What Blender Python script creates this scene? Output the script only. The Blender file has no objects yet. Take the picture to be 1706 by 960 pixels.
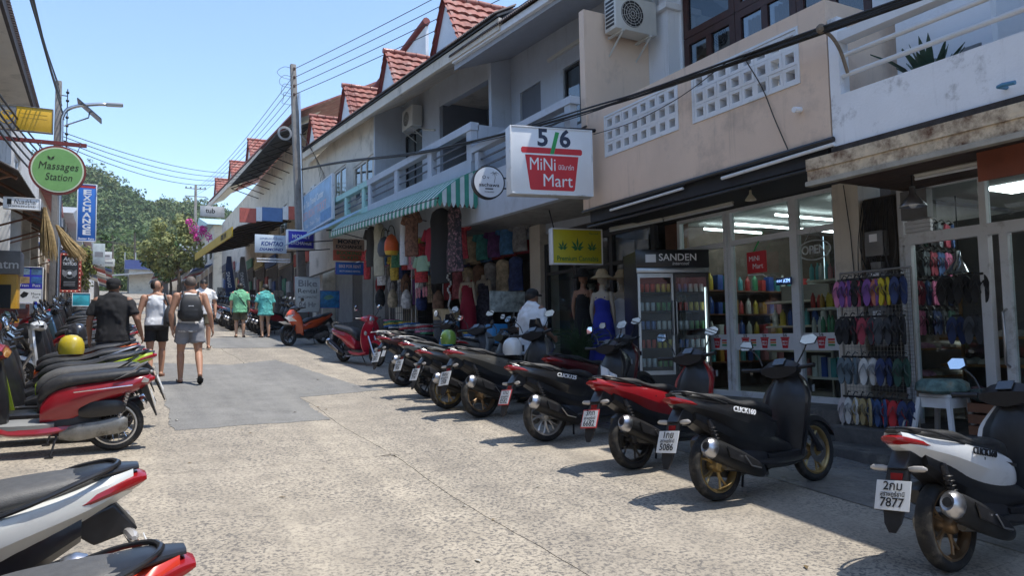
import bpy, bmesh, math, random
from mathutils import Vector, Matrix, noise
R = math.radians
PI = math.pi
sc = bpy.context.scene
C = sc.collection
rnd = random.Random(7)

# ------------------------------------------------------------------ camera
SLOPE = 0.077                       # the street climbs away from the camera
def gz(y): return SLOPE * y
YAW, PITCH, ROLL, CZ = R(28.3), R(4.0), R(1.0), 1.68
_f = Vector((math.sin(YAW)*math.cos(PITCH), math.cos(YAW)*math.cos(PITCH), math.sin(PITCH)))
_r = Vector((math.cos(YAW), -math.sin(YAW), 0)); _u = _r.cross(_f)
_r2 = _r*math.cos(ROLL) - _u*math.sin(ROLL); _u2 = _r*math.sin(ROLL) + _u*math.cos(ROLL)
cam = bpy.data.cameras.new('camera'); cam.sensor_width = 36; cam.lens = 1232/1706*36
cam.clip_start = 0.05; cam.clip_end = 4000
camo = bpy.data.objects.new('camera', cam); C.objects.link(camo)
mw = Matrix((_r2, _u2, -_f)).transposed().to_4x4(); mw.translation = (0, 0, CZ)
camo.matrix_world = mw
sc.camera = camo
# ------------------------------------------------------------------ daylight
SUN_EL = R(70); SUN_H = Vector((0.81, -0.585, 0)).normalized()
world = bpy.data.worlds.new('World'); sc.world = world; world.use_nodes = True
nt = world.node_tree; nt.nodes.clear()
sky = nt.nodes.new('ShaderNodeTexSky'); sky.sky_type = 'NISHITA'; sky.sun_disc = False
sky.sun_elevation = SUN_EL; sky.sun_rotation = math.atan2(SUN_H.x, SUN_H.y)
sky.air_density = 1.0; sky.dust_density = 0.2; sky.ozone_density = 1.8; sky.altitude = 0
bg = nt.nodes.new('ShaderNodeBackground'); bg.inputs[1].default_value = 0.132
wo = nt.nodes.new('ShaderNodeOutputWorld')
nt.links.new(sky.outputs[0], bg.inputs[0]); nt.links.new(bg.outputs[0], wo.inputs[0])
sl = bpy.data.lights.new('sun', 'SUN'); sl.energy = 2.4; sl.angle = R(0.5); sl.color = (1, 0.955, 0.88)
slo = bpy.data.objects.new('sun', sl); C.objects.link(slo)
sdir = SUN_H*math.cos(SUN_EL) + Vector((0, 0, math.sin(SUN_EL)))
slo.rotation_euler = sdir.to_track_quat('Z', 'Y').to_euler(); slo.location = sdir*60
sc.view_settings.view_transform = 'Standard'; sc.view_settings.look = 'None'
sc.view_settings.exposure = 1.15; sc.view_settings.gamma = 1; sc.view_settings.use_curve_mapping = False
sc.render.engine = 'CYCLES'
sc.cycles.max_bounces = 5; sc.cycles.diffuse_bounces = 3; sc.cycles.volume_bounces = 0; sc.cycles.transparent_max_bounces = 12
sc.cycles.glossy_bounces = 3; sc.cycles.transmission_bounces = 5

# ------------------------------------------------------------------ materials
MATS = {}
def mat(name, col, rough=0.6, metal=0.0, var=0.12, scale=6.0, bump=0.0, bscale=None, coat=0.0, dirt=None, dirt_amt=0.5, dirt_scale=2.0, spec=0.5, streak=False):
    """a principled surface with noise in its colour, optional dirt blotches and fine relief"""
    if name in MATS: return MATS[name]
    m = bpy.data.materials.new(name); m.use_nodes = True
    t = m.node_tree; b = t.nodes['Principled BSDF']
    b.inputs['Roughness'].default_value = rough; b.inputs['Metallic'].default_value = metal
    b.inputs['Coat Weight'].default_value = coat; b.inputs['Coat Roughness'].default_value = 0.08
    b.inputs['Specular IOR Level'].default_value = spec
    co = t.nodes.new('ShaderNodeTexCoord')
    n = t.nodes.new('ShaderNodeTexNoise'); n.inputs['Scale'].default_value = scale; n.inputs['Detail'].default_value = 5
    n.inputs['Roughness'].default_value = 0.62
    t.links.new(co.outputs['Object'], n.inputs['Vector'])
    r = t.nodes.new('ShaderNodeValToRGB')
    lo = [max(0, c*(1-var)) for c in col]; hi = [min(1, c*(1+var)) for c in col]
    r.color_ramp.elements[0].position = 0.3; r.color_ramp.elements[1].position = 0.7
    r.color_ramp.elements[0].color = (*lo, 1); r.color_ramp.elements[1].color = (*hi, 1)
    t.links.new(n.outputs[0], r.inputs[0]); out = r.outputs[0]
    if dirt:
        n2 = t.nodes.new('ShaderNodeTexNoise'); n2.inputs['Scale'].default_value = dirt_scale; n2.inputs['Detail'].default_value = 9
        n2.inputs['Roughness'].default_value = 0.72
        t.links.new(co.outputs['Object'], n2.inputs['Vector'])
        r2 = t.nodes.new('ShaderNodeValToRGB'); r2.color_ramp.elements[0].position = 0.62 - 0.3*dirt_amt; r2.color_ramp.elements[1].position = 0.78 - 0.2*dirt_amt
        mx = t.nodes.new('ShaderNodeMix'); mx.data_type = 'RGBA'
        t.links.new(n2.outputs[0], r2.inputs[0]); t.links.new(r2.outputs[0], mx.inputs[0])
        t.links.new(out, mx.inputs[6]); mx.inputs[7].default_value = (*dirt, 1); out = mx.outputs[2]
    if streak:      # rain streaks and faint grime running down the wall
        mp = t.nodes.new('ShaderNodeMapping'); mp.inputs['Scale'].default_value = (7, 7, .45); t.links.new(co.outputs['Object'], mp.inputs[0])
        n4 = t.nodes.new('ShaderNodeTexNoise'); n4.inputs['Scale'].default_value = 1.0; n4.inputs['Detail'].default_value = 7; n4.inputs['Roughness'].default_value = .7; t.links.new(mp.outputs[0], n4.inputs['Vector'])
        r5 = t.nodes.new('ShaderNodeValToRGB'); r5.color_ramp.elements[0].position = .56; r5.color_ramp.elements[1].position = .98; t.links.new(n4.outputs[0], r5.inputs[0])
        mx5 = t.nodes.new('ShaderNodeMix'); mx5.data_type = 'RGBA'; t.links.new(r5.outputs[0], mx5.inputs[0]); t.links.new(out, mx5.inputs[6]); mx5.inputs[7].default_value = (*[c*.45 for c in col], 1); out = mx5.outputs[2]
    t.links.new(out, b.inputs['Base Color'])
    if bump:
        n3 = t.nodes.new('ShaderNodeTexNoise'); n3.inputs['Scale'].default_value = bscale or scale*6; n3.inputs['Detail'].default_value = 4
        t.links.new(co.outputs['Object'], n3.inputs['Vector'])
        bp = t.nodes.new('ShaderNodeBump'); bp.inputs['Strength'].default_value = bump; bp.inputs['Distance'].default_value = 0.02
        t.links.new(n3.outputs[0], bp.inputs['Height']); t.links.new(bp.outputs[0], b.inputs['Normal'])
    MATS[name] = m
    return m
def emit(name, col, power):
    if name in MATS: return MATS[name]
    m = mat(name, col, 0.4, var=0.0); b = m.node_tree.nodes['Principled BSDF']
    b.inputs['Emission Color'].default_value = (*col, 1); b.inputs['Emission Strength'].default_value = power
    return m
def glass(name, col=(0.86, 0.91, 0.9), alpha=0.08, rough=0.03):
    if name in MATS: return MATS[name]
    m = bpy.data.materials.new(name); m.use_nodes = True
    t = m.node_tree; t.nodes.clear()
    o = t.nodes.new('ShaderNodeOutputMaterial'); tr = t.nodes.new('ShaderNodeBsdfTransparent'); tr.inputs[0].default_value = (*col, 1)
    gl = t.nodes.new('ShaderNodeBsdfGlossy'); gl.inputs['Roughness'].default_value = rough; gl.inputs[0].default_value = (.9, .95, 1, 1)
    fr = t.nodes.new('ShaderNodeFresnel'); fr.inputs[0].default_value = 1.5
    ad = t.nodes.new('ShaderNodeMath'); ad.operation = 'MULTIPLY_ADD'; ad.inputs[1].default_value = 1.0; ad.inputs[2].default_value = alpha*0.3
    ad.use_clamp = True
    mx = t.nodes.new('ShaderNodeMixShader')
    ge = t.nodes.new('ShaderNodeNewGeometry'); iv = t.nodes.new('ShaderNodeMath'); iv.operation = 'SUBTRACT'; iv.inputs[0].default_value = 1; t.links.new(ge.outputs['Backfacing'], iv.inputs[1])
    fm = t.nodes.new('ShaderNodeMath'); fm.operation = 'MULTIPLY'      # a pane reflects on its outer face only
    t.links.new(fr.outputs[0], ad.inputs[0]); t.links.new(ad.outputs[0], fm.inputs[0]); t.links.new(iv.outputs[0], fm.inputs[1]); t.links.new(fm.outputs[0], mx.inputs[0])
    t.links.new(tr.outputs[0], mx.inputs[1]); t.links.new(gl.outputs[0], mx.inputs[2]); t.links.new(mx.outputs[0], o.inputs[0])
    MATS[name] = m
    return m

# ------------------------------------------------------------------ mesh builder
class MB:
    def __init__(s): s.v = []; s.f = []
    def add(s, vs, fs):
        o = len(s.v); s.v += [tuple(p) for p in vs]; s.f += [tuple(i+o for i in f) for f in fs]; return s
    def box(s, x0, x1, y0, y1, z0, z1):
        return s.add([(x0,y0,z0),(x1,y0,z0),(x1,y1,z0),(x0,y1,z0),(x0,y0,z1),(x1,y0,z1),(x1,y1,z1),(x0,y1,z1)],
                     [(0,3,2,1),(4,5,6,7),(0,1,5,4),(1,2,6,5),(2,3,7,6),(3,0,4,7)])
    def obox(s, c, size, rot=(0,0,0)):
        from mathutils import Euler
        m = Euler(rot).to_matrix(); c = Vector(c); h = [k/2 for k in size]
        P = [(-1,-1,-1),(1,-1,-1),(1,1,-1),(-1,1,-1),(-1,-1,1),(1,-1,1),(1,1,1),(-1,1,1)]
        return s.add([c + m @ Vector((p[0]*h[0], p[1]*h[1], p[2]*h[2])) for p in P],
                     [(0,3,2,1),(4,5,6,7),(0,1,5,4),(1,2,6,5),(2,3,7,6),(3,0,4,7)])
    def hexa(s, bot, top):      # four bottom points, four top points
        return s.add(list(bot)+list(top), [(0,3,2,1),(4,5,6,7),(0,1,5,4),(1,2,6,5),(2,3,7,6),(3,0,4,7)])
    def loft(s, loops, cap=True, closed=False):
        n = len(loops[0]); o = len(s.v)
        for l in loops: s.v += [tuple(p) for p in l]
        k = len(loops)
        for i in range(k if closed else k-1):
            a = o+i*n; b = o+((i+1) % k)*n
            for j in range(n): s.f.append((a+j, a+(j+1) % n, b+(j+1) % n, b+j))
        if cap and not closed:
            s.f.append(tuple(o+j for j in reversed(range(n)))); s.f.append(tuple(o+(k-1)*n+j for j in range(n)))
        return s
    def tube(s, pts, r, n=8, cap=True):
        pts = [Vector(p) for p in pts]; loops = []; up = None
        for i, p in enumerate(pts):
            d = (pts[min(i+1, len(pts)-1)] - pts[max(i-1, 0)])
            d = d.normalized() if d.length > 1e-9 else Vector((0,0,1))
            if up is None: up = Vector((0,0,1)) if abs(d.z) < .9 else Vector((1,0,0))
            a = d.cross(up)
            if a.length < 1e-6: a = d.orthogonal()
            a.normalize(); b = a.cross(d).normalized(); up = b
            rr = r[i] if isinstance(r, (list, tuple)) else r
            loops.append([p + (a*math.cos(2*PI*j/n) + b*math.sin(2*PI*j/n))*rr for j in range(n)])
        return s.loft(loops, cap)
    def lathe(s, prof, c=(0,0,0), axis='z', n=24, closed=False):
        c = Vector(c); loops = []
        for k in range(n):
            a = 2*PI*k/n; ca, sa = math.cos(a), math.sin(a); l = []
            for (r, h) in prof:
                if axis == 'z': p = (r*ca, r*sa, h)
                elif axis == 'y': p = (r*ca, h, r*sa)
                else: p = (h, r*ca, r*sa)
                l.append(c + Vector(p))
            loops.append(l)
        m = len(prof); o = len(s.v)
        for l in loops: s.v += [tuple(p) for p in l]
        for k in range(n):
            a = o+k*m; b = o+((k+1) % n)*m
            for j in range(m if closed else m-1): s.f.append((a+j, b+j, b+(j+1) % m, a+(j+1) % m))
        return s
    def prism(s, poly, a, b, axis='y'):
        def P(p, h): return {'y': (p[0], h, p[1]), 'x': (h, p[0], p[1]), 'z': (p[0], p[1], h)}[axis]
        return s.loft([[P(p, a) for p in poly], [P(p, b) for p in poly]])
    def ball(s, c, r, n=12, m=8, sc=(1,1,1)):
        return s.lathe_ball(c, r, n, m, sc)
    def lathe_ball(s, c, r, n, m, sc):
        o = len(s.v); c = Vector(c)
        for i in range(m+1):
            t = PI*i/m
            for j in range(n):
                a = 2*PI*j/n
                s.v.append((c.x+r*sc[0]*math.sin(t)*math.cos(a), c.y+r*sc[1]*math.sin(t)*math.sin(a), c.z+r*sc[2]*math.cos(t)))
        for i in range(m):
            for j in range(n): s.f.append((o+i*n+j, o+(i+1)*n+j, o+(i+1)*n+(j+1) % n, o+i*n+(j+1) % n))
        return s
    def cyl(s, p0, p1, r, n=14): return s.tube([p0, p1], r, n)
    def mesh(s, name, m, smooth=None, bevel=0):
        me = bpy.data.meshes.new(name); me.from_pydata(s.v, [], s.f)
        bm = bmesh.new(); bm.from_mesh(me)
        if smooth is not None: bmesh.ops.remove_doubles(bm, verts=bm.verts, dist=1e-5)
        bmesh.ops.recalc_face_normals(bm, faces=bm.faces)
        if bevel:
            es = [e for e in bm.edges if len(e.link_faces) == 2 and e.calc_face_angle(0) > 0.5]
            bmesh.ops.bevel(bm, geom=es, offset=bevel, segments=2, affect='EDGES', profile=0.5, clamp_overlap=True)
        bm.to_mesh(me); bm.free()
        if smooth is not None or bevel:
            me.polygons.foreach_set('use_smooth', [True]*len(me.polygons))
            me.set_sharp_from_angle(angle=R(smooth or 35))
        if m: me.materials.append(m)
        return me
    def build(s, name, m, parent=None, smooth=None, bevel=0, world=False):
        if world and parent is not None:
            L = parent.location; s.v = [(p[0]-L.x, p[1]-L.y, p[2]-L.z) for p in s.v]
        o = bpy.data.objects.new(name, s.mesh(name, m, smooth, bevel)); C.objects.link(o)
        if parent is not None: o.parent = parent
        return o
def tag(o, label=None, cat=None, group=None, kind=None):
    if label: o['label'] = label
    if cat: o['category'] = cat
    if group: o['group'] = group
    if kind: o['kind'] = kind
    return o
def root(name, loc, label, cat, group=None, rz=0, rot=None):
    o = bpy.data.objects.new(name, None); o.empty_display_size = .2; C.objects.link(o)
    o.location = loc; o.rotation_euler = rot or (0, 0, rz)
    return tag(o, label, cat, group)
def single(mb, name, m, label, cat, group=None, smooth=None, bevel=0):
    """a thing that is one mesh, its origin moved to its base"""
    xs = [p[0] for p in mb.v]; ys = [p[1] for p in mb.v]; zs = [p[2] for p in mb.v]
    c = Vector(((min(xs)+max(xs))/2, (min(ys)+max(ys))/2, min(zs)))
    mb.v = [(p[0]-c.x, p[1]-c.y, p[2]-c.z) for p in mb.v]
    o = mb.build(name, m, None, smooth, bevel); o.location = c
    return tag(o, label, cat, group)
def copy_tree(o, parent=None):
    c = o.copy(); C.objects.link(c); c.parent = parent
    for ch in list(o.children): copy_tree(ch, c)
    return c
def crom(pts, k):
    """Catmull-Rom through a list of points (tuples of any length), k steps per span"""
    out = []; n = len(pts)
    for i in range(n-1):
        p0 = pts[max(i-1, 0)]; p1 = pts[i]; p2 = pts[i+1]; p3 = pts[min(i+2, n-1)]
        for s in range(k):
            t = s/k
            out.append(tuple(0.5*((2*b) + (-a+c)*t + (2*a-5*b+4*c-d)*t*t + (-a+3*b-3*c+d)*t**3) for a, b, c, d in zip(p0, p1, p2, p3)))
    out.append(tuple(pts[-1])); return out
TXT = {}
WS = bpy.data.scenes.new('workshop')      # a side scene where single shapes are evaluated quickly
def evaluated(ob):
    WS.collection.objects.link(ob); vl = WS.view_layers[0]; vl.update()
    me = bpy.data.meshes.new_from_object(ob.evaluated_get(vl.depsgraph)); WS.collection.objects.unlink(ob)
    return me
def text_mesh(s, size=1.0, bold=0.0, extrude=0.002, align='CENTER', spacing=1.0, shear=0.0):
    key = (s, size, bold, extrude, align, spacing, shear)
    if key in TXT: return TXT[key]
    cu = bpy.data.curves.new('lettering', 'FONT'); cu.body = s; cu.size = size; cu.align_x = align; cu.align_y = 'CENTER'
    cu.offset = bold*size; cu.extrude = extrude; cu.space_character = spacing; cu.shear = shear; cu.resolution_u = 3; cu.space_line = 0.85
    ob = bpy.data.objects.new('lettering', cu); me = evaluated(ob)
    bpy.data.objects.remove(ob); bpy.data.curves.remove(cu)
    TXT[key] = me
    return me
def text(s, size, loc, xdir, m, parent, bold=0.0, up=(0,0,1), extrude=0.0015, fit=None, align='CENTER', spacing=1.0, shear=0.0, name='lettering'):
    """flat lettering; xdir is the reading direction and up the letter's up, both in the parent's space"""
    me = text_mesh(s, size, bold, extrude, align, spacing, shear).copy()
    X = Vector(xdir).normalized(); U = Vector(up).normalized(); U = (U - X*U.dot(X)).normalized(); N = X.cross(U)
    k = 1.0
    if fit and len(me.vertices):
        w = max(v.co.x for v in me.vertices) - min(v.co.x for v in me.vertices); k = fit/w if w > 0 else 1
    M = Matrix((X, U, N)).transposed().to_4x4(); M.translation = Vector(loc)
    me.transform(M @ Matrix.Diagonal((k, 1, 1, 1))); me.materials.clear(); me.materials.append(m)
    o = bpy.data.objects.new(name, me); C.objects.link(o); o.parent = parent
    return o

# shared surfaces
WHITE = mat('white_paint', (.72, .74, .76), .55, var=.05)
BLACK = mat('black_plastic', (.016, .016, .018), .34, var=.3, scale=20)
RUBBER = mat('tyre_rubber', (.018, .018, .019), .75, var=.3, scale=14, dirt=(.09, .08, .065), dirt_amt=.35, dirt_scale=9)
DARK = mat('dark_metal', (.03, .03, .035), .5, metal=.3, var=.3)
STEEL = mat('brushed_steel', (.5, .5, .52), .32, metal=1, var=.1, scale=30)
ALU = mat('aluminium_frame', (.74, .76, .78), .45, var=.06, scale=4, dirt=(.35, .33, .3), dirt_amt=.25, dirt_scale=3)
CHROME = mat('chrome', (.8, .8, .82), .12, metal=1, var=.05)
MIRROR = mat('mirror_glass', (.85, .88, .9), .02, metal=1, var=0)
RED = mat('red_plastic', (.28, .008, .01), .25, var=.1, coat=.4)
AMBER = mat('amber_lens', (.42, .40, .38), .2, var=.1, coat=.5)
INK = mat('black_ink', (.01, .01, .012), .5, var=.1)
WINK = mat('white_ink', (.85, .86, .88), .5, var=.03)
GLASS = glass('window_glass')
DGLASS = glass('dark_glass', (.25, .28, .3), .3)
CONC = mat('grey_concrete', (.34, .33, .31), .85, var=.2, scale=5, bump=.3, dirt=(.14, .13, .12), dirt_amt=.4, dirt_scale=1.5)
# ------------------------------------------------------------------ the ground
def road_mat(name, base, stone, sc1, amt, wet=False):
    m = bpy.data.materials.new(name); m.use_nodes = True; t = m.node_tree; b = t.nodes['Principled BSDF']
    N = t.nodes.new; L = t.links.new
    co = N('ShaderNodeTexCoord')
    vo = N('ShaderNodeTexVoronoi'); vo.inputs['Scale'].default_value = sc1; vo.inputs['Randomness'].default_value = 1
    nz = N('ShaderNodeTexNoise'); nz.inputs['Scale'].default_value = sc1*1.1; nz.inputs['Detail'].default_value = 3; nz.inputs['Roughness'].default_value = .7
    big = N('ShaderNodeTexNoise'); big.inputs['Scale'].default_value = .55; big.inputs['Detail'].default_value = 6; big.inputs['Roughness'].default_value = .6
    mid = N('ShaderNodeTexNoise'); mid.inputs['Scale'].default_value = 2.6; mid.inputs['Detail'].default_value = 8; mid.inputs['Roughness'].default_value = .7
    for n in (vo, nz, big, mid): L(co.outputs['Object'], n.inputs['Vector'])
    # stones show where the fine noise is low and the broad noise lets them
    r1 = N('ShaderNodeValToRGB'); r1.color_ramp.elements[0].position = .40; r1.color_ramp.elements[1].position = .52
    r1.color_ramp.elements[0].color = (1,1,1,1); r1.color_ramp.elements[1].color = (0,0,0,1); L(nz.outputs[0], r1.inputs[0])
    r2 = N('ShaderNodeValToRGB'); r2.color_ramp.elements[0].position = .33; r2.color_ramp.elements[1].position = .52; L(big.outputs[0], r2.inputs[0])
    r2.color_ramp.elements[0].color = (.3,.3,.3,1)
    r3 = N('ShaderNodeValToRGB'); r3.color_ramp.elements[0].position = .12; r3.color_ramp.elements[1].position = .42
    r3.color_ramp.elements[0].color = (1,1,1,1); r3.color_ramp.elements[1].color = (0,0,0,1); L(vo.outputs['Distance'], r3.inputs[0])
    add = N('ShaderNodeMath'); add.operation = 'MAXIMUM'; L(r1.outputs[0], add.inputs[0])
    hlf = N('ShaderNodeMath'); hlf.operation = 'MULTIPLY'; hlf.inputs[1].default_value = .55; L(r3.outputs[0], hlf.inputs[0]); L(hlf.outputs[0], add.inputs[1])
    mul = N('ShaderNodeMath'); mul.operation = 'MULTIPLY'; L(add.outputs[0], mul.inputs[0]); L(r2.outputs[0], mul.inputs[1])
    mu2 = N('ShaderNodeMath'); mu2.operation = 'MULTIPLY'; mu2.inputs[1].default_value = amt; L(mul.outputs[0], mu2.inputs[0])
    base_r = N('ShaderNodeValToRGB'); base_r.color_ramp.elements[0].position = .3; base_r.color_ramp.elements[1].position = .72
    base_r.color_ramp.elements[0].color = (*[c*.72 for c in base], 1); base_r.color_ramp.elements[1].color = (*[c*1.14 for c in base], 1); L(mid.outputs[0], base_r.inputs[0])
    mx = N('ShaderNodeMix'); mx.data_type = 'RGBA'; L(mu2.outputs[0], mx.inputs[0]); L(base_r.outputs[0], mx.inputs[6]); mx.inputs[7].default_value = (*stone, 1)
    out = mx.outputs[2]
    # oil and dust stains
    st = N('ShaderNodeTexNoise'); st.inputs['Scale'].default_value = .9; st.inputs['Detail'].default_value = 10; st.inputs['Roughness'].default_value = .75
    L(co.outputs['Object'], st.inputs['Vector'])
    r4 = N('ShaderNodeValToRGB'); r4.color_ramp.elements[0].position = .56; r4.color_ramp.elements[1].position = .74; L(st.outputs[0], r4.inputs[0])
    m4 = N('ShaderNodeMath'); m4.operation = 'MULTIPLY'; m4.inputs[1].default_value = .55; L(r4.outputs[0], m4.inputs[0])
    mx2 = N('ShaderNodeMix'); mx2.data_type = 'RGBA'; L(m4.outputs[0], mx2.inputs[0]); L(out, mx2.inputs[6]); mx2.inputs[7].default_value = (*[c*.5 for c in base], 1)
    # worn wheel tracks and drip lines drawn out along the street
    mp = N('ShaderNodeMapping'); mp.inputs['Scale'].default_value = (1.5, .09, 1); L(co.outputs['Object'], mp.inputs[0])
    tr = N('ShaderNodeTexNoise'); tr.inputs['Scale'].default_value = 1.0; tr.inputs['Detail'].default_value = 6; tr.inputs['Roughness'].default_value = .65; L(mp.outputs[0], tr.inputs['Vector'])
    r6 = N('ShaderNodeValToRGB'); r6.color_ramp.elements[0].position = .38; r6.color_ramp.elements[1].position = .66; r6.color_ramp.elements[0].color = (.80,.80,.81,1); r6.color_ramp.elements[1].color = (1.08,1.07,1.05,1); L(tr.outputs[0], r6.inputs[0])
    vd = N('ShaderNodeTexVoronoi'); vd.inputs['Scale'].default_value = 1.7; L(co.outputs['Object'], vd.inputs['Vector'])
    r7 = N('ShaderNodeValToRGB'); r7.color_ramp.elements[0].position = .015; r7.color_ramp.elements[1].position = .06; r7.color_ramp.elements[0].color = (.45,.43,.41,1); L(vd.outputs['Distance'], r7.inputs[0])
    ml = N('ShaderNodeMix'); ml.data_type = 'RGBA'; ml.blend_type = 'MULTIPLY'; ml.inputs[0].default_value = 1; L(mx2.outputs[2], ml.inputs[6]); L(r6.outputs[0], ml.inputs[7])
    ml2 = N('ShaderNodeMix'); ml2.data_type = 'RGBA'; ml2.blend_type = 'MULTIPLY'; ml2.inputs[0].default_value = .8; L(ml.outputs[2], ml2.inputs[6]); L(r7.outputs[0], ml2.inputs[7])
    L(ml2.outputs[2], b.inputs['Base Color'])
    b.inputs['Roughness'].default_value = .88
    if wet:
        rw = N('ShaderNodeValToRGB'); rw.color_ramp.elements[0].position = .42; rw.color_ramp.elements[1].position = .56
        rw.color_ramp.elements[0].color = (.25,.25,.25,1); rw.color_ramp.elements[1].color = (.85,.85,.85,1); L(big.outputs[0], rw.inputs[0]); L(rw.outputs[0], b.inputs['Roughness'])
    bp = N('ShaderNodeBump'); bp.inputs['Strength'].default_value = .35; bp.inputs['Distance'].default_value = .01
    L(nz.outputs[0], bp.inputs['Height']); L(bp.outputs[0], b.inputs['Normal'])
    return m
ROAD = road_mat('exposed_aggregate_concrete', (.44, .385, .305), (.13, .12, .11), 32, .95)
ASPH = road_mat('grey_asphalt', (.215, .21, .195), (.33, .32, .305), 45, .6)
STRIP = road_mat('stained_concrete', (.24, .225, .205), (.10, .10, .095), 22, .6, wet=True)
BED = mat('joint_filler', (.20, .17, .13), .95, var=.3, scale=9)
EARTH = mat('dusty_earth', (.22, .19, .13), .95, var=.3, scale=.3)

def sheet(x0, x1, y0, y1, dz, z1=None):
    mb = MB(); mb.add([(x0,y0,gz(y0)+dz),(x1,y0,gz(y0)+dz),(x1,y1,gz(y1)+dz),(x0,y1,gz(y1)+dz)], [(0,1,2,3)]); return mb
g = MB()
g.add([(-900,-60,gz(-60)-.3),(900,-60,gz(-60)-.3),(900,165,gz(165)-.3),(-900,165,gz(165)-.3),(900,1500,gz(165)+10),(-900,1500,gz(165)+10)], [(0,1,2,3),(3,2,4,5)])
tag(g.build('ground', EARTH), kind='structure')
road = sheet(-2.7, 5.3, -12, 165, -.03).build('road', BED); tag(road, kind='structure')
# concrete slabs with ragged joints between them
ys = [-12, -5.6, -1.2, 2.75, 7.2, 11.9, 16.6, 21.2, 26, 31, 36, 41, 46, 52, 60]
xs = [-2.7, 2.45, 5.3]
jx = {}
def jit(k, s):
    if k not in jx: jx[k] = rnd.uniform(-s, s)
    return jx[k]
for j in range(len(ys)-1):
    for i in range(2):
        x0, x1, y0, y1 = xs[i], xs[i+1], ys[j], ys[j+1]; gp = .0035
        nx, ny = int((x1-x0)/.16), int((y1-y0)/.16)
        loop = []
        for k in range(nx): loop.append((x0+gp+(x1-x0-2*gp)*k/nx, y0+gp+jit(('h',i,j,k),.006)+.05*math.sin(k*.22+j)))
        for k in range(ny): loop.append((x1-gp+(jit(('v',i,j,k),.006)+.03*math.sin(k*.3+j*2) if i == 0 else 0), y0+gp+(y1-y0-2*gp)*k/ny))
        for k in range(nx): loop.append((x1-gp-(x1-x0-2*gp)*k/nx, y1-gp+jit(('h',i,j+1,nx-k),.006)+.05*math.sin((nx-k)*.22+j+1)))
        for k in range(ny): loop.append((x0+gp+(jit(('v',i-1,j,ny-k),.006)+.03*math.sin((ny-k)*.3+j*2) if i == 1 else 0), y1-gp-(y1-y0-2*gp)*k/ny))
        mb = MB(); mb.loft([[(x, y, gz(y)-.025) for x, y in loop], [(x, y, gz(y)) for x, y in loop]])
        mb.build('slab', ROAD, road)
tag(sheet(-2.7, 5.3, 60.02, 165, -.002).build('upper_road', ROAD), kind='structure')
# grey asphalt repair patches, with ragged outlines
def patch(pts, dz=.005):
    out = []
    for i in range(len(pts)):
        a, b = Vector(pts[i]), Vector(pts[(i+1) % len(pts)]); n = max(2, int((b-a).length/.05))
        for k in range(n):
            p = a.lerp(b, k/n); out.append((p.x+rnd.uniform(-.02,.02)+.05*noise.noise(Vector((p.x*2,p.y*2,1))), p.y+rnd.uniform(-.02,.02)+.05*noise.noise(Vector((p.x*2,p.y*2,7)))))
    mb = MB(); mb.loft([[(x, y, gz(y)+dz-.012) for x, y in out], [(x, y, gz(y)+dz) for x, y in out]])
    tag(mb.build('asphalt_patch', ASPH), kind='structure')
patch([(.62,9.3),(2.40,9.3),(2.40,10.35),(2.46,11.3),(3.88,11.66),(3.62,12.6),(3.2,17.1),(2.1,16.3),(.75,17.2),(.66,13.2)])
patch([(2.3,20.6),(4.9,20.2),(5.0,29),(3.9,29),(3.9,24.6),(2.3,24.4)], .006)
patch([(1.4,30.5),(3.3,30.2),(3.3,33.5),(1.4,33.6)])
patch([(.8,44),(2.6,44),(2.6,48),(.8,48)])
patch([(.5,64),(4.2,64),(4.2,67),(.5,67)])
# strip of stained concrete in front of the shops, and the pavement behind the left row
tag(sheet(5.3, 8.05, -12, 165, .004).build('shop_forecourt', STRIP), kind='structure')
tag(sheet(-12, -2.7, -12, 165, .004).build('left_forecourt', CONC), kind='structure')

# shop plinths with steps
TILE = mat('dark_step_stone', (.085, .08, .075), .7, var=.35, scale=7, bump=.3, dirt=(.2,.18,.15), dirt_amt=.3, dirt_scale=4)
def step(x0, x1, y0, y1, z1, label, m=TILE):
    mb = MB(); mb.box(x0, x1, y0, y1, gz(y0)-.25, z1)
    return single(mb, 'shop_step', m, label, 'step', bevel=.012)
step(7.05, 12, -1, 5.72, .66, 'dark stone platform of the sandal shop with the flip flop rack on it')
step(6.62, 7.04, 1.2, 5.6, .50, 'low dark stone step below the sandal shop platform')
step(7.3, 12, 5.74, 9.66, .80, 'dark stone platform under the minimart drinks fridge')
step(7.5, 12, 9.68, 13.4, 1.10, 'dark stone platform of the cannabis shop')
step(7.5, 12, 13.42, 22.3, 1.72, 'dark stone platform of the clothes shop')
step(7.5, 12, 22.32, 31, 2.42, 'dark stone platform of the ticket office')
# ------------------------------------------------------------------ right-hand buildings
XB, XG = 6.5, 8.0
BEIGE = mat('beige_render', (.76, .583, .45), .8, var=.06, scale=1.3, bump=.12, bscale=60, dirt=(.50,.39,.31), dirt_amt=.2, dirt_scale=1.0, streak=True)
GREYW = mat('grey_wall_paint', (.50, .54, .60), .75, var=.07, scale=1.5, bump=.1, bscale=50, dirt=(.38,.40,.43), dirt_amt=.15, dirt_scale=1.4, streak=True)
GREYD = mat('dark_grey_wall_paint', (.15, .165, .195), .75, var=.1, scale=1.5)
CREAM = mat('cream_wall_paint', (.68, .62, .53), .8, var=.08, scale=1.5, bump=.1, bscale=50, dirt=(.36,.32,.26), dirt_amt=.3, dirt_scale=1.2, streak=True)
WWALL = mat('white_wall_paint', (.80, .82, .85), .75, var=.05, scale=1.5, bump=.1, bscale=50, dirt=(.6,.6,.6), dirt_amt=.16, dirt_scale=1.7, streak=True)
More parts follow.
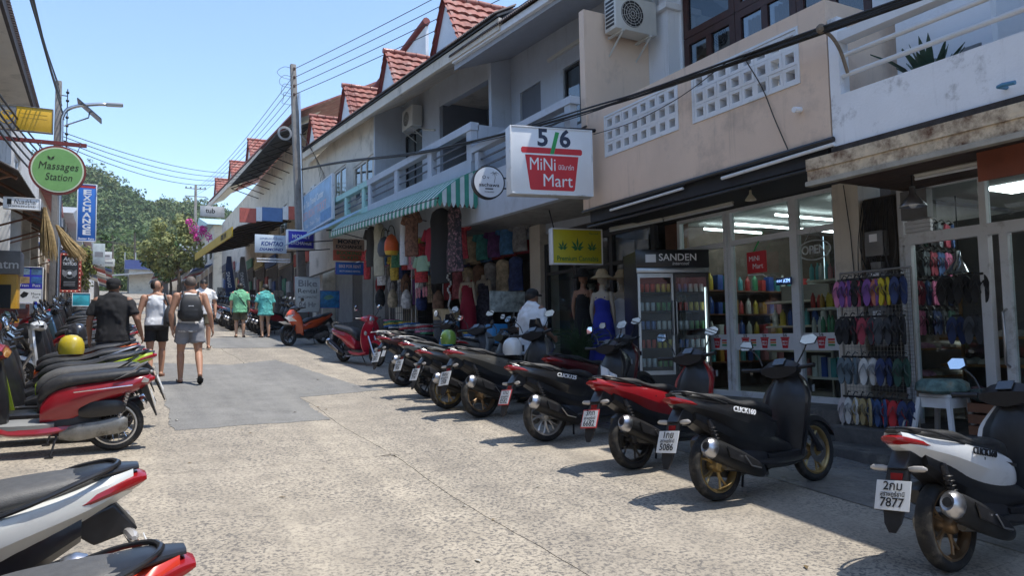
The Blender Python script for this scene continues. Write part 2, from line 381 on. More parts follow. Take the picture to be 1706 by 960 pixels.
WSTAIN = mat('stained_white_parapet', (.86, .88, .91), .75, var=.06, scale=1.5, bump=.2, bscale=40, dirt=(.16,.16,.16), dirt_amt=.22, dirt_scale=2.0, streak=True)
TURQ = mat('turquoise_paint', (.40, .66, .61), .7, var=.08, scale=2, dirt=(.2,.3,.28), dirt_amt=.2)
RUST = mat('rusted_cream_fascia', (.66, .54, .38), .85, var=.2, scale=7, bump=.5, bscale=25, dirt=(.13,.06,.03), dirt_amt=.62, dirt_scale=5.5)
GRIME = mat('grimy_edge', (.055, .045, .04), .9, var=.5, scale=6, bump=.5)
BWOOD = mat('dark_red_wood', (.055, .018, .014), .45, var=.3, scale=9)
SOFB = mat('black_soffit', (.016, .017, .022), .6, var=.3, scale=3)
TILER = mat('red_roof_tile', (.27, .075, .055), .65, var=.4, scale=2.2, coat=.05, dirt=(.40,.26,.22), dirt_amt=.34, dirt_scale=3)
REDTRIM = mat('dark_red_trim', (.19, .03, .028), .6, var=.2)
CORR = mat('dark_corrugated_sheet', (.05, .052, .058), .6, var=.3, scale=3)
CURT = mat('sheer_curtain', (.42, .45, .48), .9, var=.1, scale=14)
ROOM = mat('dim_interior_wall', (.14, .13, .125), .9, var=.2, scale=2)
TUBE = emit('fluorescent_tube', (.85, .97, 1.0), 5.0)
CEIL = mat('ceiling_board', (.45, .45, .44), .9, var=.06)
BROWN = mat('brown_panel', (.17, .075, .04), .6, var=.25, scale=5)

def frame_rect(mb, x, y0, y1, z0, z1, w=.05, d=.05):
    """a window frame in the plane X = x: four butted bars"""
    mb.box(x-d/2, x+d/2, y0, y0+w, z0, z1); mb.box(x-d/2, x+d/2, y1-w, y1, z0, z1)
    mb.box(x-d/2, x+d/2, y0+w, y1-w, z0, z0+w); mb.box(x-d/2, x+d/2, y0+w, y1-w, z1-w, z1)
def window(par, x, y0, y1, z0, z1, fm, n=2, w=.05, curtain=None, gm=None, d=.07, name='window'):
    mb = MB(); frame_rect(mb, x, y0, y1, z0, z1, w, d); f = mb.build(name, fm, par, world=True)
    L = par.location
    for k in range(n):
        a = y0+w+(y1-y0-2*w)*k/n; b = y0+w+(y1-y0-2*w)*(k+1)/n
        if k:
            mb = MB(); mb.box(x-d*.45-L.x, x+d*.45-L.x, a-w*.5-L.y, a+w*.5-L.y, z0+w-L.z, z1-w-L.z); mb.build('mullion', fm, f)
            a += w*.5
        if k < n-1: b -= w*.5
        mb = MB(); mb.box(x-.004-L.x, x+.004-L.x, a-L.y, b-L.y, z0+w-L.z, z1-w-L.z); mb.build('pane', gm or DGLASS, f)
        if curtain:
            mb = MB(); nn = 14; prev = None
            top = [(x+.14+.025*math.sin(i*2.1)-L.x, a+(b-a)*i/nn-L.y) for i in range(nn+1)]
            for i in range(nn): mb.add([(top[i][0],top[i][1],z0+w-L.z),(top[i+1][0],top[i+1][1],z0+w-L.z),(top[i+1][0],top[i+1][1],z1-w-L.z),(top[i][0],top[i][1],z1-w-L.z)], [(0,1,2,3)])
            mb.build('curtain', curtain, f, smooth=80)
    return f
def wall_x(mb, x0, x1, y0, y1, z0, z1, holes):
    """wall slab between x0 and x1 with rectangular holes (ya, yb, za, zb), holes sorted along y and not overlapping in y"""
    y = y0
    for (a, b, za, zb) in sorted(holes):
        if a > y: mb.box(x0, x1, y, a, z0, z1)
        if za > z0: mb.box(x0, x1, a, b, z0, za)
        if zb < z1: mb.box(x0, x1, a, b, zb, z1)
        y = b
    if y < y1: mb.box(x0, x1, y, y1, z0, z1)
def part(name, m, par, fn, smooth=None, bevel=0):
    mb = MB(); fn(mb); return mb.build(name, m, par, smooth, bevel, world=True)

# ---- B: beige building with the minimart
B = root('beige_building', (8, 7.3, .55), 'beige rendered building with white breeze block balcony above the minimart', 'building')
z0, z1 = 3.68, 5.19
P1 = (5.40, 7.09, 4.40, 5.04); P2 = (7.36, 9.02, 4.40, 5.04)
part('balcony_wall', BEIGE, B, lambda m: wall_x(m, XB, XB+.14, 5.05, 9.46, z0, z1, [P1, P2]))
part('balcony_return', BEIGE, B, lambda m: m.box(XB+.141, XG-.003, 5.05, 5.19, z0, z1+.003))
part('fin_wall', BEIGE, B, lambda m: m.box(XB-.03, XG-.003, 9.462, 9.60, z0-.003, 6.9))
part('balcony_floor', CONC, B, lambda m: m.box(XB+.141, XG-.003, 5.191, 9.459, z0+.01, z0+.16))
BLK = mat('white_breeze_block', (.74, .76, .78), .7, var=.05, scale=3, dirt=(.5,.5,.48), dirt_amt=.15)
for (ya, yb, za, zb), nc, nr in ((P1, 8, 3), (P2, 8, 3)):
    fr = part('breeze_block_screen', BLK, B, lambda m: frame_rect(m, XB+.062, ya+.002, yb-.002, za+.002, zb-.002, .028, .15))
    w = (yb-ya-.06)/nc; h = (zb-za-.06)/nr; e = .055; L = B.location
    mb = MB(); xx0, xx1 = XB-.004-L.x, XB+.12-L.x
    mb.box(xx0, xx1, 0, w-.004, 0, e*.7); mb.box(xx0, xx1, 0, w-.004, h-e*.7-.004, h-.004)
    mb.box(xx0+.001, xx1, 0, e*.72, e*.7, h-e*.7-.004); mb.box(xx0+.001, xx1, w-.004-e*.72, w-.004, e*.7, h-e*.7-.004)
    me = mb.mesh('block', BLK)
    for i in range(nc):
        for j in range(nr):
            o = bpy.data.objects.new('block', me); C.objects.link(o); o.parent = fr
            o.location = (rnd.uniform(-.003,.003), ya+.03+w*i-L.y, za+.03+h*j-L.z)
part('upper_wall', WWALL, B, lambda m: wall_x(m, XG, XG+.2, 5.05, 9.46, z0, 8.2, [(5.55, 8.92, 4.0, 7.45)]))
part('upper_column', WWALL, B, lambda m: (m.box(XG-.25, XG-.002, 8.96, 9.458, 3.9, 6.95), m.box(XG-.33, XG-.002, 8.9, 9.457, 6.951, 7.05)))
for k in range(3):
    a = 5.57 + k*1.11; window(B, XG+.05, a, a+1.1, 4.02, 6.45, BWOOD, 2, .11, CURT)
    window(B, XG+.05, a, a+1.1, 6.46, 7.43, BWOOD, 1, .11)
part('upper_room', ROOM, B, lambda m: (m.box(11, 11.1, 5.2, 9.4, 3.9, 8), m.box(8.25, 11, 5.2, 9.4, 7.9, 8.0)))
part('unseen_roof_slab', WWALL, B, lambda m: m.box(6.5, 14, 5.05, 9.6, 8.2, 8.5))  # roof out of view, put in to shade the street front
part('soffit', SOFB, B, lambda m: m.box(XB+.15, XG+.2, 5.2, 9.6, z0-.13, z0-.004))
part('soffit_fascia', SOFB, B, lambda m: (m.box(XB+.03, XB+.15, 5.12, 9.5, z0-.20, z0-.005), m.box(XG-.06, XG+.05, 6.17, 9.6, 3.535, z0-.131)))
part('gutter_pipe', BLACK, B, lambda m: (m.tube([(XB-.03, 5.0, z0+.0), (XB-.03, 9.62, z0-.02)], .03), m.tube([(XB+.06, 5.0, z0-.23), (XB+.06, 9.62, z0-.25)], .022)), smooth=40)
part('conduit', WWALL, B, lambda m: (m.tube([(XB-.02, 5.0, z0-.05), (XB-.02, 6.6, z0-.085)], .022), m.tube([(XB-.02, 7.3, z0-.075), (XB-.02, 8.9, z0-.1)], .018)), smooth=40)
part('drain_spout', WWALL, B, lambda m: m.tube([(XB+.05, 5.42, 4.11), (XB-.10, 5.42, 4.10)], .032, 12), smooth=40)
part('pillar', CREAM, B, lambda m: m.box(XG-.12, XG+.3, 5.79, 6.15, .8, 3.54))
part('minimart_wall', BROWN, B, lambda m: m.box(XG+.1, XG+.2, 9.14, 9.6, .8, 3.54))
# minimart shopfront
M_ = part('shopfront', ALU, B, lambda m: m.box(XG-.05, XG+.03, 6.16, 9.13, 3.485, 3.532))
L = B.location
def sub(name, m, par, fn, base, smooth=None, bevel=0):
    mb = MB(); fn(mb); mb.v = [(p[0]-base.x, p[1]-base.y, p[2]-base.z) for p in mb.v]; return mb.build(name, m, par, smooth, bevel)
sub('sill', ALU, M_, lambda m: m.box(XG-.05, XG+.03, 6.16, 9.13, .802, .88), L)
for (a, b) in ((9.07, 9.13), (8.06, 8.12), (7.97, 8.03), (6.78, 6.90), (6.16, 6.21)):
    sub('mullion', ALU, M_, lambda m: m.box(XG-.055, XG+.032, a, b, .881, 3.484), L)
for (a, b) in ((8.121, 9.069), (6.901, 7.969), (6.211, 6.779)):
    sub('transom', ALU, M_, lambda m: m.box(XG-.045, XG+.025, a, b, 3.0, 3.075), L)
    sub('pane', GLASS, M_, lambda m: m.box(XG-.005, XG+.003, a, b, .882, 2.999), L)
    sub('pane', GLASS, M_, lambda m: m.box(XG-.005, XG+.003, a, b, 3.076, 3.483), L)
    sub('printed_band', WHITE, M_, lambda m: m.box(XG-.012, XG-.006, a, b, 1.475, 1.70), L)
    n = max(1, int((b-a)/.34))
    GR = mat('green_ink', (.05, .30, .10), .5, var=.05); OR = mat('orange_ink', (.65, .22, .04), .5, var=.05); RI = mat('red_ink', (.60, .02, .03), .5, var=.06)
    for i in range(n):
        c = a + (i+.5)*(b-a)/n
        def bask(m, c=c): m.add([(XG-.014, c+.065, 1.63), (XG-.014, c-.065, 1.63), (XG-.014, c-.045, 1.50), (XG-.014, c+.045, 1.50)], [(0,1,2,3)]), m.add([(XG-.014, c+.075, 1.65), (XG-.014, c-.075, 1.65), (XG-.014, c-.075, 1.632), (XG-.014, c+.075, 1.632)], [(0,1,2,3)])
        sub('basket_print', RI, M_, bask, L)
        text('5/6', .055, (XG-.0145-L.x, c-L.y, 1.674-L.z), (0,-1,0), INK, M_, bold=.02, extrude=0)
        text('MiNi\nMart', .045, (XG-.0155-L.x, c-L.y, 1.57-L.z), (0,-1,0), WINK, M_, bold=.01, extrude=0)
        for q, mm in enumerate((RI, OR, GR)):
            d = c - .15
            if d-.05 > a: sub('stripe_print', mm, M_, lambda m: m.box(XG-.0135, XG-.0125, d-.05, d+.05, 1.60-q*.035, 1.625-q*.035), L)
# minimart interior
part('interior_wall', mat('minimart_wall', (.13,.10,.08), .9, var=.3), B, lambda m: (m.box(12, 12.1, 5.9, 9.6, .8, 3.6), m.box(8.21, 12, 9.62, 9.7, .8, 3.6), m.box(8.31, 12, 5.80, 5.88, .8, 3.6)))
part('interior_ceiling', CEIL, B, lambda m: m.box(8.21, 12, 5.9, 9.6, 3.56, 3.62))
for (y, xa, xb) in ((6.7, 8.6, 9.9), (7.7, 8.6, 9.9), (7.7, 10.1, 11.4), (8.6, 8.7, 10.0), (6.7, 10.1, 11.4), (9.2, 8.6, 9.9), (8.6, 10.2, 11.5)):
    mb = MB(); mb.tube([(xa, y, 3.46), (xb, y, 3.46)], .02, 8)
    o = single(mb, 'tube_light', TUBE, 'lit white tube light on the minimart ceiling', 'tube light', 'lit tubes inside the minimart', smooth=60)
# ---- A: white building with the sandal shop
A = root('white_building', (8, 2.6, .2), 'white building with railed balcony and rusty canopy above the sandal shop', 'building')
part('parapet', WSTAIN, A, lambda m: m.box(XB, XB+.14, .4, 5.03, 3.60, 4.125))
part('parapet_return', WSTAIN, A, lambda m: (m.box(XB+.141, XG-.003, 4.9, 5.031, 3.60, 4.12), m.box(XB+.0, XB+.15, 4.915, 5.032, 4.126, 4.95)))
part('slab_edge', GRIME, A, lambda m: m.box(XB-.025, XG, .4, 5.04, 3.525, 3.598))
for z, r in ((4.325, .026), (4.535, .026)):
    part('rail', WHITE, A, lambda m: m.tube([(XB+.05, .4, z), (XB+.05, 4.914, z)], r, 10), smooth=40)
part('top_rail', WHITE, A, lambda m: m.box(XB-.01, XB+.14, .4, 4.913, 4.68, 4.78))
part('upper_wall', WWALL, A, lambda m: m.box(XG+.5, XG+.7, .4, 5.03, 3.6, 7.5))
part('balcony_screen', WWALL, A, lambda m: wall_x(m, XG-.6, XG-.5, 3.9, 4.88, 3.61, 5.6, [(4.0, 4.22, 4.2, 4.5), (4.45, 4.65, 4.2, 4.5)]))
part('unseen_roof_slab', WWALL, A, lambda m: m.box(6.7, 14, .4, 5.03, 7.5, 7.8))
rf = part('canopy_fascia', RUST, A, lambda m: (m.box(XB-.10, XB-.03, .4, 5.30, 3.40, 3.522), m.box(XB-.085, XB-.03, .4, 5.297, 3.285, 3.398)))
part('canopy_trim', mat('weathered_board', (.40, .37, .31), .85, var=.2, scale=5, dirt=(.1,.09,.07), dirt_amt=.3), A, lambda m: m.box(XB-.11, XB-.02, .4, 5.31, 3.235, 3.283))
SOFA = mat('brown_soffit_board', (.06, .035, .025), .7, var=.4, scale=5)
for k in range(9):
    a = XB-.015+k*.165; part('soffit_board', SOFA, A, lambda m: m.box(a, a+.158, .4, 5.25, 3.30+.002*(k % 2), 3.33))
part('hanging_board', mat('red_brown_sheet', (.22, .06, .03), .6, var=.2, scale=3), A, lambda m: m.box(XB+.30, XB+.32, .4, 3.78, 3.02, 3.285))
# sandal shop front
SF = part('shopfront', ALU, A, lambda m: m.box(XG-.05, XG+.03, .5, 5.34, 3.29, 3.34))
L = A.location
sub('transom', ALU, SF, lambda m: m.box(XG-.05, XG+.03, .5, 5.34, 2.68, 2.80), L)
for (a, b, zt) in ((5.28, 5.34, 3.289), (4.36, 4.43, 3.289), (3.0, 3.06, 3.289), (1.6, 1.66, 3.289)):
    sub('mullion', ALU, SF, lambda m: m.box(XG-.052, XG+.032, a, b, 2.801, zt), L)
for (a, b) in ((5.30, 5.34), (5.20, 5.27), (4.36, 4.46), (4.17, 4.25), (3.0, 3.07), (1.6, 1.67)):
    sub('door_post', ALU, SF, lambda m: m.box(XG-.052, XG+.032, a, b, .662, 2.679), L)
for (a, b) in ((4.431, 4.95), (3.061, 4.359), (1.661, 2.999)):
    sub('pane', GLASS, SF, lambda m: m.box(XG-.004, XG+.004, a, b, 2.802, 3.288), L)
for (a, b) in ((4.461, 5.199), (3.071, 4.169), (1.671, 2.999)):
    sub('pane', GLASS, SF, lambda m: m.box(XG-.004, XG+.004, a, b, .72, 2.66), L)
sub('door_handle', STEEL, SF, lambda m: m.tube([(XG-.05, 4.22, 1.9), (XG-.12, 4.22, 1.87), (XG-.12, 4.22, 1.35), (XG-.05, 4.22, 1.32)], .014), L, smooth=50)
LOU = sub('louvre_box', mat('grey_louvre', (.16,.16,.16), .6, var=.2), SF, lambda m: m.box(XG-.09, XG+.02, 4.96, 5.27, 2.96, 3.287), L)
for k in range(3): sub('louvre_slat', WHITE, SF, lambda m: m.obox((XG-.02, 5.115, 2.83+k*.045), (.05, .30, .036), (0, .35, 0)), L)
part('meter_wall', mat('stained_pier', (.33,.29,.24), .85, var=.2, dirt=(.08,.07,.06), dirt_amt=.5, dirt_scale=4), A, lambda m: m.box(XG-.02, XG+.2, 5.345, 5.785, .66, 3.30))
part('interior_wall', mat('sandal_shop_wall', (.20,.19,.18), .9, var=.2), A, lambda m: (m.box(11.4, 11.5, .4, 5.5, .6, 3.3), m.box(8.05, 11.4, 5.6, 5.68, .6, 3.3)))
part('interior_ceiling', CEIL, A, lambda m: m.box(8.21, 11.4, .4, 5.59, 3.35, 3.40))
part('flank_wall', WWALL, A, lambda m: m.box(8, 14, .2, .39, -.2, 7.5))

for (x, y) in ((9.2, 4.6), (9.2, 3.4), (10.4, 4.6)):
    mb = MB(); mb.box(x-.3, x+.3, y-.3, y+.3, 3.33, 3.345)
    single(mb, 'ceiling_panel_light', emit('panel_light', (.9,.97,1.0), 5.0), 'square lit panel on the sandal shop ceiling', 'panel light', 'lit panels in the sandal shop')
# ---- C/D: grey terrace with the cannabis shop and the clothes shop
XR = 6.3
D_ = root('grey_terrace', (8, 15, 1.1), 'grey painted terrace with long balcony and cream eaves above the clothes shop', 'building')
def eave(y): return 7.90 + .0765*(y-12)
def slant(mb, x0, x1, y0, y1, za0, za1, zb0, zb1):
    """a bar along y whose bottom runs za0 to za1 and whose top runs zb0 to zb1"""
    mb.hexa([(x0,y0,za0),(x1,y0,za0),(x1,y1,za1),(x0,y1,za1)], [(x0,y0,zb0),(x1,y0,zb0),(x1,y1,zb1),(x0,y1,zb1)])
part('parapet', GREYW, D_, lambda m: slant(m, XR, XR+.14, 9.61, 13.35, 3.93, 4.02, 4.86, 4.93))
part('parapet', GREYW, D_, lambda m: slant(m, XR, XR+.14, 13.36, 20.3, 4.02, 4.3, 5.36, 5.56))
part('parapet', TURQ, D_, lambda m: slant(m, XR, XR+.14, 20.31, 24.6, 5.0, 5.2, 5.56, 5.72))
part('balcony_slab', CONC, D_, lambda m: slant(m, XR+.141, XG-.01, 9.62, 20.3, 3.95, 4.4, 4.1, 4.55))
part('balcony_end_wall', GREYW, D_, lambda m: m.box(XR+.145, XG-.02, 13.30, 13.42, 4.2, 6.06))
part('top_rail', GREYW, D_, lambda m: slant(m, XR-.02, XR+.16, 9.61, 13.29, 5.40, 5.45, 5.52, 5.57))
part('top_rail', GREYW, D_, lambda m: slant(m, XR-.02, XR+.16, 13.3, 20.3, 5.94, 6.14, 6.10, 6.30))
part('top_rail', TURQ, D_, lambda m: slant(m, XR-.02, XR+.16, 20.31, 24.6, 6.14, 6.28, 6.30, 6.44))
for y in (13.45, 15.6, 17.9, 20.15): part('rail_post', GREYW, D_, lambda m: slant(m, XR+.003, XR+.137, y-.12, y+.12, 5.3, 5.3, 5.945+.0285*(y-13.3), 5.945+.0285*(y-13.3)))
for y in (20.75, 22.6, 24.5): part('rail_post', TURQ, D_, lambda m: slant(m, XR+.003, XR+.137, y-.12, y+.12, 5.5, 5.5, 6.15+.0285*(y-20.3), 6.15+.0285*(y-20.3)))
for y in (9.75, 11.5, 13.1): part('rail_post', GREYW, D_, lambda m: m.box(XR+.003, XR+.137, y-.08, y+.08, 4.8, 5.42))
for q in (.33, .66):
    part('middle_rail', GREYD, D_, lambda m: m.tube([(XR+.07, 13.5, 5.38+.57*q), (XR+.07, 24.5, 5.72+.57*q)], .022, 8), smooth=50)
    part('middle_rail', GREYD, D_, lambda m: m.tube([(XR+.07, 9.7, 4.9+.5*q), (XR+.07, 13.2, 4.95+.5*q)], .022, 8), smooth=50)
# upper walls
part('upper_wall', GREYW, D_, lambda m: wall_x(m, XG, XG+.2, 9.61, 14.75, 3.9, 8.35, [(11.35, 12.5, 5.9, 7.2), (13.4, 14.32, 5.0, 7.25)]))
window(D_, XG+.06, 11.37, 12.48, 5.92, 7.18, DARK, 2, .05)
part('door', GREYD, D_, lambda m: m.box(XG+.05, XG+.09, 13.41, 14.31, 5.0, 7.24))
part('wall_tube_lamp', mat('tube_lamp_case', (.62,.60,.54), .5, var=.05), D_, lambda m: (m.box(XG-.07, XG-.005, 11.5, 13.0, 7.50, 7.57),))
part('side_wall', GREYW, D_, lambda m: m.box(XG-.5, XG+2, 14.76, 14.9, 4.2, 8.6))
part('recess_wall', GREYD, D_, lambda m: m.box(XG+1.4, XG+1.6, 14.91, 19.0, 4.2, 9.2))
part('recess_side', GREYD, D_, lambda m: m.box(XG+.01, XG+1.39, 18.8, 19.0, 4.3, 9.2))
part('lintel', GREYW, D_, lambda m: slant(m, XG, XG+.2, 14.91, 19.0, 8.02, 8.3, 9.0, 9.3))
part('recess_ceiling', CREAM, D_, lambda m: m.box(XG+.2, XG+1.4, 14.91, 18.8, 8.35, 8.4))
part('upper_wall', GREYW, D_, lambda m: wall_x(m, XG, XG+.2, 19.01, 22.6, 4.3, 9.3, [(20.35, 21.85, 6.4, 8.15)]))
window(D_, XG+.06, 20.37, 21.83, 6.42, 8.13, DARK, 2, .05)
window(D_, XG+1.35, 16.0, 17.3, 5.2, 7.35, CREAM, 2, .07)
part('upper_wall', CREAM, D_, lambda m: wall_x(m, 7.0, 7.2, 21.9, 30.5, 4.4, 9.1, [(22.0, 24.1, 6.3, 7.55), (25.0, 26.6, 6.8, 7.9)]))
window(D_, 7.05, 22.02, 24.08, 6.32, 7.53, CREAM, 3, .07)
window(D_, 7.05, 25.02, 26.58, 6.82, 7.88, CREAM, 2, .07)
part('upper_wall_end', GREYW, D_, lambda m: m.box(7.0, XG, 21.78, 21.899, 4.4, 9.1))
# roof of the terrace: cream fascia, corrugated edge, soffit
part('fascia', CREAM, D_, lambda m: slant(m, 6.46, 6.54, 12.35, 30.8, eave(12.35)-.24, eave(30.8)-.24, eave(12.35), eave(30.8)))
part('soffit', CREAM, D_, lambda m: m.add([(6.541,12.35,eave(12.35)-.2),(6.541,30.8,eave(30.8)-.2),(8.1,30.8,eave(30.8)+.62),(8.1,12.35,eave(12.35)+.62)], [(0,1,2,3)]))
part('roof', CORR, D_, lambda m: slant(m, 6.6, 13, 12.4, 30.8, 8.15, 9.5, 8.2, 9.55) if 0 else m.hexa([(6.42,12.35,eave(12.35)+.01),(13,12.35,eave(12.35)+3.4),(13,30.8,eave(30.8)+3.4),(6.42,30.8,eave(30.8)+.01)], [(6.42,12.35,eave(12.35)+.05),(13,12.35,eave(12.35)+3.5),(13,30.8,eave(30.8)+3.5),(6.42,30.8,eave(30.8)+.05)]))
def corr_edge(m, x, y0, y1, zf, p=.075, a=.02):
    n = int((y1-y0)/p*4); loops = []
    for i in range(n+1):
        y = y0+(y1-y0)*i/n; z = zf(y)+a*math.sin(i*PI/2)
        loops.append([(x, y, z), (x, y, z+.016), (x+.5, y, z+.29), (x+.5, y, z+.27)])
    m.loft(loops)
part('corrugated_edge', mat('weathered_corrugated', (.10,.075,.07), .7, var=.4, scale=3), D_, lambda m: corr_edge(m, 6.36, 12.35, 30.8, lambda y: eave(y)+.06), smooth=60)
part('fascia', WWALL, D_, lambda m: slant(m, 6.50, 6.58, 9.3, 14.7, 7.42, 7.82, 7.54, 7.94))
part('corrugated_edge', MATS['weathered_corrugated'], D_, lambda m: corr_edge(m, 6.42, 9.3, 14.7, lambda y: 7.56+.074*(y-9.3)), smooth=60)
part('soffit', mat('grey_soffit', (.36,.38,.42), .8, var=.06), D_, lambda m: m.hexa([(6.58,9.3,7.35),(8.0,9.3,7.9),(8.0,14.75,8.2),(6.58,14.75,7.7)], [(6.58,9.3,7.6),(8.0,9.3,8.2),(8.0,14.75,8.5),(6.58,14.75,7.95)]))
part('roof', CORR, D_, lambda m: m.hexa([(6.5,9.3,7.62),(12,9.3,9.5),(12,12.3,9.7),(6.5,12.3,7.84)], [(6.5,9.3,7.68),(12,9.3,9.56),(12,12.3,9.76),(6.5,12.3,7.9)]))
# red tiled dormers
def tiles(m, p00, p10, p11, rows, amp=.035, pitch=.26):
    """rows of curved tiles on a dormer flank: p00 front eave corner, p10 front of the ridge, p11 where the ridge meets the roof"""
    p00, p10, p11 = map(Vector, (p00, p10, p11)); nrm = (p10-p00).cross(p11-p00).normalized()
    if nrm.z < 0: nrm = -nrm
    for r in range(rows):
        a, b = r/rows, min(1, (r+1.12)/rows); Lr = (p11-p10)*((r+1)/rows); cols = max(1, round(Lr.length/pitch)); n = cols*4; lo = []; hi = []
        dz = rnd.uniform(0,.012)
        for i in range(n+1):
            t = i/n; w = amp*abs(math.sin(t*cols*PI))+dz
            lo.append(p00.lerp(p10, a)+Lr*t + nrm*(w+.045)); hi.append(p00.lerp(p10, b)+Lr*t + nrm*(w*.8))
        o = len(m.v); m.v += [tuple(p) for p in lo+hi]
        for i in range(n): m.f.append((o+i, o+i+1, o+n+2+i, o+n+1+i))
        lo2 = [p - nrm*.05 for p in lo]; o = len(m.v); m.v += [tuple(p) for p in lo2+lo]
        for i in range(n): m.f.append((o+i, o+i+1, o+n+2+i, o+n+1+i))
def dormer(y, zb, zt, hw, x0=6.62, xr=9.2, par=None):
    par = par or D_
    w0 = part('dormer_gable', WWALL, par, lambda m: m.add([(x0,y-hw,zb),(x0,y+hw,zb),(x0,y,zt),(x0+.08,y-hw,zb),(x0+.08,y+hw,zb),(x0+.08,y,zt)], [(0,1,2),(3,5,4),(0,3,4,1),(1,4,5,2),(2,5,3,0)]))
    part('dormer_trim', REDTRIM, par, lambda m: [m.obox((x0-.03, y+s*hw*.52, (zb+zt)/2+.03), (.08, .08, math.hypot(hw, zt-zb)*1.02), (s*math.atan2(hw, zt-zb)*-1 if 0 else s*math.atan2(hw, zt-zb), 0, 0)) for s in (1, -1)])
    for s in (-1, 1):
        o = part('dormer_tiles', TILER, par, lambda m: tiles(m, (x0-.12, y+s*hw*1.04, zb-.02), (x0-.12, y, zt+.02), (x0+(zt-zb)/.5167, y, zt+.02), 6), smooth=50)
        o['kind'] = 'stuff'
    part('ridge_cap', TILER, par, lambda m: [m.tube([(x0-.15+k*.32, y, zt+.05+.012*(k % 2)), (x0+.15+k*.32, y, zt+.06)], .085, 8) for k in range(int((zt-zb)/.5167/.32))], smooth=50)
for y, hh, ww in ((15.25,1.30,.82), (19.35,1.18,.76), (23.6,1.22,.80), (28.3,1.15,.74)): dormer(y, eave(y)+.1, eave(y)+hh+.1, ww)
part('ridge_wall', WWALL, D_, lambda m: m.hexa([(8.2,20.5,9.3),(8.3,20.5,9.3),(8.3,27,9.9),(8.2,27,9.9)], [(8.2,20.5,11.3),(8.3,20.5,11.3),(8.3,27,10.6),(8.2,27,10.6)]))
part('ridge_cap', REDTRIM, D_, lambda m: m.tube([(8.2,20.4,11.4),(8.2,27.1,10.7)], .12, 8), smooth=50)
# ground floor of the terrace
DF = mat('charcoal_frame', (.035,.037,.042), .5, var=.2)
SFc = part('shopfront', DF, D_, lambda m: m.box(XG-.05, XG+.03, 9.7, 13.3, 3.55, 3.66))
L = D_.location
for (a, b) in ((9.7, 9.8), (10.9, 11.0), (12.1, 12.2), (13.2, 13.3)):
    sub('mullion', DF, SFc, lambda m: m.box(XG-.052, XG+.032, a, b, 1.11, 3.549), L)
for (a, b) in ((9.801, 10.899), (11.001, 12.099), (12.201, 13.199)):
    sub('pane', GLASS, SFc, lambda m: m.box(XG-.004, XG+.004, a, b, 1.12, 3.0), L)
    sub('transom', DF, SFc, lambda m: m.box(XG-.045, XG+.025, a, b, 3.001, 3.06), L)
    sub('pane', GLASS, SFc, lambda m: m.box(XG-.004, XG+.004, a, b, 3.061, 3.548), L)
part('pier', CREAM, D_, lambda m: m.box(XG-.15, XG+.3, 13.31, 13.75, 1.1, 4.1))
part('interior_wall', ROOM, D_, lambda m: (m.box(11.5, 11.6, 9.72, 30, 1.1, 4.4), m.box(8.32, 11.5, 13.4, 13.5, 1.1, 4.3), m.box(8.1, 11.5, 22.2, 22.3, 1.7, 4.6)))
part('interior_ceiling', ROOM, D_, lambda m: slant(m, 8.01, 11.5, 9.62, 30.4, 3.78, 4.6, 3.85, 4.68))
part('pier', CREAM, D_, lambda m: m.box(XG-.2, XG+.3, 21.6, 22.3, 1.7, 4.6))
GD = mat('grey_shutter', (.28,.28,.28), .6, var=.15, scale=3)
for k in range(6):
    a = 22.4+k*1.25; part('shutter_panel', GD if k % 3 else ROOM, D_, lambda m: m.box(XG-.1+.02*(k % 2), XG, a, a+1.2, 2.4, 4.65))
part('pier', CREAM, D_, lambda m: m.box(7.4, XG-.11, 29.9, 30.4, 2.4, 5))
part('flank_wall', GREYW, D_, lambda m: m.box(8.2, 13, 30.5, 30.7, 2.2, 9.5))
# striped awning of the clothes shop
AW = root('striped_awning', (XR, 16, 5.0), 'green and white striped awning with scalloped edge over the clothes shop', 'awning')
AWG = mat('green_awning_cloth', (.05, .27, .19), .8, var=.15, scale=5); AWW = mat('white_awning_cloth', (.62,.68,.66), .8, var=.1, scale=5, dirt=(.4,.42,.4), dirt_amt=.2)
ya, yb = 13.05, 20.9; n = 62
for i in range(n):
    y = ya+(yb-ya)*i/n; y2 = ya+(yb-ya)*(i+1)/n; zt = 5.06+.05*(y-ya)*.9; zf = 4.46+.055*(y-ya)
    m = MB(); xo, xi = 5.42, XR-.005; seg = []
    for t in (0, .25, .5, .75, 1): seg.append((xi+(xo-xi)*t, zt+(zf-zt)*t+.08*math.sin(t*PI)))
    loops = [[(x, y+.002, z), (x, y2-.002, z), (x, y2-.002, z-.012), (x, y+.002, z-.012)] for x, z in seg]
    loops.append([(xo-.012, y+.002, zf-.14), (xo-.012, y2-.002, zf-.14), (xo, y2-.002, zf-.14), (xo, y+.002, zf-.14)])
    loops.append([(xo-.012, (y+y2)/2-.015, zf-.19), (xo-.012, (y+y2)/2+.015, zf-.19), (xo, (y+y2)/2+.015, zf-.19), (xo, (y+y2)/2-.015, zf-.19)])
    m.loft(loops); m.build('cloth_stripe', (AWG, AWW)[i % 2], AW, world=True)
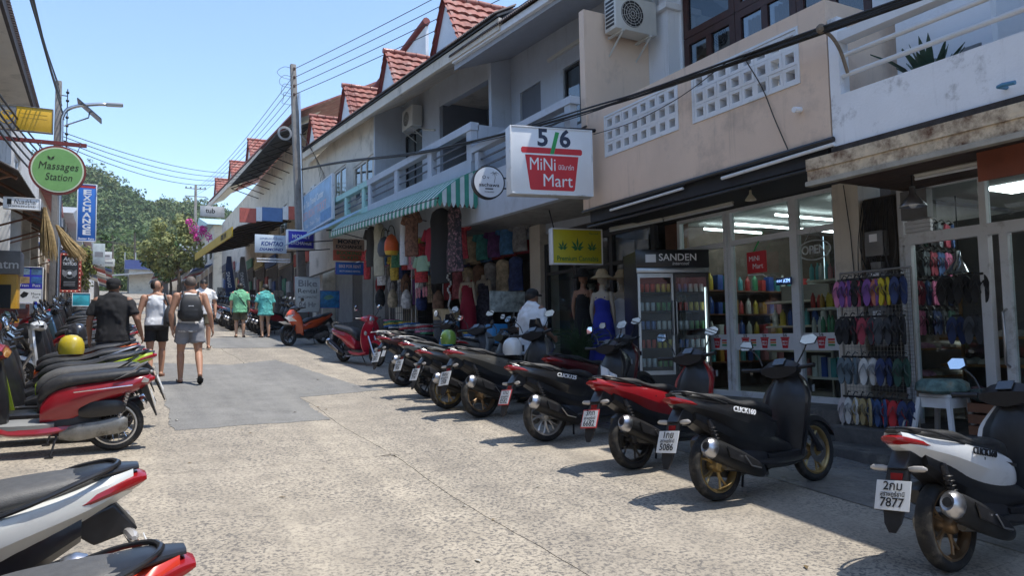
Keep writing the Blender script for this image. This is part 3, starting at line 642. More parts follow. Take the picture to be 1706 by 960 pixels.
# the near end of the awning hangs as a striped cheek with points
for i in range(9):
    m = MB(); x = 5.43+.095*i; x2 = x+.092; f = lambda xx: 4.46+(5.05-4.46)*(xx-5.42)/(XR-5.42)+.08*math.sin((xx-5.42)/(XR-5.42)*PI)
    m.loft([[(x, 13.03, f(x)-.005), (x2, 13.03, f(x2)-.005), (x2, 13.042, f(x2)-.005), (x, 13.042, f(x)-.005)],
            [(x, 13.03, 4.36), (x2, 13.03, 4.36), (x2, 13.042, 4.36), (x, 13.042, 4.36)],
            [((x+x2)/2-.01, 13.03, 4.27), ((x+x2)/2+.01, 13.03, 4.27), ((x+x2)/2+.01, 13.042, 4.27), ((x+x2)/2-.01, 13.042, 4.27)]])
    m.build('cloth_stripe', (AWG, AWW)[i % 2], AW, world=True)
m = MB(); m.tube([(5.43, 13.0, 4.42), (5.43, 20.95, 4.86)], .018, 8); m.build('front_bar', DARK, AW, smooth=50, world=True)
for y in (13.2, 15.8, 18.4, 20.8): m = MB(); m.tube([(5.43, y, 4.44+.055*(y-13)), (XR, y, 4.3+.05*(y-13))], .014, 6); m.build('bracket', DARK, AW, smooth=50, world=True)

# second terrace and what stands beyond it
E_ = root('far_terrace', (8, 42, 3.2), 'cream terrace with red tiled dormers and dark metal canopy beyond the utility pole', 'building')
def eave2(y): return 11.25+.055*(y-31)
part('wall', CREAM, E_, lambda m: wall_x(m, 7.4, 7.6, 31, 62, gz(31)-.1, 11.3, [(33,35,7.0,8.4),(37,39,7.2,8.6),(42,44,7.6,9),(48,50,8,9.4),(54,56,8.4,9.8)]))
for (a, b, c, d) in ((33,35,7.0,8.4),(37,39,7.2,8.6),(42,44,7.6,9),(48,50,8,9.4),(54,56,8.4,9.8)): window(E_, 7.5, a+.02, b-.02, c+.02, d-.02, WWALL, 2, .08)
part('end_wall', CREAM, E_, lambda m: m.box(7.61, 13, 31, 31.2, 2.2, 11.2))
part('fascia', CREAM, E_, lambda m: slant(m, 6.46, 6.54, 39, 64, eave2(39)-.3, eave2(63)-.3, eave2(39), eave2(63)))
part('soffit', CREAM, E_, lambda m: m.add([(6.541,31,eave2(31)-.2),(6.541,63,eave2(63)-.2),(7.6,63,eave2(63)+.3),(7.6,31,eave2(31)+.3)], [(0,1,2,3)]))
part('roof', TILER, E_, lambda m: m.hexa([(6.42,31,eave2(31)+.02),(13,31,eave2(31)+3.4),(13,63,eave2(63)+3.4),(6.42,63,eave2(63)+.02)], [(6.42,31,eave2(31)+.1),(13,31,eave2(31)+3.5),(13,63,eave2(63)+3.5),(6.42,63,eave2(63)+.1)]))
for y in (43.5, 51, 59): dormer(y, eave2(y)+.1, eave2(y)+1.35, .9, par=E_)
# dark canopy over the upper floor: sheet on trusses
CAN = root('metal_canopy', (6.4, 36, 10), 'dark corrugated metal canopy on brackets above the far terrace balcony', 'canopy')
def sheetx(m, y0, y1, xo, xi, zo0, zo1, zi0, zi1, p=.25, a=.03):
    n = int((y1-y0)/p*2); loops = []
    for i in range(n+1):
        t = i/n; y = y0+(y1-y0)*t; w = a*(i % 2)
        loops.append([(xo, y, zo0+(zo1-zo0)*t+w), (xo, y, zo0+(zo1-zo0)*t+w+.02), (xi, y, zi0+(zi1-zi0)*t+w+.02), (xi, y, zi0+(zi1-zi0)*t+w)])
    m.loft(loops)
m = MB(); sheetx(m, 30.9, 45.3, 5.8, 7.4, 10.35, 10.85, 11.1, 11.55); m.build('sheet', CORR, CAN, world=True)
for k in range(9):
    y = 31.2+k*1.75; z = 10.3+(y-30.9)*.034
    m = MB(); m.tube([(5.85, y, z-.03), (7.4, y, z+.68)], .03, 6); m.tube([(5.9, y, z-.04), (7.4, y, z-.5)], .025, 6); m.build('truss', DARK, CAN, world=True)
# yellow-edged shop canopy
YE = root('shop_canopy', (5.5, 40, 6.5), 'brown underside shop canopy with yellow lettered front edge', 'canopy')
m = MB(); sheetx(m, 32.2, 50, 4.45, 7.4, 6.55, 7.25, 7.55, 8.0); m.build('sheet', mat('brown_corrugated', (.09,.065,.05), .7, var=.3, scale=3), YE, world=True)
YEL = mat('yellow_board', (.55,.38,.03), .5, var=.1, scale=3)
m = MB(); slant(m, 4.38, 4.44, 33.5, 50, 6.33, 6.98, 6.75, 7.40); m.build('fascia_board', YEL, YE, world=True)
text('STORE  24 H', .34, (4.37-5.5, 36.2-40, 6.65-6.5), (0,-1,-.04), INK, YE, bold=.03)
for k in range(10):
    y = 32.5+k*1.75; m = MB(); m.tube([(4.5, y, 6.5+(y-32.2)*.039), (7.4, y, 7.45+(y-32.2)*.026)], .03, 6); m.build('purlin', DARK, YE, world=True)
for k, mm in enumerate((mat('faded_red_sheet',(.5,.12,.09),.6,var=.1), WWALL, mat('faded_blue_sheet',(.10,.2,.42),.6,var=.1), WWALL, MATS['faded_red_sheet'])):
    wd = (.55,.2,.7,.2,.55)[k]; x = 4.5+sum((.55,.2,.7,.2,.55)[:k])*1.2
    m = MB(); m.box(x, x+wd*1.2-.01, 32.05, 32.15, 6.75+.12*(x-4.5), 7.35+.1*(x-4.5)); m.build('end_panel', mm, YE, world=True)

# dark panels painted as shaded shop openings, fascia signs and shelves along the far terrace
fc = [(.45,.08,.06),(.5,.5,.5),(.06,.12,.3),(.55,.45,.2),(.1,.3,.2),(.55,.55,.55),(.3,.1,.1),(.1,.1,.12)]
for k in range(8):
    y = 31.6+k*3.7; zb = gz(y)
    part('opening_shade_panel', ROOM, E_, lambda m: m.box(7.30, 7.39, y, y+3.1, zb+.1, zb+2.7))  # flat dark slab, its colour stands in for the shade inside
    part('fascia_sign', mat('fascia_%d' % k, fc[k], .6, var=.25, scale=4), E_, lambda m: m.box(7.22, 7.29, y+.1, y+3.0, zb+2.75, zb+3.3))
    for q in range(3): part('display_panel', mat('fascia_%d' % ((k+q*3) % 8), fc[(k+q*3) % 8], .6), E_, lambda m: m.box(7.20, 7.28, y+.2+q, y+.85+q, zb+.5+.3*(q % 2), zb+1.9+.2*q))
    for q in range(4): part('goods_shelf', mat('shelf_goods_%d' % (q % 2), ((.12,.10,.09),(.3,.27,.22))[q % 2], .8, var=.6, scale=12), E_, lambda m: m.box(6.7, 7.1, y+.3+.6*q, y+.75+.6*q, zb, zb+.8+.35*((k+q) % 3)))
# ------------------------------------------------------------------ scooters
def paint(name, col, rough=.28, coat=.7, var=.06): return mat(name, col, rough, var=var, scale=3, coat=coat, dirt=[min(1, c*.7+.05) for c in col], dirt_amt=.12, dirt_scale=7)
SEATM = mat('black_seat_vinyl', (.022,.022,.024), .5, var=.3, scale=30, bump=.15, bscale=220, dirt=(.07,.065,.055), dirt_amt=.3, dirt_scale=5)
SEATG = mat('grey_seat_vinyl', (.085,.083,.08), .55, var=.15, scale=30, bump=.15, bscale=220, dirt=(.13,.12,.105), dirt_amt=.3, dirt_scale=5)
ENG = mat('cast_engine_case', (.26,.255,.24), .5, metal=.7, var=.2, scale=12, dirt=(.09,.08,.065), dirt_amt=.4, dirt_scale=8)
MUF = mat('black_muffler', (.02,.02,.021), .45, metal=.4, var=.3, scale=10)
PLATE = mat('plate_white', (.70,.71,.70), .45, var=.05)
PLATER = mat('plate_red_holder', (.55,.05,.05), .4, var=.05)
HEADL = mat('headlight_lens', (.55,.58,.6), .08, metal=.5, var=.1, coat=1)
def sec(x, zb, zt, wb, wm, wt, zm=.5, n=0):
    """closed section across a body: bottom, widest and top half-widths"""
    h = zt-zb; z = zb+h*zm
    half = [(0, zb), (wb, zb+.01*0), (wm*.97, zb+(z-zb)*.62), (wm, z), (wm*.93, z+(zt-z)*.55), (wt, zt-h*.05), (wt*.5, zt)]
    pts = [(x, y, zz) for y, zz in half] + [(x, 0, zt)] + [(x, -y, zz) for y, zz in reversed(half[1:])]
    return pts
def loftx(rows, k=4):
    """rows of (x, zb, zt, wb, wm, wt[, zm]) smoothed along the length"""
    rows = [tuple(r) if len(r) == 7 else tuple(r)+(.5,) for r in rows]
    return [sec(*r) for r in (crom(rows, k) if k > 1 else rows)]
def ring(prof_pts, c, n=36):
    m = MB(); m.lathe(prof_pts, c, 'y', n, closed=True); return m
WHEELS = {}
def wheel(par, x, r, w, rimm, spokes, name, disc=False):
    """wheel with the axle along y; spokes: number of cast blades, negative for wire spokes"""
    e = bpy.data.objects.new(name, None); C.objects.link(e); e.empty_display_size = .1; e.parent = par; e.location = (x, 0, r)
    key = (r, w, rimm.name, spokes, disc)
    if key not in WHEELS:
        ri = r*.735; tp = []
        for i in range(12):
            a = 2*PI*i/12; tp.append(((r+ri)/2 + (r-ri)/2*math.cos(a)*1.0, w/2*math.copysign(abs(math.sin(a))**.75, math.sin(a))))
        t = ring(tp, (0,0,0), 40)
        tm = t.mesh('tyre', RUBBER, 50)
        rp = [(ri+.012, -w*.36), (ri+.014, w*.36), (ri-.004, w*.38), (ri-.014, w*.24), (ri-.022, 0), (ri-.014, -w*.24), (ri-.004, -w*.38)]
        q = ring(rp, (0,0,0), 36); rm = q.mesh('rim', rimm, 45)
        q = MB()
        if spokes > 0:
            for k in range(spokes):
                a = 2*PI*k/spokes
                for d in (-.13, .13):
                    q.tube([(.04*math.cos(a), 0, .04*math.sin(a)), ((ri*.6)*math.cos(a+d*.7), 0, (ri*.6)*math.sin(a+d*.7)), ((ri-.01)*math.cos(a+d*1.5), 0, (ri-.01)*math.sin(a+d*1.5))], [.014, .010, .012], 6)
        else:
            for k in range(-spokes):
                a = 2*PI*k/-spokes; s = 1 if k % 2 else -1
                q.tube([(.055*math.cos(a+.5*s), .03*s, .055*math.sin(a+.5*s)), ((ri-.008)*math.cos(a), 0, (ri-.008)*math.sin(a))], .0028, 4)
        sm = q.mesh('spokes', rimm if spokes > 0 else CHROME, 50)
        q = MB(); q.lathe([(.0,-.06),(.045,-.06),(.055,-.045),(.055,.045),(.045,.06),(0,.06)], (0,0,0), 'y', 18)
        hm = q.mesh('hub', ENG if spokes < 0 else rimm, 40)
        dm = None
        if disc:
            q = MB(); q.lathe([(.06,-.062),(.11,-.062),(.11,-.058),(.06,-.058)], (0,0,0), 'y', 28, closed=True); dm = q.mesh('brake_disc', STEEL, 40)
        WHEELS[key] = (tm, rm, sm, hm, dm)
    for nm, me in zip(('tyre', 'rim', 'spokes', 'hub', 'brake_disc'), WHEELS[key]):
        if me:
            o = bpy.data.objects.new(nm, me); C.objects.link(o); o.parent = e
            if nm == 'spokes': o['kind'] = 'stuff'
    return e
def scooter(loc, yaw, col, label, style='sport', rim=None, seat=None, accent=None, name='parked_scooter', group='parked scooters', lean=.0, plate=('2กม', '7877'), plate_red=False, logo=None, logom=None, low=False, rail=None, steer=0.0, mirror_tilt=0.0, floorm=None, spokes=None, scale=1.0, shieldc=None, screen=False, rack=False):
    S = root(name, (loc[0], loc[1], gz(loc[1])), label, 'scooter', group, rot=(lean, -math.atan(SLOPE)*math.sin(yaw), yaw))
    S.scale = (scale,)*3
    P = paint('paint_%d_%d_%d' % tuple(int(c*1000) for c in col), col)
    A = accent or BLACK; seat = seat or SEATM; rim = rim or BLACK; rail = rail or BLACK; SH = shieldc or P
    sport = style == 'sport'
    rr = .278 if sport else .262; wb = 1.28 if sport else 1.25
    wheel(S, 0, rr, .10, rim, spokes or (5 if sport else -28), 'rear_wheel')
    wheel(S, wb, rr, .085, rim, spokes or (5 if sport else -28), 'front_wheel', True)
    tuck = ('tail_cover', 'tail_light', 'indicator', 'rear_mudguard', 'number_plate', 'grab_rail')
    def tx(x): return x if x > -.12 else -.12+(x+.12)*.62
    def add(nm, m, mb, smooth=38, bevel=0):
        if not sport and nm in tuck: mb.v = [(tx(v[0]), v[1], v[2]) for v in mb.v]
        return mb.build(nm, m, S, smooth, bevel)
    if sport:
        # painted tail covers, kept apart from the black lower covers
        add('tail_cover', P, MB().loft(loftx([(.72,.40,.56,.06,.10,.05,.6),(.60,.39,.66,.09,.152,.09,.6),(.40,.43,.72,.10,.176,.11,.66),(.16,.52,.77,.10,.185,.12,.66),(-.08,.635,.815,.09,.168,.11,.62),(-.28,.72,.85,.06,.122,.085,.55),(-.42,.79,.88,.03,.062,.05,.5)])), 32)
        add('lower_cover', A, MB().loft(loftx([(.80,.28,.40,.09,.15,.10,.5),(.64,.29,.46,.10,.155,.12,.5),(.42,.33,.50,.10,.14,.12,.5),(.18,.40,.57,.08,.125,.12,.55),(-.06,.52,.65,.07,.115,.11,.55),(-.26,.64,.745,.05,.095,.08,.5)])), 32)
        add('side_crease', A, MB().loft([[(.64,s*.153,.585),(.20,s*.186,.672),(.20,s*.184,.655),(.64,s*.15,.565)] for s in (1,)] + [[(.64,.0,.585),(.20,.0,.672),(.20,.0,.655),(.64,.0,.565)]] + [[(.64,-.153,.585),(.20,-.186,.672),(.20,-.184,.655),(.64,-.15,.565)]]), 20)
        add('seat', seat, MB().loft(loftx([(.70,.60,.665,.04,.07,.04),(.62,.63,.735,.08,.115,.07),(.45,.68,.775,.11,.145,.10),(.27,.71,.78,.12,.155,.115),(.14,.74,.805,.12,.158,.12),(.02,.77,.85,.12,.15,.11),(-.16,.795,.872,.09,.125,.09),(-.29,.83,.878,.05,.085,.06),(-.33,.845,.868,.02,.05,.03)], 5)), 45)
        for s in (-1, 1):
            add('grab_rail', rail, MB().tube(crom([(.04,s*.160,.768),(-.11,s*.162,.815),(-.25,s*.132,.865),(-.35,s*.07,.892),(-.375,0,.895)], 3), [.0095]*12+[.011], 8))
        add('tail_light', RED, MB().loft(loftx([(-.22,.752,.79,.07,.134,.08),(-.30,.768,.825,.065,.119,.075),(-.42,.80,.86,.04,.076,.05),(-.465,.825,.852,.02,.05,.03)], 3)), 32)
        add('tail_panel', A, MB().loft(loftx([(-.20,.83,.872,.06,.10,.06),(-.34,.855,.89,.05,.075,.05),(-.44,.868,.888,.02,.04,.03)], 3)), 32)
        add('number_plate_arm', A, MB().loft([[(-.20,y,.70),(-.36,y,.76),(-.44,y,.66),(-.30,y,.62)] for y in (-.06,.06)]), 20, .008)
        add('rear_mudguard', A, MB().loft([[(-.385,-.065,.66),(-.385,.065,.66),(-.42,.065,.66),(-.42,-.065,.66)],[(-.47,-.075,.50),(-.47,.075,.50),(-.49,.075,.50),(-.49,-.075,.50)],[(-.53,-.05,.36),(-.53,.05,.36),(-.545,.05,.36),(-.545,-.05,.36)],[(-.55,-.02,.31),(-.55,.02,.31),(-.56,.02,.31),(-.56,-.02,.31)]]), 40)
        for s in (-1, 1): add('indicator', AMBER, MB().tube([(-.40,s*.05,.655),(-.41,s*.10,.66),(-.415,s*.155,.662),(-.415,s*.175,.662)], [.012,.019,.018,.008], 8))
        add('reflector', RED, MB().obox((-.436,0,.615), (.012,.075,.04), (0,.3,0)), 20)
        pn = add('number_plate', PLATER if plate_red else PLATE, MB().obox((-.505,0,.515), (.005,.215,.175), (0,.38,0)), 20, .002)
        nrm = Vector((-math.cos(.38), 0, math.sin(.38)*1)); upv = Vector((-math.sin(.38)*-1, 0, math.cos(.38)))
        if plate_red: mb = MB(); mb.obox(Vector((-.505,0,.515))+Vector((-.0035,0,.0014)), (.004,.19,.15), (0,.38,0)); mb.build('plate_face', PLATE, pn)
        tm = PLATER if plate_red else INK
        if not low:
            for s_, dz, sz in ((plate[0], .052, .072), ('สุราษฎร์ธานี', .005, .036), (plate[1], -.045, .075)):
                text(s_, sz, Vector((-.505,0,.515)) + nrm*.0065 + upv*dz, (0,-1,0), INK, pn, bold=.012, up=upv, extrude=.0003, fit=.15 if len(s_) > 5 else None, name='plate_lettering')
    else:
        # rounder retro body
        add('tail_cover', P, MB().loft(loftx([(.62,.30,.50,.08,.14,.10),(.52,.31,.62,.10,.165,.13),(.34,.36,.68,.11,.18,.14,.55),(.12,.48,.705,.11,.185,.14,.55),(-.10,.56,.735,.10,.18,.135,.5),(-.28,.61,.755,.08,.15,.11,.5),(-.40,.65,.755,.05,.10,.075,.5),(-.46,.68,.73,.02,.05,.03,.5)])), 45)
        add('seat', seat, MB().loft(loftx([(.64,.50,.62,.05,.10,.06),(.58,.54,.70,.09,.135,.09),(.44,.63,.765,.11,.155,.11),(.22,.68,.785,.12,.165,.12),(0,.705,.805,.12,.165,.12),(-.18,.735,.815,.10,.145,.10),(-.28,.75,.805,.06,.10,.06),(-.31,.765,.79,.02,.06,.03)], 5)), 50)
        for s in (-1, 1):
            add('grab_rail', rail, MB().loft([[(-.0,s*.165,.72),(-.0,s*.185,.72),(-.05,s*.185,.745),(-.05,s*.165,.745)],[(-.22,s*.15,.80),(-.22,s*.17,.80),(-.25,s*.17,.835),(-.25,s*.15,.835)],[(-.33,s*.06,.85),(-.33,s*.08,.85),(-.38,s*.08,.875),(-.38,s*.06,.875)],[(-.35,0,.855),(-.35,s*.02,.855),(-.40,s*.02,.88),(-.40,0,.88)]]), 40)
        add('tail_light', RED, MB().loft(loftx([(-.36,.66,.745,.05,.11,.08),(-.45,.675,.735,.04,.085,.06),(-.50,.69,.72,.02,.04,.03)], 3)), 45)
        for s in (-1, 1): add('indicator', AMBER, MB().loft([[(-.30,s*.135,.69),(-.34,s*.13,.735),(-.40,s*.10,.715),(-.38,s*.11,.675)],[(-.31,s*.165,.69),(-.345,s*.155,.728),(-.42,s*.115,.71),(-.40,s*.125,.68)]]), 30)
        add('rear_mudguard', A, MB().loft([[(-.30,-.07,.60),(-.30,.07,.60),(-.38,.07,.66),(-.38,-.07,.66)],[(-.43,-.07,.46),(-.43,.07,.46),(-.47,.07,.47),(-.47,-.07,.47)],[(-.52,-.05,.33),(-.52,.05,.33),(-.54,.05,.335),(-.54,-.05,.335)]]), 40)
        pn = add('number_plate', PLATE, MB().obox((-.475,0,.52), (.005,.215,.175), (0,.45,0)), 20, .002)
        nrm = Vector((-math.cos(.45), 0, math.sin(.45))); upv = Vector((math.sin(.45), 0, math.cos(.45)))
        if not low:
            for s_, dz, sz in ((plate[0], .045, .07), (plate[1], -.04, .075)): text(s_, sz, Vector((tx(-.475),0,.52)) + nrm*.006 + upv*dz, (0,-1,0), INK, pn, bold=.012, up=upv, extrude=.0003, name='plate_lettering')
        add('side_trim', CHROME, MB().tube([(.34,.19,.615),(.05,.193,.645),(-.16,.182,.665)], .006, 6))
        add('side_trim', CHROME, MB().tube([(.34,-.19,.615),(.05,-.193,.645),(-.16,-.182,.665)], .006, 6))
    # engine block, belt case on the left, muffler on the right
    add('belt_case', ENG, MB().loft(crom([(.46,.16,.20,.05),(.30,.21,.21,.085),(.10,.23,.245,.075),(-.06,.215,.27,.085),(-.12,.20,.28,.05)], 3) and [[(x, yy, zc+hh*sn) if 0 else (x, .07+(yo-.07)*wv, zc+hh*sn) for wv, sn in ((0,-1),(.75,-1),(1,-.55),(1,.55),(.75,1),(0,1))] for (x, yo, zc, hh) in crom([(.46,.14,.21,.05),(.30,.165,.22,.08),(.10,.17,.25,.075),(-.06,.165,.275,.08),(-.12,.14,.28,.05)], 3)]), 40)
    add('engine_block', DARK, MB().loft(loftx([(.62,.20,.34,.08,.12,.08),(.45,.18,.40,.09,.13,.10),(.25,.20,.42,.07,.10,.08),(.12,.22,.36,.04,.07,.05)], 2)), 40)
    add('air_filter_case', A, MB().loft(loftx([(.30,.36,.46,.05,.07,.04),(.20,.34,.52,.06,.085,.06),(-.05,.37,.52,.05,.08,.05),(-.12,.40,.48,.03,.05,.03)], 2)).__class__() if 0 else _shift(MB().loft(loftx([(.30,.38,.46,.03,.05,.03),(.20,.36,.52,.04,.065,.05),(-.02,.38,.53,.04,.065,.05),(-.10,.41,.49,.03,.04,.03)], 2)), 0, .115, 0), 40)
    add('shock_absorber', STEEL if not sport else DARK, MB().tube([(-.03, -.12 if sport else .13, .30), (-.14, -.11 if sport else .12, .66)], .022, 8))
    sp = MB()
    for k in range(9): a = k/9; sp.lathe([(.024,-.006),(.032,0),(.024,.006)], (-.04-.09*a, -.12 if sport else .13, .36+.26*a), 'z', 10)
    add('shock_spring', BLACK if sport else CHROME, sp)['kind'] = 'stuff'
    add('exhaust_pipe', STEEL, MB().tube(crom([(.52,-.06,.22),(.46,-.13,.17),(.34,-.17,.17),(.22,-.18,.22)], 4), .018, 8))
    mo = [(.32,.040,.20),(.24,.060,.235),(.02,.078,.33),(-.17,.080,.41),(-.235,.074,.437)]
    ax = Vector((-.55,0,.235)).normalized(); up_ = Vector((.235,0,.55)).normalized()
    lo = []
    for (x, r_, z) in crom(mo, 3):
        lo.append([Vector((x, -.205, z)) + Vector((0,1,0))*math.cos(2*PI*k/14)*r_*.85 + up_*math.sin(2*PI*k/14)*r_*1.08 for k in range(14)])
    add('muffler', MUF, MB().loft(lo), 50)
    c0 = Vector((-.235,-.205,.437)); ec = []
    for (d, r_) in ((0,.076),(.015,.079),(.055,.073),(.085,.048),(.08,.032)): ec.append([c0 + ax*d + Vector((0,1,0))*math.cos(2*PI*k/14)*r_*.85 + up_*math.sin(2*PI*k/14)*r_*1.05 for k in range(14)])
    add('muffler_cap', STEEL if sport else CHROME, MB().loft(ec), 50)
    add('muffler_tip', BLACK, MB().cyl(c0+ax*.06, c0+ax*.088, .028, 12))
    add('heat_shield', A if sport else CHROME, MB().loft([[(.20,-.262,.30),(.20,-.268,.235),(-.13,-.276,.36),(-.15,-.27,.455)],[(.20,-.272,.30),(.20,-.278,.235),(-.13,-.287,.36),(-.15,-.281,.455)]]), 20, .004)
    if sport: add('heat_shield_trim', STEEL, MB().tube([(.22,-.275,.245),(.10,-.286,.275),(.03,-.29,.36)], .006, 6))
    add('rear_fork_arm', ENG, MB().tube([(.36,-.10,.22),(.15,-.10,.25),(0,-.095,.278)], [.03,.025,.032], 8))
    add('stand', DARK, MB().tube([(.48,.13,.20),(.52,.20,.02)], .011, 6)); add('stand_foot', DARK, MB().obox((.53,.205,.012), (.07,.03,.012)), 20)
    # floor and belly
    fm = floorm or A
    add('footboard', fm, MB().loft([[(x, y, z) for y, z in ((-w,.275),(-w,.315),(-w*.9,.325),(w*.9,.325),(w,.315),(w,.275))] for x, w in ((.50,.14),(.62,.175),(.85,.175),(1.0,.13))]), 30)
    add('belly_cover', P if not sport else A, MB().loft(loftx([(.36,.24,.30,.08,.13,.10),(.55,.20,.285,.12,.185,.17),(.85,.20,.285,.12,.19,.17),(1.02,.25,.33,.09,.14,.11)], 3)), 40)
    # front: leg shield, inner panel, nose, fender, fork
    if sport:
        shl = [(.26,.84,1.02,.17),(.38,.86,1.06,.20),(.52,.885,1.11,.225),(.66,.915,1.19,.24),(.78,.95,1.27,.235),(.87,.985,1.295,.185),(.94,1.01,1.25,.13),(1.0,1.03,1.17,.07)]
    else:
        shl = [(.28,.92,1.02,.14),(.42,.92,1.06,.20),(.58,.93,1.085,.225),(.72,.95,1.10,.22),(.86,.97,1.12,.18),(.95,.985,1.12,.12)]
    def sl(z, xb, xf, w, dx=0): return [(xb+.05-dx,-w*.55,z),(xb+.045,-w,z),(xb+.075,-w*1.02,z),(xb+.45*(xf-xb)+.02,-w*.80,z),(xf-.03,-w*.36,z),(xf,0,z),(xf-.03,w*.36,z),(xb+.45*(xf-xb)+.02,w*.80,z),(xb+.075,w*1.02,z),(xb+.045,w,z),(xb+.05-dx,w*.55,z)]
    add('leg_shield', SH, MB().loft([sl(*r) for r in crom(shl, 3)]), 30 if sport else 50)
    add('inner_panel', A, MB().loft([[(xb+.05,-w*.9,z),(xb+.05,w*.9,z),(xb+.005,w*.62,z),(xb-.03,w*.35,z),(xb-.03,-w*.35,z),(xb+.005,-w*.62,z)] for z, xb, xf, w in crom(shl, 2)]), 35)
    if sport:
        for s in (-1, 1): add('headlight', HEADL, MB().loft([[(1.27,s*.02,.79),(1.20,s*.14,.80),(1.17,s*.17,.86),(1.27,s*.03,.855)],[(1.295,s*.02,.79),(1.225,s*.145,.80),(1.195,s*.175,.86),(1.295,s*.03,.855)]]), 20)
    else:
        for s in (-1, 1): add('indicator', AMBER, MB().ball((1.06,s*.15,.70), .045, 10, 6, (.6,.8,1.1)))
        add('badge', CHROME, MB().obox((1.115,0,.78), (.01,.03,.07)), 20)
    fe = []
    for k in range(11):
        a = R(18+k*14); fr = rr+.03
        fe.append([(wb+fr*math.cos(a), y, rr+fr*math.sin(a)-dz) for y, dz in ((-.062,.045),(-.05,.0),(0,-.012),(.05,.0),(.062,.045))])
    fb = MB(); n5 = 5; o = 0
    for l in fe: fb.v += l
    for k in range(10):
        for j in range(4): fb.f.append((k*5+j, k*5+j+1, k*5+6+j, k*5+5+j))
    add('front_fender', (A if sport else P), fb, 50)
    for s in (-1, 1): add('fork_leg', DARK if sport else STEEL, MB().tube([(1.03,s*.075,.66),(wb-.03,s*.085,rr+.05),(wb,s*.085,rr)], [.022,.024,.03], 8))
    # handlebar assembly turns with the steering
    hx, hz = (.985, 1.02) if sport else (.97, 1.0)
    Hs = bpy.data.objects.new('handlebar', None); C.objects.link(Hs); Hs.empty_display_size = .1; Hs.parent = S; Hs.location = (hx, 0, hz); Hs.rotation_euler = (0, 0, steer)
    def hadd(nm, m, mb, smooth=38, bevel=0): return mb.build(nm, m, Hs, smooth, bevel)
    if sport:
        hadd('handlebar_cover', A, MB().loft([[(-.05,y,-.07*k),(-.045,y,.02*k),(.02,y,.075*k),(.10*k,y,.02*k),(.09*k,y,-.05*k),(.03,y,-.09*k)] for y, k in ((-.17,.45),(-.11,.9),(0,1.2),(.11,.9),(.17,.45))]), 35)
        hadd('instrument_panel', mat('dash_glass', (.03,.035,.04), .12, coat=.6), MB().obox((-.018,0,.064), (.085,.11,.010), (0,-.72,0)), 20, .004)
    else:
        hadd('handlebar_cover', P, MB().loft([[(-.07,y,-.05*k),(-.05,y,.05*k),(.02,y,.07*k),(.11*k,y,.03*k),(.12*k,y,-.06*k),(.0,y,-.08*k)] for y, k in ((-.20,.4),(-.13,.8),(0,1.2),(.13,.8),(.20,.4))]), 50)
        hadd('headlight', HEADL, MB().ball((.10,0,-.02), .075, 16, 10, (.5,1,1)), 60)
    for s in (-1, 1):
        hadd('grip', BLACK, MB().tube([(-.02,s*.19,.0),(-.06,s*.32,.01),(-.065,s*.345,.01)], [.019,.019,.022], 10))
        hadd('brake_lever', STEEL if not sport else DARK, MB().tube([(.02,s*.17,.01),(.03,s*.22,.015),(-.01,s*.33,.02)], [.010,.008,.007], 6))
        hadd('mirror_stem', BLACK, MB().tube(crom([(-.01,s*.17,.04),(.02,s*.22,.13),(-.01,s*.285,.215)], 3), .007, 6))
        c = Vector((-.02, s*.30, .235))
        if sport: pl = [(-.075,-.02),(-.05,.04),(.05,.05),(.085,.015),(.055,-.04),(-.03,-.045)]
        else: pl = [(.06*math.cos(2*PI*k/16), .06*math.sin(2*PI*k/16)) for k in range(16)]
        tl = .30+mirror_tilt; rt = Matrix.Rotation(-s*.18, 3, 'Z') @ Matrix.Rotation(tl, 3, 'Y')
        def mp(dx, k): return [c + rt @ Vector((dx, s*p[0]*k, p[1]*k)) for p in pl]
        hadd('mirror_case', BLACK if sport else CHROME, MB().loft([mp(.0,1), mp(.012,1.02), mp(.032,.62)]), 45)
        mg = MB(); mg.add(mp(-.002,.93), [tuple(range(len(pl)))]); hadd('mirror_glass', MIRROR, mg)
    if screen:
        add('windscreen', mat('smoked_screen', (.03,.03,.035), .12, coat=.6), MB().loft([[(1.16-.02*abs(q),.045*q*k,z) for q in (-3,-2,-1,0,1,2,3)]+[(1.15-.02*abs(q),.045*q*k,z) for q in (3,2,1,0,-1,-2,-3)] for z, k in ((.93,1.0),(1.05,1.05),(1.16,.85),(1.24,.45))] if 0 else [[(1.17-.16*(z-.93)-.012*q*q,.042*q*k,z) for q in (-3,-2,-1,0,1,2,3)]+[(1.16-.16*(z-.93)-.012*q*q,.042*q*k,z) for q in (3,2,1,0,-1,-2,-3)] for z, k in ((.93,1.0),(1.05,1.05),(1.16,.85),(1.23,.5))]), 50)
    if rack:
        for s in (-1, 1): add('rack_rail', STEEL, MB().tube(crom([(-.05,s*.10,.86),(-.28,s*.10,.93),(-.52,s*.10,.94)], 3), .009, 6))
        for x in (-.28,-.40,-.52): add('rack_bar', STEEL, MB().tube([(x,-.10,.935),(x,.10,.935)], .008, 6))
    if logo and sport:
        for s in (-1, 1):
            text(logo, .062, (.20, s*.191, .70), (-s,0,-s*.20) if s > 0 else (1,0,-.20), logom or WINK, S, bold=.01, up=(0,-s*.1,1), extrude=.004, shear=.25, name='model_lettering')
    return S
def _shift(mb, dx, dy, dz):
    mb.v = [(x+dx, y+dy, z+dz) for x, y, z in mb.v]; return mb
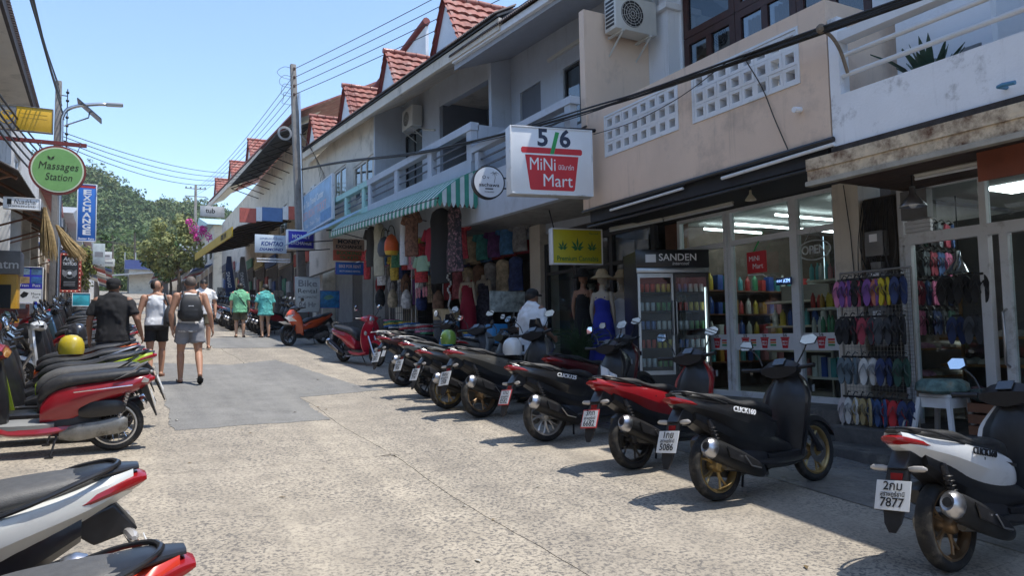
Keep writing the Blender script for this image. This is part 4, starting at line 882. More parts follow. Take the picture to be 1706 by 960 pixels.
# ------------------------------------------------------------------ scooters where they stand
GOLD = mat('gold_rim', (.42,.30,.13), .38, metal=.75, var=.1, dirt=(.2,.15,.09), dirt_amt=.3, dirt_scale=9)
BRONZE = mat('bronze_rim', (.25,.17,.10), .4, metal=.7, var=.1)
SILV = mat('silver_rim', (.55,.55,.55), .35, metal=.8, var=.1)
GR = 'scooters parked tail out along the shops'
GL = 'scooters parked tail out along the left side'
cb = (.016,.016,.018); cred = (.30,.008,.014); cwh = (.70,.72,.74)
d5 = R(4)
scooter((4.55,2.82), R(3), cwh, 'white scooter with red tail light and plate 7877 beside the sandal shop', rim=BRONZE, logo='CLICK160', logom=INK, group=GR, lean=-.09, name='parked_scooter', mirror_tilt=.1)
scooter((4.33,4.57), R(5), cb, 'black scooter with gold rear wheel in front of the minimart door', rim=GOLD, logo='CLICK160', group=GR, lean=-.10, plate=('1กย','5086'), steer=.15)
scooter((4.35,5.70), R(9), cred, 'dark red and black scooter next to the gold wheeled black one', group=GR, lean=-.10, plate=('3กท','6682'), plate_red=True, steer=.12)
scooter((4.24,7.12), R(4), cb, 'black scooter with silver wheel and red framed plate before the fridge', rim=SILV, logo='CLICK125', group=GR, lean=-.09, plate=('1กฉ','8582'), plate_red=True, spokes=8)
scooter((4.24,8.75), R(11), (.10,.095,.085), 'dusty grey bronze scooter with brown wheel in the shop row', rim=BRONZE, group=GR, lean=-.12, plate=('กขม','358'), rail=DARK, steer=.25, scale=1.05, screen=True)
scooter((4.10,9.55), R(6), (.035,.034,.035), 'dark grey scooter with brown seat dust behind the bronze one', rim=GOLD, group=GR, lean=-.06, plate=('2กค','714'), steer=-.15, scale=.97)
scooter((4.27,10.65), R(10), (.20,.215,.22), 'silver grey scooter with wire like black wheel in the shop row', rim=DARK, group=GR, lean=-.09, plate=('1กม','926'), spokes=7, accent=DARK, steer=.3, rack=True)
scooter((4.35,12.0), R(12), (.05,.012,.014), 'maroon black scooter with white plate near the clothes shop', rim=DARK, group=GR, lean=-.08, plate=('กจ','5931'), screen=True, rack=True)
scooter((4.75,12.9), R(14), cb, 'plain black scooter parked under the clothes shop awning', group=GR, lean=-.08, plate=('2กช','40'), low=True)
scooter((5.15,7.9), R(12), (.08,.005,.01), 'deep red scooter tucked in close to the minimart fridge', group=GR, lean=-.08, low=True)
scooter((5.25,10.9), R(17), (.11,.105,.095), 'taupe fronted scooter parked close to the cannabis shop', group=GR, lean=-.08, low=True, shieldc=None)
# two across the row
scooter((4.50,16.30), R(-72), (.42,.008,.03), 'glossy red retro scooter facing down the street by the clothes shop', 'retro', group=GR, lean=.06, rim=DARK, spokes=6, plate=('กต','771'))
scooter((5.34,21.57), R(-148), (.55,.07,.015), 'orange and black scooter with papers on its front near the bike rental board', group=GR, lean=.06, rim=DARK, plate=('กธ','218'))
pp = root('paper_notice', (4.32,20.82,gz(20.8)+.62), 'white paper sheets taped on the orange scooter front', 'paper')
pp.rotation_euler = (0,0,R(-148))
for k, (dx, dy, dz, tl) in enumerate(((.14,.08,.12,-.5),(.20,-.08,.02,-.35))):
    m = MB(); m.obox((dx,dy,dz), (.22,.26,.004), (0,tl,0)); m.build('sheet', WINK, pp)
# left side, nearest first
scooter((-.38,3.36), R(184), (.66,.67,.64), 'white scooter with grey seat and black grab rail opposite the minimart', seat=SEATG, scale=1.08, rim=BRONZE, logo='CLICK125', logom=DARK, group=GL, lean=-.06)
scooter((-.24,2.50), R(183), (.62,.035,.01), 'orange red scooter with scuffed black tail beside the white one', seat=SEATG, group=GL, lean=-.06)
scooter((.02,8.45), R(177), (.27,.008,.016), 'dark red retro scooter with grey grab rail and wire wheels', 'retro', group=GL, lean=-.08, rail=mat('grey_rail',(.35,.35,.36),.4,metal=.4), floorm=mat('grey_floor',(.22,.22,.21),.6), rim=SILV, plate=('กง','402'))
LIME = (.42,.55,.03)
scooter((-.05,9.10), R(178), (.05,.05,.05), 'black scooter with dusty seat beside the dark red retro one', 'retro', seat=SEATG, group=GL, lean=-.08, low=True, rim=DARK)
scooter((-.02,9.65), R(176), LIME, 'lime green and black scooter among the left row', group=GL, lean=-.08, low=True)
scooter((-.10,10.35), R(178), cb, 'black scooter with silver grab rail beside the lime green one', group=GL, lean=-.08, low=True, rail=STEEL)
scooter((-.15,11.1), R(176), (.60,.10,.01), 'orange scooter in front of the man in the black shirt', group=GL, lean=-.08, low=True)
scooter((.0,13.1), R(178), cwh, 'white retro scooter behind the man in the black shirt', 'retro', group=GL, lean=-.08, low=True)
protos = [scooter((-.1,14.0), R(178), cb, 'black scooter by the lamp post in the left row', group=GL, lean=-.08, low=True),
          scooter((-.1,14.8), R(176), (.25,.01,.015), 'red scooter by the lamp post in the left row', group=GL, lean=-.08, low=True),
          scooter((-.1,15.6), R(178), (.10,.22,.40), 'blue scooter near the round massage sign', group=GL, lean=-.08, low=True)]
k = 0
cols = ('black', 'dark red', 'blue')
for j in range(12):
    o = copy_tree(protos[(j*2+1) % 3]); y = 16.6+j*1.5; o.location = (-.25-.02*j+rnd.uniform(-.12,.12), y, gz(y)); o.rotation_euler = (-.08, 0, R(178+rnd.uniform(-6,6)))
    o['label'] = cols[(j*2+1) % 3]+' scooter in the far part of the left row'; o['group'] = 'far left row of %s scooters' % cols[(j*2+1) % 3]
for j in range(22):
    q = 0 if j % 3 else (j//3) % 2+1
    o = copy_tree(protos[q]); y = 25.6+j*.86+.05*max(0, j-10)*(j-10); o.location = (3.75+.01*j+rnd.uniform(-.08,.08)+(.6 if j < 3 else 0), y, gz(y)); o.rotation_euler = (.08, 0, R(12+rnd.uniform(-5,5)))
    o['label'] = cols[q]+' scooter in the long row beyond the utility pole'; o['group'] = 'long right row of %s scooters' % cols[q]
# ------------------------------------------------------------------ people
def remesh(mb, voxel, name, m, parent, fold=0.0, fscale=9, smooth=4):
    me = bpy.data.meshes.new(name); me.from_pydata(mb.v, [], mb.f)
    bm = bmesh.new(); bm.from_mesh(me); bmesh.ops.recalc_face_normals(bm, faces=bm.faces); bm.to_mesh(me); bm.free()
    ob = bpy.data.objects.new(name, me)
    md = ob.modifiers.new('r', 'REMESH'); md.mode = 'VOXEL'; md.voxel_size = voxel
    if smooth: ms = ob.modifiers.new('s', 'SMOOTH'); ms.iterations = smooth; ms.factor = .5
    out = evaluated(ob)
    bpy.data.objects.remove(ob); bpy.data.meshes.remove(me)
    if fold:
        data = [(v.co.copy(), v.normal.copy()) for v in out.vertices]; flat = []
        for p, nr in data:
            d = noise.noise(Vector((p.x*fscale, p.y*fscale, p.z*fscale*.45))) + .5*noise.noise(Vector((p.x*fscale*2.3+5, p.y*fscale*2.3, p.z*fscale*1.6)))
            q = p + nr*fold*max(-.1, d + .12); flat += q[:]
        out.vertices.foreach_set('co', flat); out.update()
    out.polygons.foreach_set('use_smooth', [True]*len(out.polygons)); out.materials.clear(); out.materials.append(m)
    out.name = name
    o = bpy.data.objects.new(name, out); C.objects.link(o); o.parent = parent
    return o
def limb(m, pts, rs, n=12):
    """tapered capsule chain"""
    P = crom([tuple(p)+(r,) for p, r in zip(pts, rs)], 5) if len(pts) > 2 else [tuple(p)+(r,) for p, r in zip(pts, rs)]
    m.tube([p[:3] for p in P], [p[3] for p in P], n)
    m.ball(P[0][:3], P[0][3], n, 8); m.ball(P[-1][:3], P[-1][3], n, 8)
def torso(m, secs, n=20, yaw=0):
    """secs: (z, cx, cy, half width, half depth)"""
    loops = []
    for (z, cx, cy, w, d) in crom(secs, 4):
        loops.append([(cx+w*math.copysign(abs(math.cos(a))**.8, math.cos(a)), cy+d*math.copysign(abs(math.sin(a))**.85, math.sin(a)), z) for a in [2*PI*k/n for k in range(n)]])
    m.loft(loops)
def hand(m, wr, el, side, curl=.5):
    """palm and five fingers continuing the forearm"""
    wr, el = Vector(wr), Vector(el); d = (wr-el).normalized(); f = Vector((0,1,0)); f = (f-d*f.dot(d)).normalized(); o = d.cross(f)*side
    pc = wr + d*.05
    m.loft([[wr + f*.026*c + o*.016*s for c, s in ((1,1),(1,-1),(-1,-1),(-1,1))], [pc + f*.040*c + o*.015*s for c, s in ((1,1),(1,-1),(-1,-1),(-1,1))], [wr+d*.095 + f*.038*c + o*.013*s for c, s in ((1,1),(1,-1),(-1,-1),(-1,1))]])
    inw = -o
    for k, (off, ln) in enumerate(((.031,.070),(.011,.080),(-.010,.074),(-.030,.058))):
        b = wr + d*.09 + f*off; mid = b + (d*math.cos(curl*.6)+inw*math.sin(curl*.6))*ln*.5; e = mid + (d*math.cos(curl*1.5)+inw*math.sin(curl*1.5))*ln*.5
        m.tube([b, mid, e], [.0092,.0085,.007], 7); m.ball(e, .007, 7, 5)
    b = wr + d*.03 + f*.032; mid = b + (d*.6+f*.75+inw*.2).normalized()*.035; e = mid + (d*.9+f*.3+inw*.3).normalized()*.03
    m.tube([b, mid, e], [.012,.0105,.008], 7); m.ball(e, .008, 7, 5)
def head(m, c, turn=0.0, k=1.0):
    c = Vector(c); rt = Matrix.Rotation(turn, 3, 'Z')
    def q(x, y, z): return c + rt @ Vector((x*k, y*k, z*k))
    m.ball(q(0,-.008,.025), .098*k, 18, 12, (.80,.98,1.02)); m.ball(q(0,.03,-.045), .068*k, 16, 10, (.86,.95,1.05)); m.ball(q(0,.062,-.085), .030*k, 10, 6)
    m.tube([q(0,.088,.02), q(0,.112,-.02), q(0,.105,-.032)], [.010*k,.016*k,.013*k], 8)
    for s in (-1, 1): m.ball(q(s*.079,-.004,-.005), .024*k, 8, 6, (.45,.7,1.2)); m.ball(q(s*.034,.082,.018), .016*k, 8, 6, (1.2,.6,.5))
    m.ball(q(0,.088,-.062), .02*k, 8, 6, (1.2,.6,.45))
    return q
def person(loc, yaw, label, skin, H=1.75, pose=None, top=None, bottom=None, hair=None, shoes=None, vox=.009, turn=0.0, extra=None, hat=None, stand_z=None):
    """pose: dict of joint overrides in metres for a 1.75 m figure facing +y"""
    k = H/1.75; z0 = gz(loc[1]) if stand_z is None else stand_z
    P = root('person', (loc[0], loc[1], z0), label, 'person', rz=yaw); P.scale = (k*1.08,k*1.06,k)
    J = dict(hipL=(-.09,0,.92), hipR=(.09,0,.92), kneeL=(-.10,.03,.50), kneeR=(.10,.03,.50), ankL=(-.10,-.02,.085), ankR=(.10,-.02,.085), toeL=(-.12,.13,.03), toeR=(.12,.13,.03),
             shL=(-.185,0,1.42), shR=(.185,0,1.42), elL=(-.245,-.03,1.13), elR=(.245,-.03,1.13), wrL=(-.25,.06,.88), wrR=(.25,.06,.88))
    J.update(pose or {})
    b = MB()
    torso(b, [(.84,0,0,.10,.09),(.92,0,-.005,.165,.115),(1.05,0,0,.145,.10),(1.20,0,.005,.158,.108),(1.33,0,0,.175,.112),(1.42,0,-.01,.15,.085),(1.47,0,-.01,.07,.06)])
    b.tube([(0,-.01,1.42),(0,.0,1.50),(0,.012,1.56)], [.078,.062,.056], 12); b.tube([(-.13,-.012,1.425),(0,-.015,1.475),(.13,-.012,1.425)], [.05,.068,.05], 12)
    head(b, (0,.012,1.615), turn)
    for s, c in ((-1,'L'), (1,'R')):
        limb(b, [J['hip'+c], ((Vector(J['hip'+c])+Vector(J['knee'+c]))/2)[:], J['knee'+c]], [.088,.074,.052]); kn, an = Vector(J['knee'+c]), Vector(J['ank'+c])
        limb(b, [kn, kn.lerp(an,.3)+Vector((0,-.015,0)), an], [.050,.054,.034]); to = Vector(J['toe'+c])
        hl = an + (an-to).normalized()*.03 - Vector((0,0,.04)); limb(b, [hl, an.lerp(to,.5)-Vector((0,0,.02)), to], [.033,.034,.024])
        for q in range(5): tx = to + Vector((s*(.03-.014*q)*-1*1, .012-.004*abs(q-1), -.004)); b.ball(tx, .012, 7, 5, (1,1.6,.9))
        sh, el, wr = J['sh'+c], J['el'+c], J['wr'+c]
        limb(b, [sh, Vector(sh).lerp(Vector(el),.4), el], [.058,.050,.039]); limb(b, [el, Vector(el).lerp(Vector(wr),.3), wr], [.040,.039,.026])
        hand(b, wr, el, s)
    remesh(b, vox, 'body', skin, P)
    if top: top(P, J)
    if bottom: bottom(P, J)
    if shoes: shoes(P, J)
    if hair: hair(P, turn)
    if hat: hat(P, turn)
    if extra: extra(P, J)
    return P
def shirt(m, sleeve=.55, hem=.86, loose=.02, v=.012, fold=.028, hemw=None):
    def f(P, J):
        b = MB(); w = loose
        torso(b, [(hem,0,-.005,(hemw or .17)+w,.125+w),(hem+.1,0,-.003,.163+w,.12+w),(1.08,0,0,.152+w,.108+w),(1.22,0,.005,.163+w,.114+w),(1.34,0,0,.183+w*.6,.118+w*.6),(1.425,0,-.01,.178,.105),(1.485,0,-.01,.085,.078)])
        b.tube([(-.15,-.012,1.425),(0,-.015,1.478),(.15,-.012,1.425)], [.062,.080,.062], 12)
        if sleeve:
            for c in 'LR':
                sh, el, wr = Vector(J['sh'+c]), Vector(J['el'+c]), Vector(J['wr'+c]); b.ball(sh-Vector((sh.x*.08,0,.008)), .062, 12, 8)
                pts = [sh, sh.lerp(el, min(sleeve, 1))] if sleeve <= 1 else [sh, el, el.lerp(wr, sleeve-1)]
                b.tube(pts, [.060, .066] if sleeve <= 1 else [.060,.056,.05], 14)
        return remesh(b, v, 'shirt', m, P, fold, smooth=3)
    return f
def tank(m, hem=.84, v=.012):
    def f(P, J):
        b = MB()
        torso(b, [(hem,0,-.005,.188,.14),(hem+.1,0,-.003,.178,.132),(1.08,0,0,.166,.12),(1.22,0,.005,.17,.124),(1.32,0,0,.158,.126),(1.40,0,-.01,.13,.10),(1.45,0,-.012,.115,.078)])
        for s in (-1, 1): b.tube([(s*.10,.07,1.38),(s*.105,-.01,1.475),(s*.10,-.09,1.38)], .028, 8)
        return remesh(b, v, 'tank_top', m, P, .024, smooth=3)
    return f
def shorts(m, end=.62, loose=.025, v=.012, name='shorts'):
    def f(P, J):
        b = MB(); w = loose
        torso(b, [(.84,0,0,.155+w,.11+w),(.90,0,-.008,.178+w*.6,.128+w*.6),(1.0,0,0,.16+w*.4,.11+w*.4),(1.04,0,0,.152+w*.3,.106+w*.3)])
        for c in 'LR':
            hp, kn, an = Vector(J['hip'+c]), Vector(J['knee'+c]), Vector(J['ank'+c]); pts = [hp, hp.lerp(kn, min(1, end))]; rs = [.088+w*.8, .070+w*1.1]
            if end > 1: pts.append(kn.lerp(an, end-1)); rs = [.095+w, .066+w, .05+w]
            b.tube(pts, rs, 16)
        return remesh(b, v, name, m, P, .024, smooth=3)
    return f
def sandals(m):
    def f(P, J):
        for c in 'LR':
            an, to = Vector(J['ank'+c]), Vector(J['toe'+c]); d = (to-an); d.z *= .4; fl = Vector((d.x, d.y, to.z-an.z+.055)).normalized(); side = Vector((fl.y, -fl.x, 0)).normalized()
            ctr = an.lerp(to, .45); ctr.z = (an.z-.085+to.z-.03)/2+.008; up = side.cross(fl)
            if up.z < 0: up = -up
            b = MB(); ol = [(fl*math.cos(a)*.135*(1 if math.cos(a) > 0 else 1) + side*math.sin(a)*(.047 if math.cos(a) > 0 else .038)) for a in [2*PI*q/16 for q in range(16)]]
            b.loft([[ctr+p-up*.004 for p in ol], [ctr+p+up*.012 for p in ol]]); sh = b.build('flip_flop', m, P, smooth=40)
            b = MB(); tip = ctr+fl*.09+up*.014
            for s in (-1, 1): b.tube([tip, tip-fl*.03+side*s*.03+up*.045, ctr-fl*.02+side*s*.045+up*.012], .006, 5)
            b.build('strap', m, sh, smooth=50)
    return f
def short_hair(m, k=1.0, low=.2):
    def f(P, turn):
        b = MB(); rt = Matrix.Rotation(turn, 3, 'Z'); c = Vector((0,.012,1.615))
        for i in range(13):
            for j in range(10): pass
        o = 0; n, mm = 22, 10; rows = []
        for i in range(mm+1):
            t = PI*.62*i/mm
            for j in range(n):
                a = 2*PI*j/n; back = (1-math.sin(a))/2
                tt = t*(.74+.42*back)
                p = Vector((.80*.103*math.sin(tt)*math.cos(a), -.008+.98*.103*math.sin(tt)*math.sin(a), .025+1.02*.104*math.cos(tt)))
                p *= 1+(k-1)*(1-.3*i/mm)
                if noise.noise(p*90) > .1: p *= 1.008
                b.v.append(tuple(c + rt @ p))
        for i in range(mm):
            for j in range(n): b.f.append((i*n+j, (i+1)*n+j, (i+1)*n+(j+1) % n, i*n+(j+1) % n))
        b.build('hair', m, P, smooth=80)
    return f
def cap(m, backwards=False, flower=False):
    def f(P, turn):
        b = MB(); c = Vector((0,.012,1.615)); rt = Matrix.Rotation(turn+(PI if backwards else 0), 3, 'Z')
        n = 20; loops = []
        for (r, z) in ((.090,.03),(.094,.055),(.088,.09),(.066,.12),(.03,.135),(.004,.138)): loops.append([c + rt @ Vector((r*.93*math.cos(2*PI*j/n), -.004+r*1.12*math.sin(2*PI*j/n), z)) for j in range(n)])
        b.loft(loops); ca = b.build('cap', m, P, smooth=60)
        b = MB(); ol = [(x*.085, .085+.085*math.sqrt(max(0, 1-x*x)), .035-.012*(1-x*x)*0-.02*math.sqrt(max(0,1-x*x))) for x in [-1+2*q/10 for q in range(11)]]+[(.07,.06,.036),(-.07,.06,.036)]
        b.loft([[c + rt @ Vector(p) for p in ol], [c + rt @ (Vector(p)+Vector((0,0,.008))) for p in ol]]); b.build('peak', m, ca, smooth=40)
        if flower:
            YEf = mat('yellow_flower', (.75,.55,.05), .6)
            b = MB()
            for q in range(6): b.ball(c + rt @ Vector((-.085+.0, .03+.022*math.cos(q*PI/3), .05+.022*math.sin(q*PI/3))), .014, 8, 5, (.5,1,1))
            b.build('flower', YEf, ca, smooth=60)
    return f
SK1 = mat('skin_tan', (.42,.22,.14), .55, var=.1, scale=8); SK2 = mat('skin_brown', (.26,.13,.08), .55, var=.1, scale=8); SK3 = mat('skin_light', (.50,.30,.20), .55, var=.1, scale=8)
HAIR = mat('dark_hair', (.02,.016,.014), .6, var=.3, scale=60); HAIRG = mat('cropped_grey_hair', (.12,.095,.08), .7, var=.3, scale=60)
WHT = mat('white_cotton', (.74,.75,.77), .9, var=.05, scale=8); BLKC = mat('black_cotton', (.016,.016,.018), .9, var=.2, scale=8); GRYC = mat('grey_cotton', (.23,.235,.26), .9, var=.12, scale=8)
NAVY = mat('navy_denim', (.018,.03,.06), .9, var=.2, scale=10); GRN = mat('mint_green_cotton', (.20,.52,.30), .9, var=.08); OLIV = mat('olive_cotton', (.10,.085,.055), .9, var=.15); DEN = mat('pale_denim', (.36,.38,.40), .9, var=.12)
TEAL = mat('teal_tie_dye', (.10,.42,.40), .9, var=.5, scale=5); BAG = mat('black_nylon', (.02,.021,.024), .6, var=.3, scale=12, bump=.1); BAGG = mat('grey_nylon', (.06,.06,.065), .7, var=.2, scale=12)
def backpack(P, J):
    b = MB(); lo = []
    for (z, w, d) in ((1.00,.12,.06),(1.04,.15,.10),(1.15,.155,.115),(1.30,.145,.10),(1.40,.115,.07),(1.43,.08,.03)):
        lo.append([(w*math.copysign(abs(math.cos(a))**.5, math.cos(a)), -.14-d*.5+d*.55*math.copysign(abs(math.sin(a))**.6, math.sin(a))-.02, z) for a in [2*PI*q/20 for q in range(20)]])
    bp = b.loft(lo).build('backpack', BAG, P, smooth=50)
    b = MB(); b.obox((0,-.262,1.12), (.20,.03,.16)); b.build('front_pocket', BAG, bp, bevel=.012)
    b = MB(); b.obox((0,-.268,1.24), (.07,.006,.018)); b.build('label_patch', WHT, bp)
    for s in (-1, 1):
        b = MB(); b.tube(crom([(s*.09,-.15,1.40),(s*.105,-.06,1.485),(s*.11,.06,1.45),(s*.13,.135,1.30),(s*.16,.06,1.10),(s*.14,-.13,1.05)], 4), .016, 6); b.build('shoulder_strap', BAG, bp, smooth=50)
        b = MB(); b.obox((s*.155,-.19,1.12), (.03,.05,.12)); b.build('side_pocket', BAG, bp, bevel=.008)
def sling(P, J):
    b = MB(); lo = []
    for (z, w, d) in ((.90,.10,.06),(.93,.13,.09),(1.05,.13,.095),(1.18,.10,.08),(1.27,.05,.04)): lo.append([(.20+w*.75*math.cos(a), -.12+d*math.sin(a), z) for a in [2*PI*q/16 for q in range(16)]])
    bg_ = b.loft(lo).build('sling_bag', BAGG, P, smooth=50)
    b = MB(); b.tube(crom([(.19,-.13,1.25),(.15,-.125,1.38),(.12,-.04,1.485),(.11,.07,1.44)], 4), .02, 6); b.build('strap', BAG, bg_, smooth=50)
    b = MB(); b.ball((.21,-.18,.97), .07, 12, 8, (1,.7,.9)); b.build('bag_pocket', BAG, bg_, smooth=50)
person((1.12,13.5), R(-2), 'man in white tank top and grey shorts with black backpack walking uphill', SK1, 1.81,
       dict(kneeL=(-.12,.13,.52), ankL=(-.12,.10,.085), toeL=(-.14,.25,.03), kneeR=(.12,-.04,.50), ankR=(.13,-.28,.17), toeR=(.14,-.16,.05), elL=(-.26,-.02,1.13), wrL=(-.24,.02,.88), elR=(.27,-.05,1.14), wrR=(.31,.0,.90)),
       tank(WHT), shorts(GRYC, .62, .03), short_hair(HAIRG, .985), sandals(BLKC), .008, .06, backpack)
person((.66,14.6), R(-4), 'man in white tank top and black shorts carrying a grey sling bag', SK1, 1.74,
       dict(kneeL=(-.09,-.01,.50), ankL=(-.08,-.20,.13), toeL=(-.09,-.08,.04), kneeR=(.09,.12,.52), ankR=(.08,.08,.085), toeR=(.10,.23,.03), elL=(-.26,-.03,1.13), wrL=(-.27,-.02,.88), wrR=(.27,.06,.90)),
       tank(WHT, .92), shorts(BLKC, .66, .012), short_hair(HAIR, .985), sandals(mat('brown_leather',(.12,.05,.03),.6)), .008, -.9, sling)
def keys(P, J):
    b = MB()
    for k in range(5): b.tube(crom([(.29,.10+.01*k,.76),(.30+.02*math.sin(k*2),.12+.02*math.cos(k*1.7),.66),(.30+.035*math.cos(k),.12+.035*math.sin(k*1.3),.58)], 3), .004, 5)
    b.build('key_strings', WHT, P, smooth=60)['kind'] = 'stuff'
person((-.02,11.9), R(-12), 'man in black T shirt, black cap and navy trousers among the parked scooters', SK2, 1.74,
       dict(elR=(.30,-.06,1.15), wrR=(.33,.10,.93), elL=(-.27,-.02,1.14), wrL=(-.28,.05,.90)), shirt(BLKC, .75, .84, .035, fold=.022), shorts(NAVY, 1.85, .02, name='trousers'), short_hair(HAIR, .985), None, .009, -.15, keys, cap(BLKC))
def shades(P, J):
    b = MB(); b.obox((-.032,.118,1.635), (.05,.012,.034)); b.obox((.032,.118,1.635), (.05,.012,.034)); b.tube([(-.078,.02,1.642),(-.06,.115,1.645),(.06,.115,1.645),(.078,.02,1.642)], .004, 5); b.build('sunglasses', BLACK, P)
person((2.02,20.5), R(176), 'man in white T shirt and sunglasses walking down the street', SK1, 1.80, dict(kneeL=(-.1,.12,.52), ankL=(-.1,.14,.085), toeL=(-.12,.28,.03)), shirt(WHT, .6), shorts(OLIV, .8), short_hair(HAIR, .985), sandals(BLKC), .012, 0, shades)
def strap(P, J):
    b = MB(); b.tube(crom([(-.14,.05,1.44),(-.12,-.10,1.42),(.0,-.148,1.25),(.15,-.12,1.02),(.19,-.02,.95)], 4), .014, 6); b.build('bag_strap', BLKC, P, smooth=50)
    b = MB(); b.obox((.22,.02,.90), (.06,.18,.15)); b.build('small_bag', BLKC, P, bevel=.02)
person((3.50,24.7), R(-8), 'person in mint green T shirt and olive shorts standing by the scooters', SK3, 1.72, None, shirt(GRN, .8, .80, .04), shorts(OLIV, .85, .03), short_hair(HAIR, 1.06), sandals(BLKC), .012, 0, strap)
person((4.22,24.4), R(12), 'person in loose teal tie dye shirt and pale shorts by the scooters', SK3, 1.70, dict(elL=(-.26,.02,1.14), wrL=(-.22,.16,1.0)), shirt(TEAL, .95, .74, .05, hemw=.20), shorts(DEN, .5, .03), short_hair(HAIR, 1.08), sandals(BLKC), .012, .5)
person((5.62,9.8), R(-75), 'woman in loose white shirt and black cap with yellow flower before the cannabis shop', SK2, 1.70, dict(wrR=(.22,.20,.98), wrL=(-.22,.2,.98)), shirt(WHT, .95, .72, .06, hemw=.21), shorts(BLKC, 1.8, .02, name='trousers'), short_hair(HAIR, 1.02), sandals(BLKC), .012, 0, None, cap(BLKC, flower=True), stand_z=gz(9.8))
# ------------------------------------------------------------------ left side of the street
XL = -2.5
G_ = root('left_terrace', (-2.8, 24, gz(24)), 'grey and cream shop terrace with overhanging eaves along the left side', 'building')
LGW = mat('pale_grey_wall', (.62,.61,.58), .8, var=.1, scale=1.5, dirt=(.22,.21,.2), dirt_amt=.3)
def eaveL(y): return 8.55 - .09*(y-18) if y < 23 else 8.1+.02*(y-23)
part('upper_wall', LGW, G_, lambda m: wall_x(m, -2.9, -2.7, -14, 34, 4.6, 8.5, [(2,3.6,5.6,7),(8,9.6,5.6,7.2),(14,15.6,5.8,7.4),(20,21.6,6.2,7.4),(26,27.6,6.6,7.6)]))
for a, c, d in ((2,5.6,7),(8,5.6,7.2),(14,5.8,7.4),(20,6.2,7.4),(26,6.6,7.6)): window(G_, -2.8, a+.02, a+1.58, c+.02, d-.02, WWALL, 2, .07)
part('soffit', CREAM, G_, lambda m: m.hexa([(-2.05,-14,9.2),(-2.7,-14,9.2),(-2.7,25,8.0),(-2.05,25,8.0)], [(-2.05,-14,9.3),(-2.7,-14,9.3),(-2.7,25,8.1),(-2.05,25,8.1)]) )
part('fascia', mat('dark_brown_board', (.06,.045,.04), .7, var=.3), G_, lambda m: slant(m, -2.05, -1.98, -14, 25, 9.2, 8.0, 9.42, 8.22))
part('corrugated_edge', MATS['weathered_corrugated'], G_, lambda m: [m.obox((-1.97, -14+.13*k, 9.45-.0308*.13*k+.02), (.10,.06,.05)) for k in range(300)])['kind'] = 'stuff'
part('roof', CORR, G_, lambda m: m.hexa([(-2.0,-14,9.43),(-9,-14,12),(-9,25,10.8),(-2.0,25,8.23)], [(-2.0,-14,9.48),(-9,-14,12.05),(-9,25,10.85),(-2.0,25,8.28)]))
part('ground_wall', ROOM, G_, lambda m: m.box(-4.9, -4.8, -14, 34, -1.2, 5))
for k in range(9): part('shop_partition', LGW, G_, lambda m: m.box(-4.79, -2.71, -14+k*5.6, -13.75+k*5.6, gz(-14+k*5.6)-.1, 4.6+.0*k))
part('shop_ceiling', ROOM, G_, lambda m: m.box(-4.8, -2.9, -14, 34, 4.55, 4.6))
for k in range(6):
    y = 17.5+k*2.7; part('pillar', LGW, G_, lambda m: m.box(-2.72, -2.45, y, y+.3, gz(y), 6.5))
# brown pitched shop canopies
for (y0, y1, zz, lab) in ((13.5, 20.5, 5.15, 'dark brown sheet canopy below the yellow bank sign'), (25, 33, 5.9, 'dark sheet canopy behind the tattoo sign')):
    cp = root('shop_canopy', (-2.2, (y0+y1)/2, zz-.5), lab, 'canopy')
    m = MB(); sheetx(m, y0, y1, -1.35, -2.7, zz-.75, zz-.55, zz, zz+.2, .2, .02); m.build('sheet', mat('brown_tin_sheet', (.055,.04,.032), .6, var=.3, scale=4), cp, world=True)
    for k in range(4):
        y = y0+.4+k*(y1-y0-.8)/3; m = MB(); m.tube([(-1.4, y, zz-.78+.03*k), (-2.7, y, zz-.05+.03*k)], .03, 6); m.tube([(-1.5, y, zz-.75), (-2.7, y, zz-1.2)], .022, 6); m.build('bracket', BROWN, cp, world=True)

def sign(name, c, w, h, label, face, rz=0, depth=.08, frame=None, fw=.03, cat='sign', both=True):
    """signboard: local x is the reading direction, the face looks along local -y; returns root"""
    S = root(name, (c[0], c[1], c[2]-h/2), label, cat, rz=rz)
    m = MB(); m.box(-w/2, w/2, -depth/2, depth/2, 0, h); m.build('panel', face, S, bevel=.006)
    if frame:
        for (a, b, q, r_) in ((-w/2-fw, -w/2+.002, -fw, h+fw), (w/2-.002, w/2+fw, -fw, h+fw), (-w/2+.003, w/2-.003, -fw, .002), (-w/2+.003, w/2-.003, h-.002, h+fw)):
            m = MB(); m.box(a, b, -depth/2-.012, depth/2+.012, q, r_); m.build('frame_bar', frame, S, bevel=.004)
    return S
def stext(S, s, size, x, z, m, depth=.08, **kw): return text(s, size, (x, -depth/2-.0025, z), (1,0,0), m, S, extrude=.001, **kw)
def sflat(S, name, m, pts, depth=.08, d=.002):
    mb = MB(); mb.loft([[(x, -depth/2-d, z) for x, z in pts], [(x, -depth/2-d*.3, z) for x, z in pts]]); return mb.build(name, m, S)
SGW = mat('sign_white', (.80,.82,.84), .35, var=.03, coat=.2); BLUE = mat('sign_blue', (.03,.16,.55), .4, var=.06); DBLUE = mat('sign_deep_blue', (.03,.03,.42), .4, var=.06)
YBANK = mat('bank_yellow', (.72,.42,.02), .4, var=.06); GREYS = mat('sign_grey', (.22,.22,.23), .5); GREENS = mat('sign_green', (.20,.42,.13), .45, var=.08); CREAMS = mat('sign_cream', (.66,.72,.52), .5, var=.03)
S = sign('bank_sign', (-1.6, 17, 6.16), .90, .47, 'yellow bank sign with round grey emblem beside the utility pole', YBANK, frame=GREYS, fw=.012)
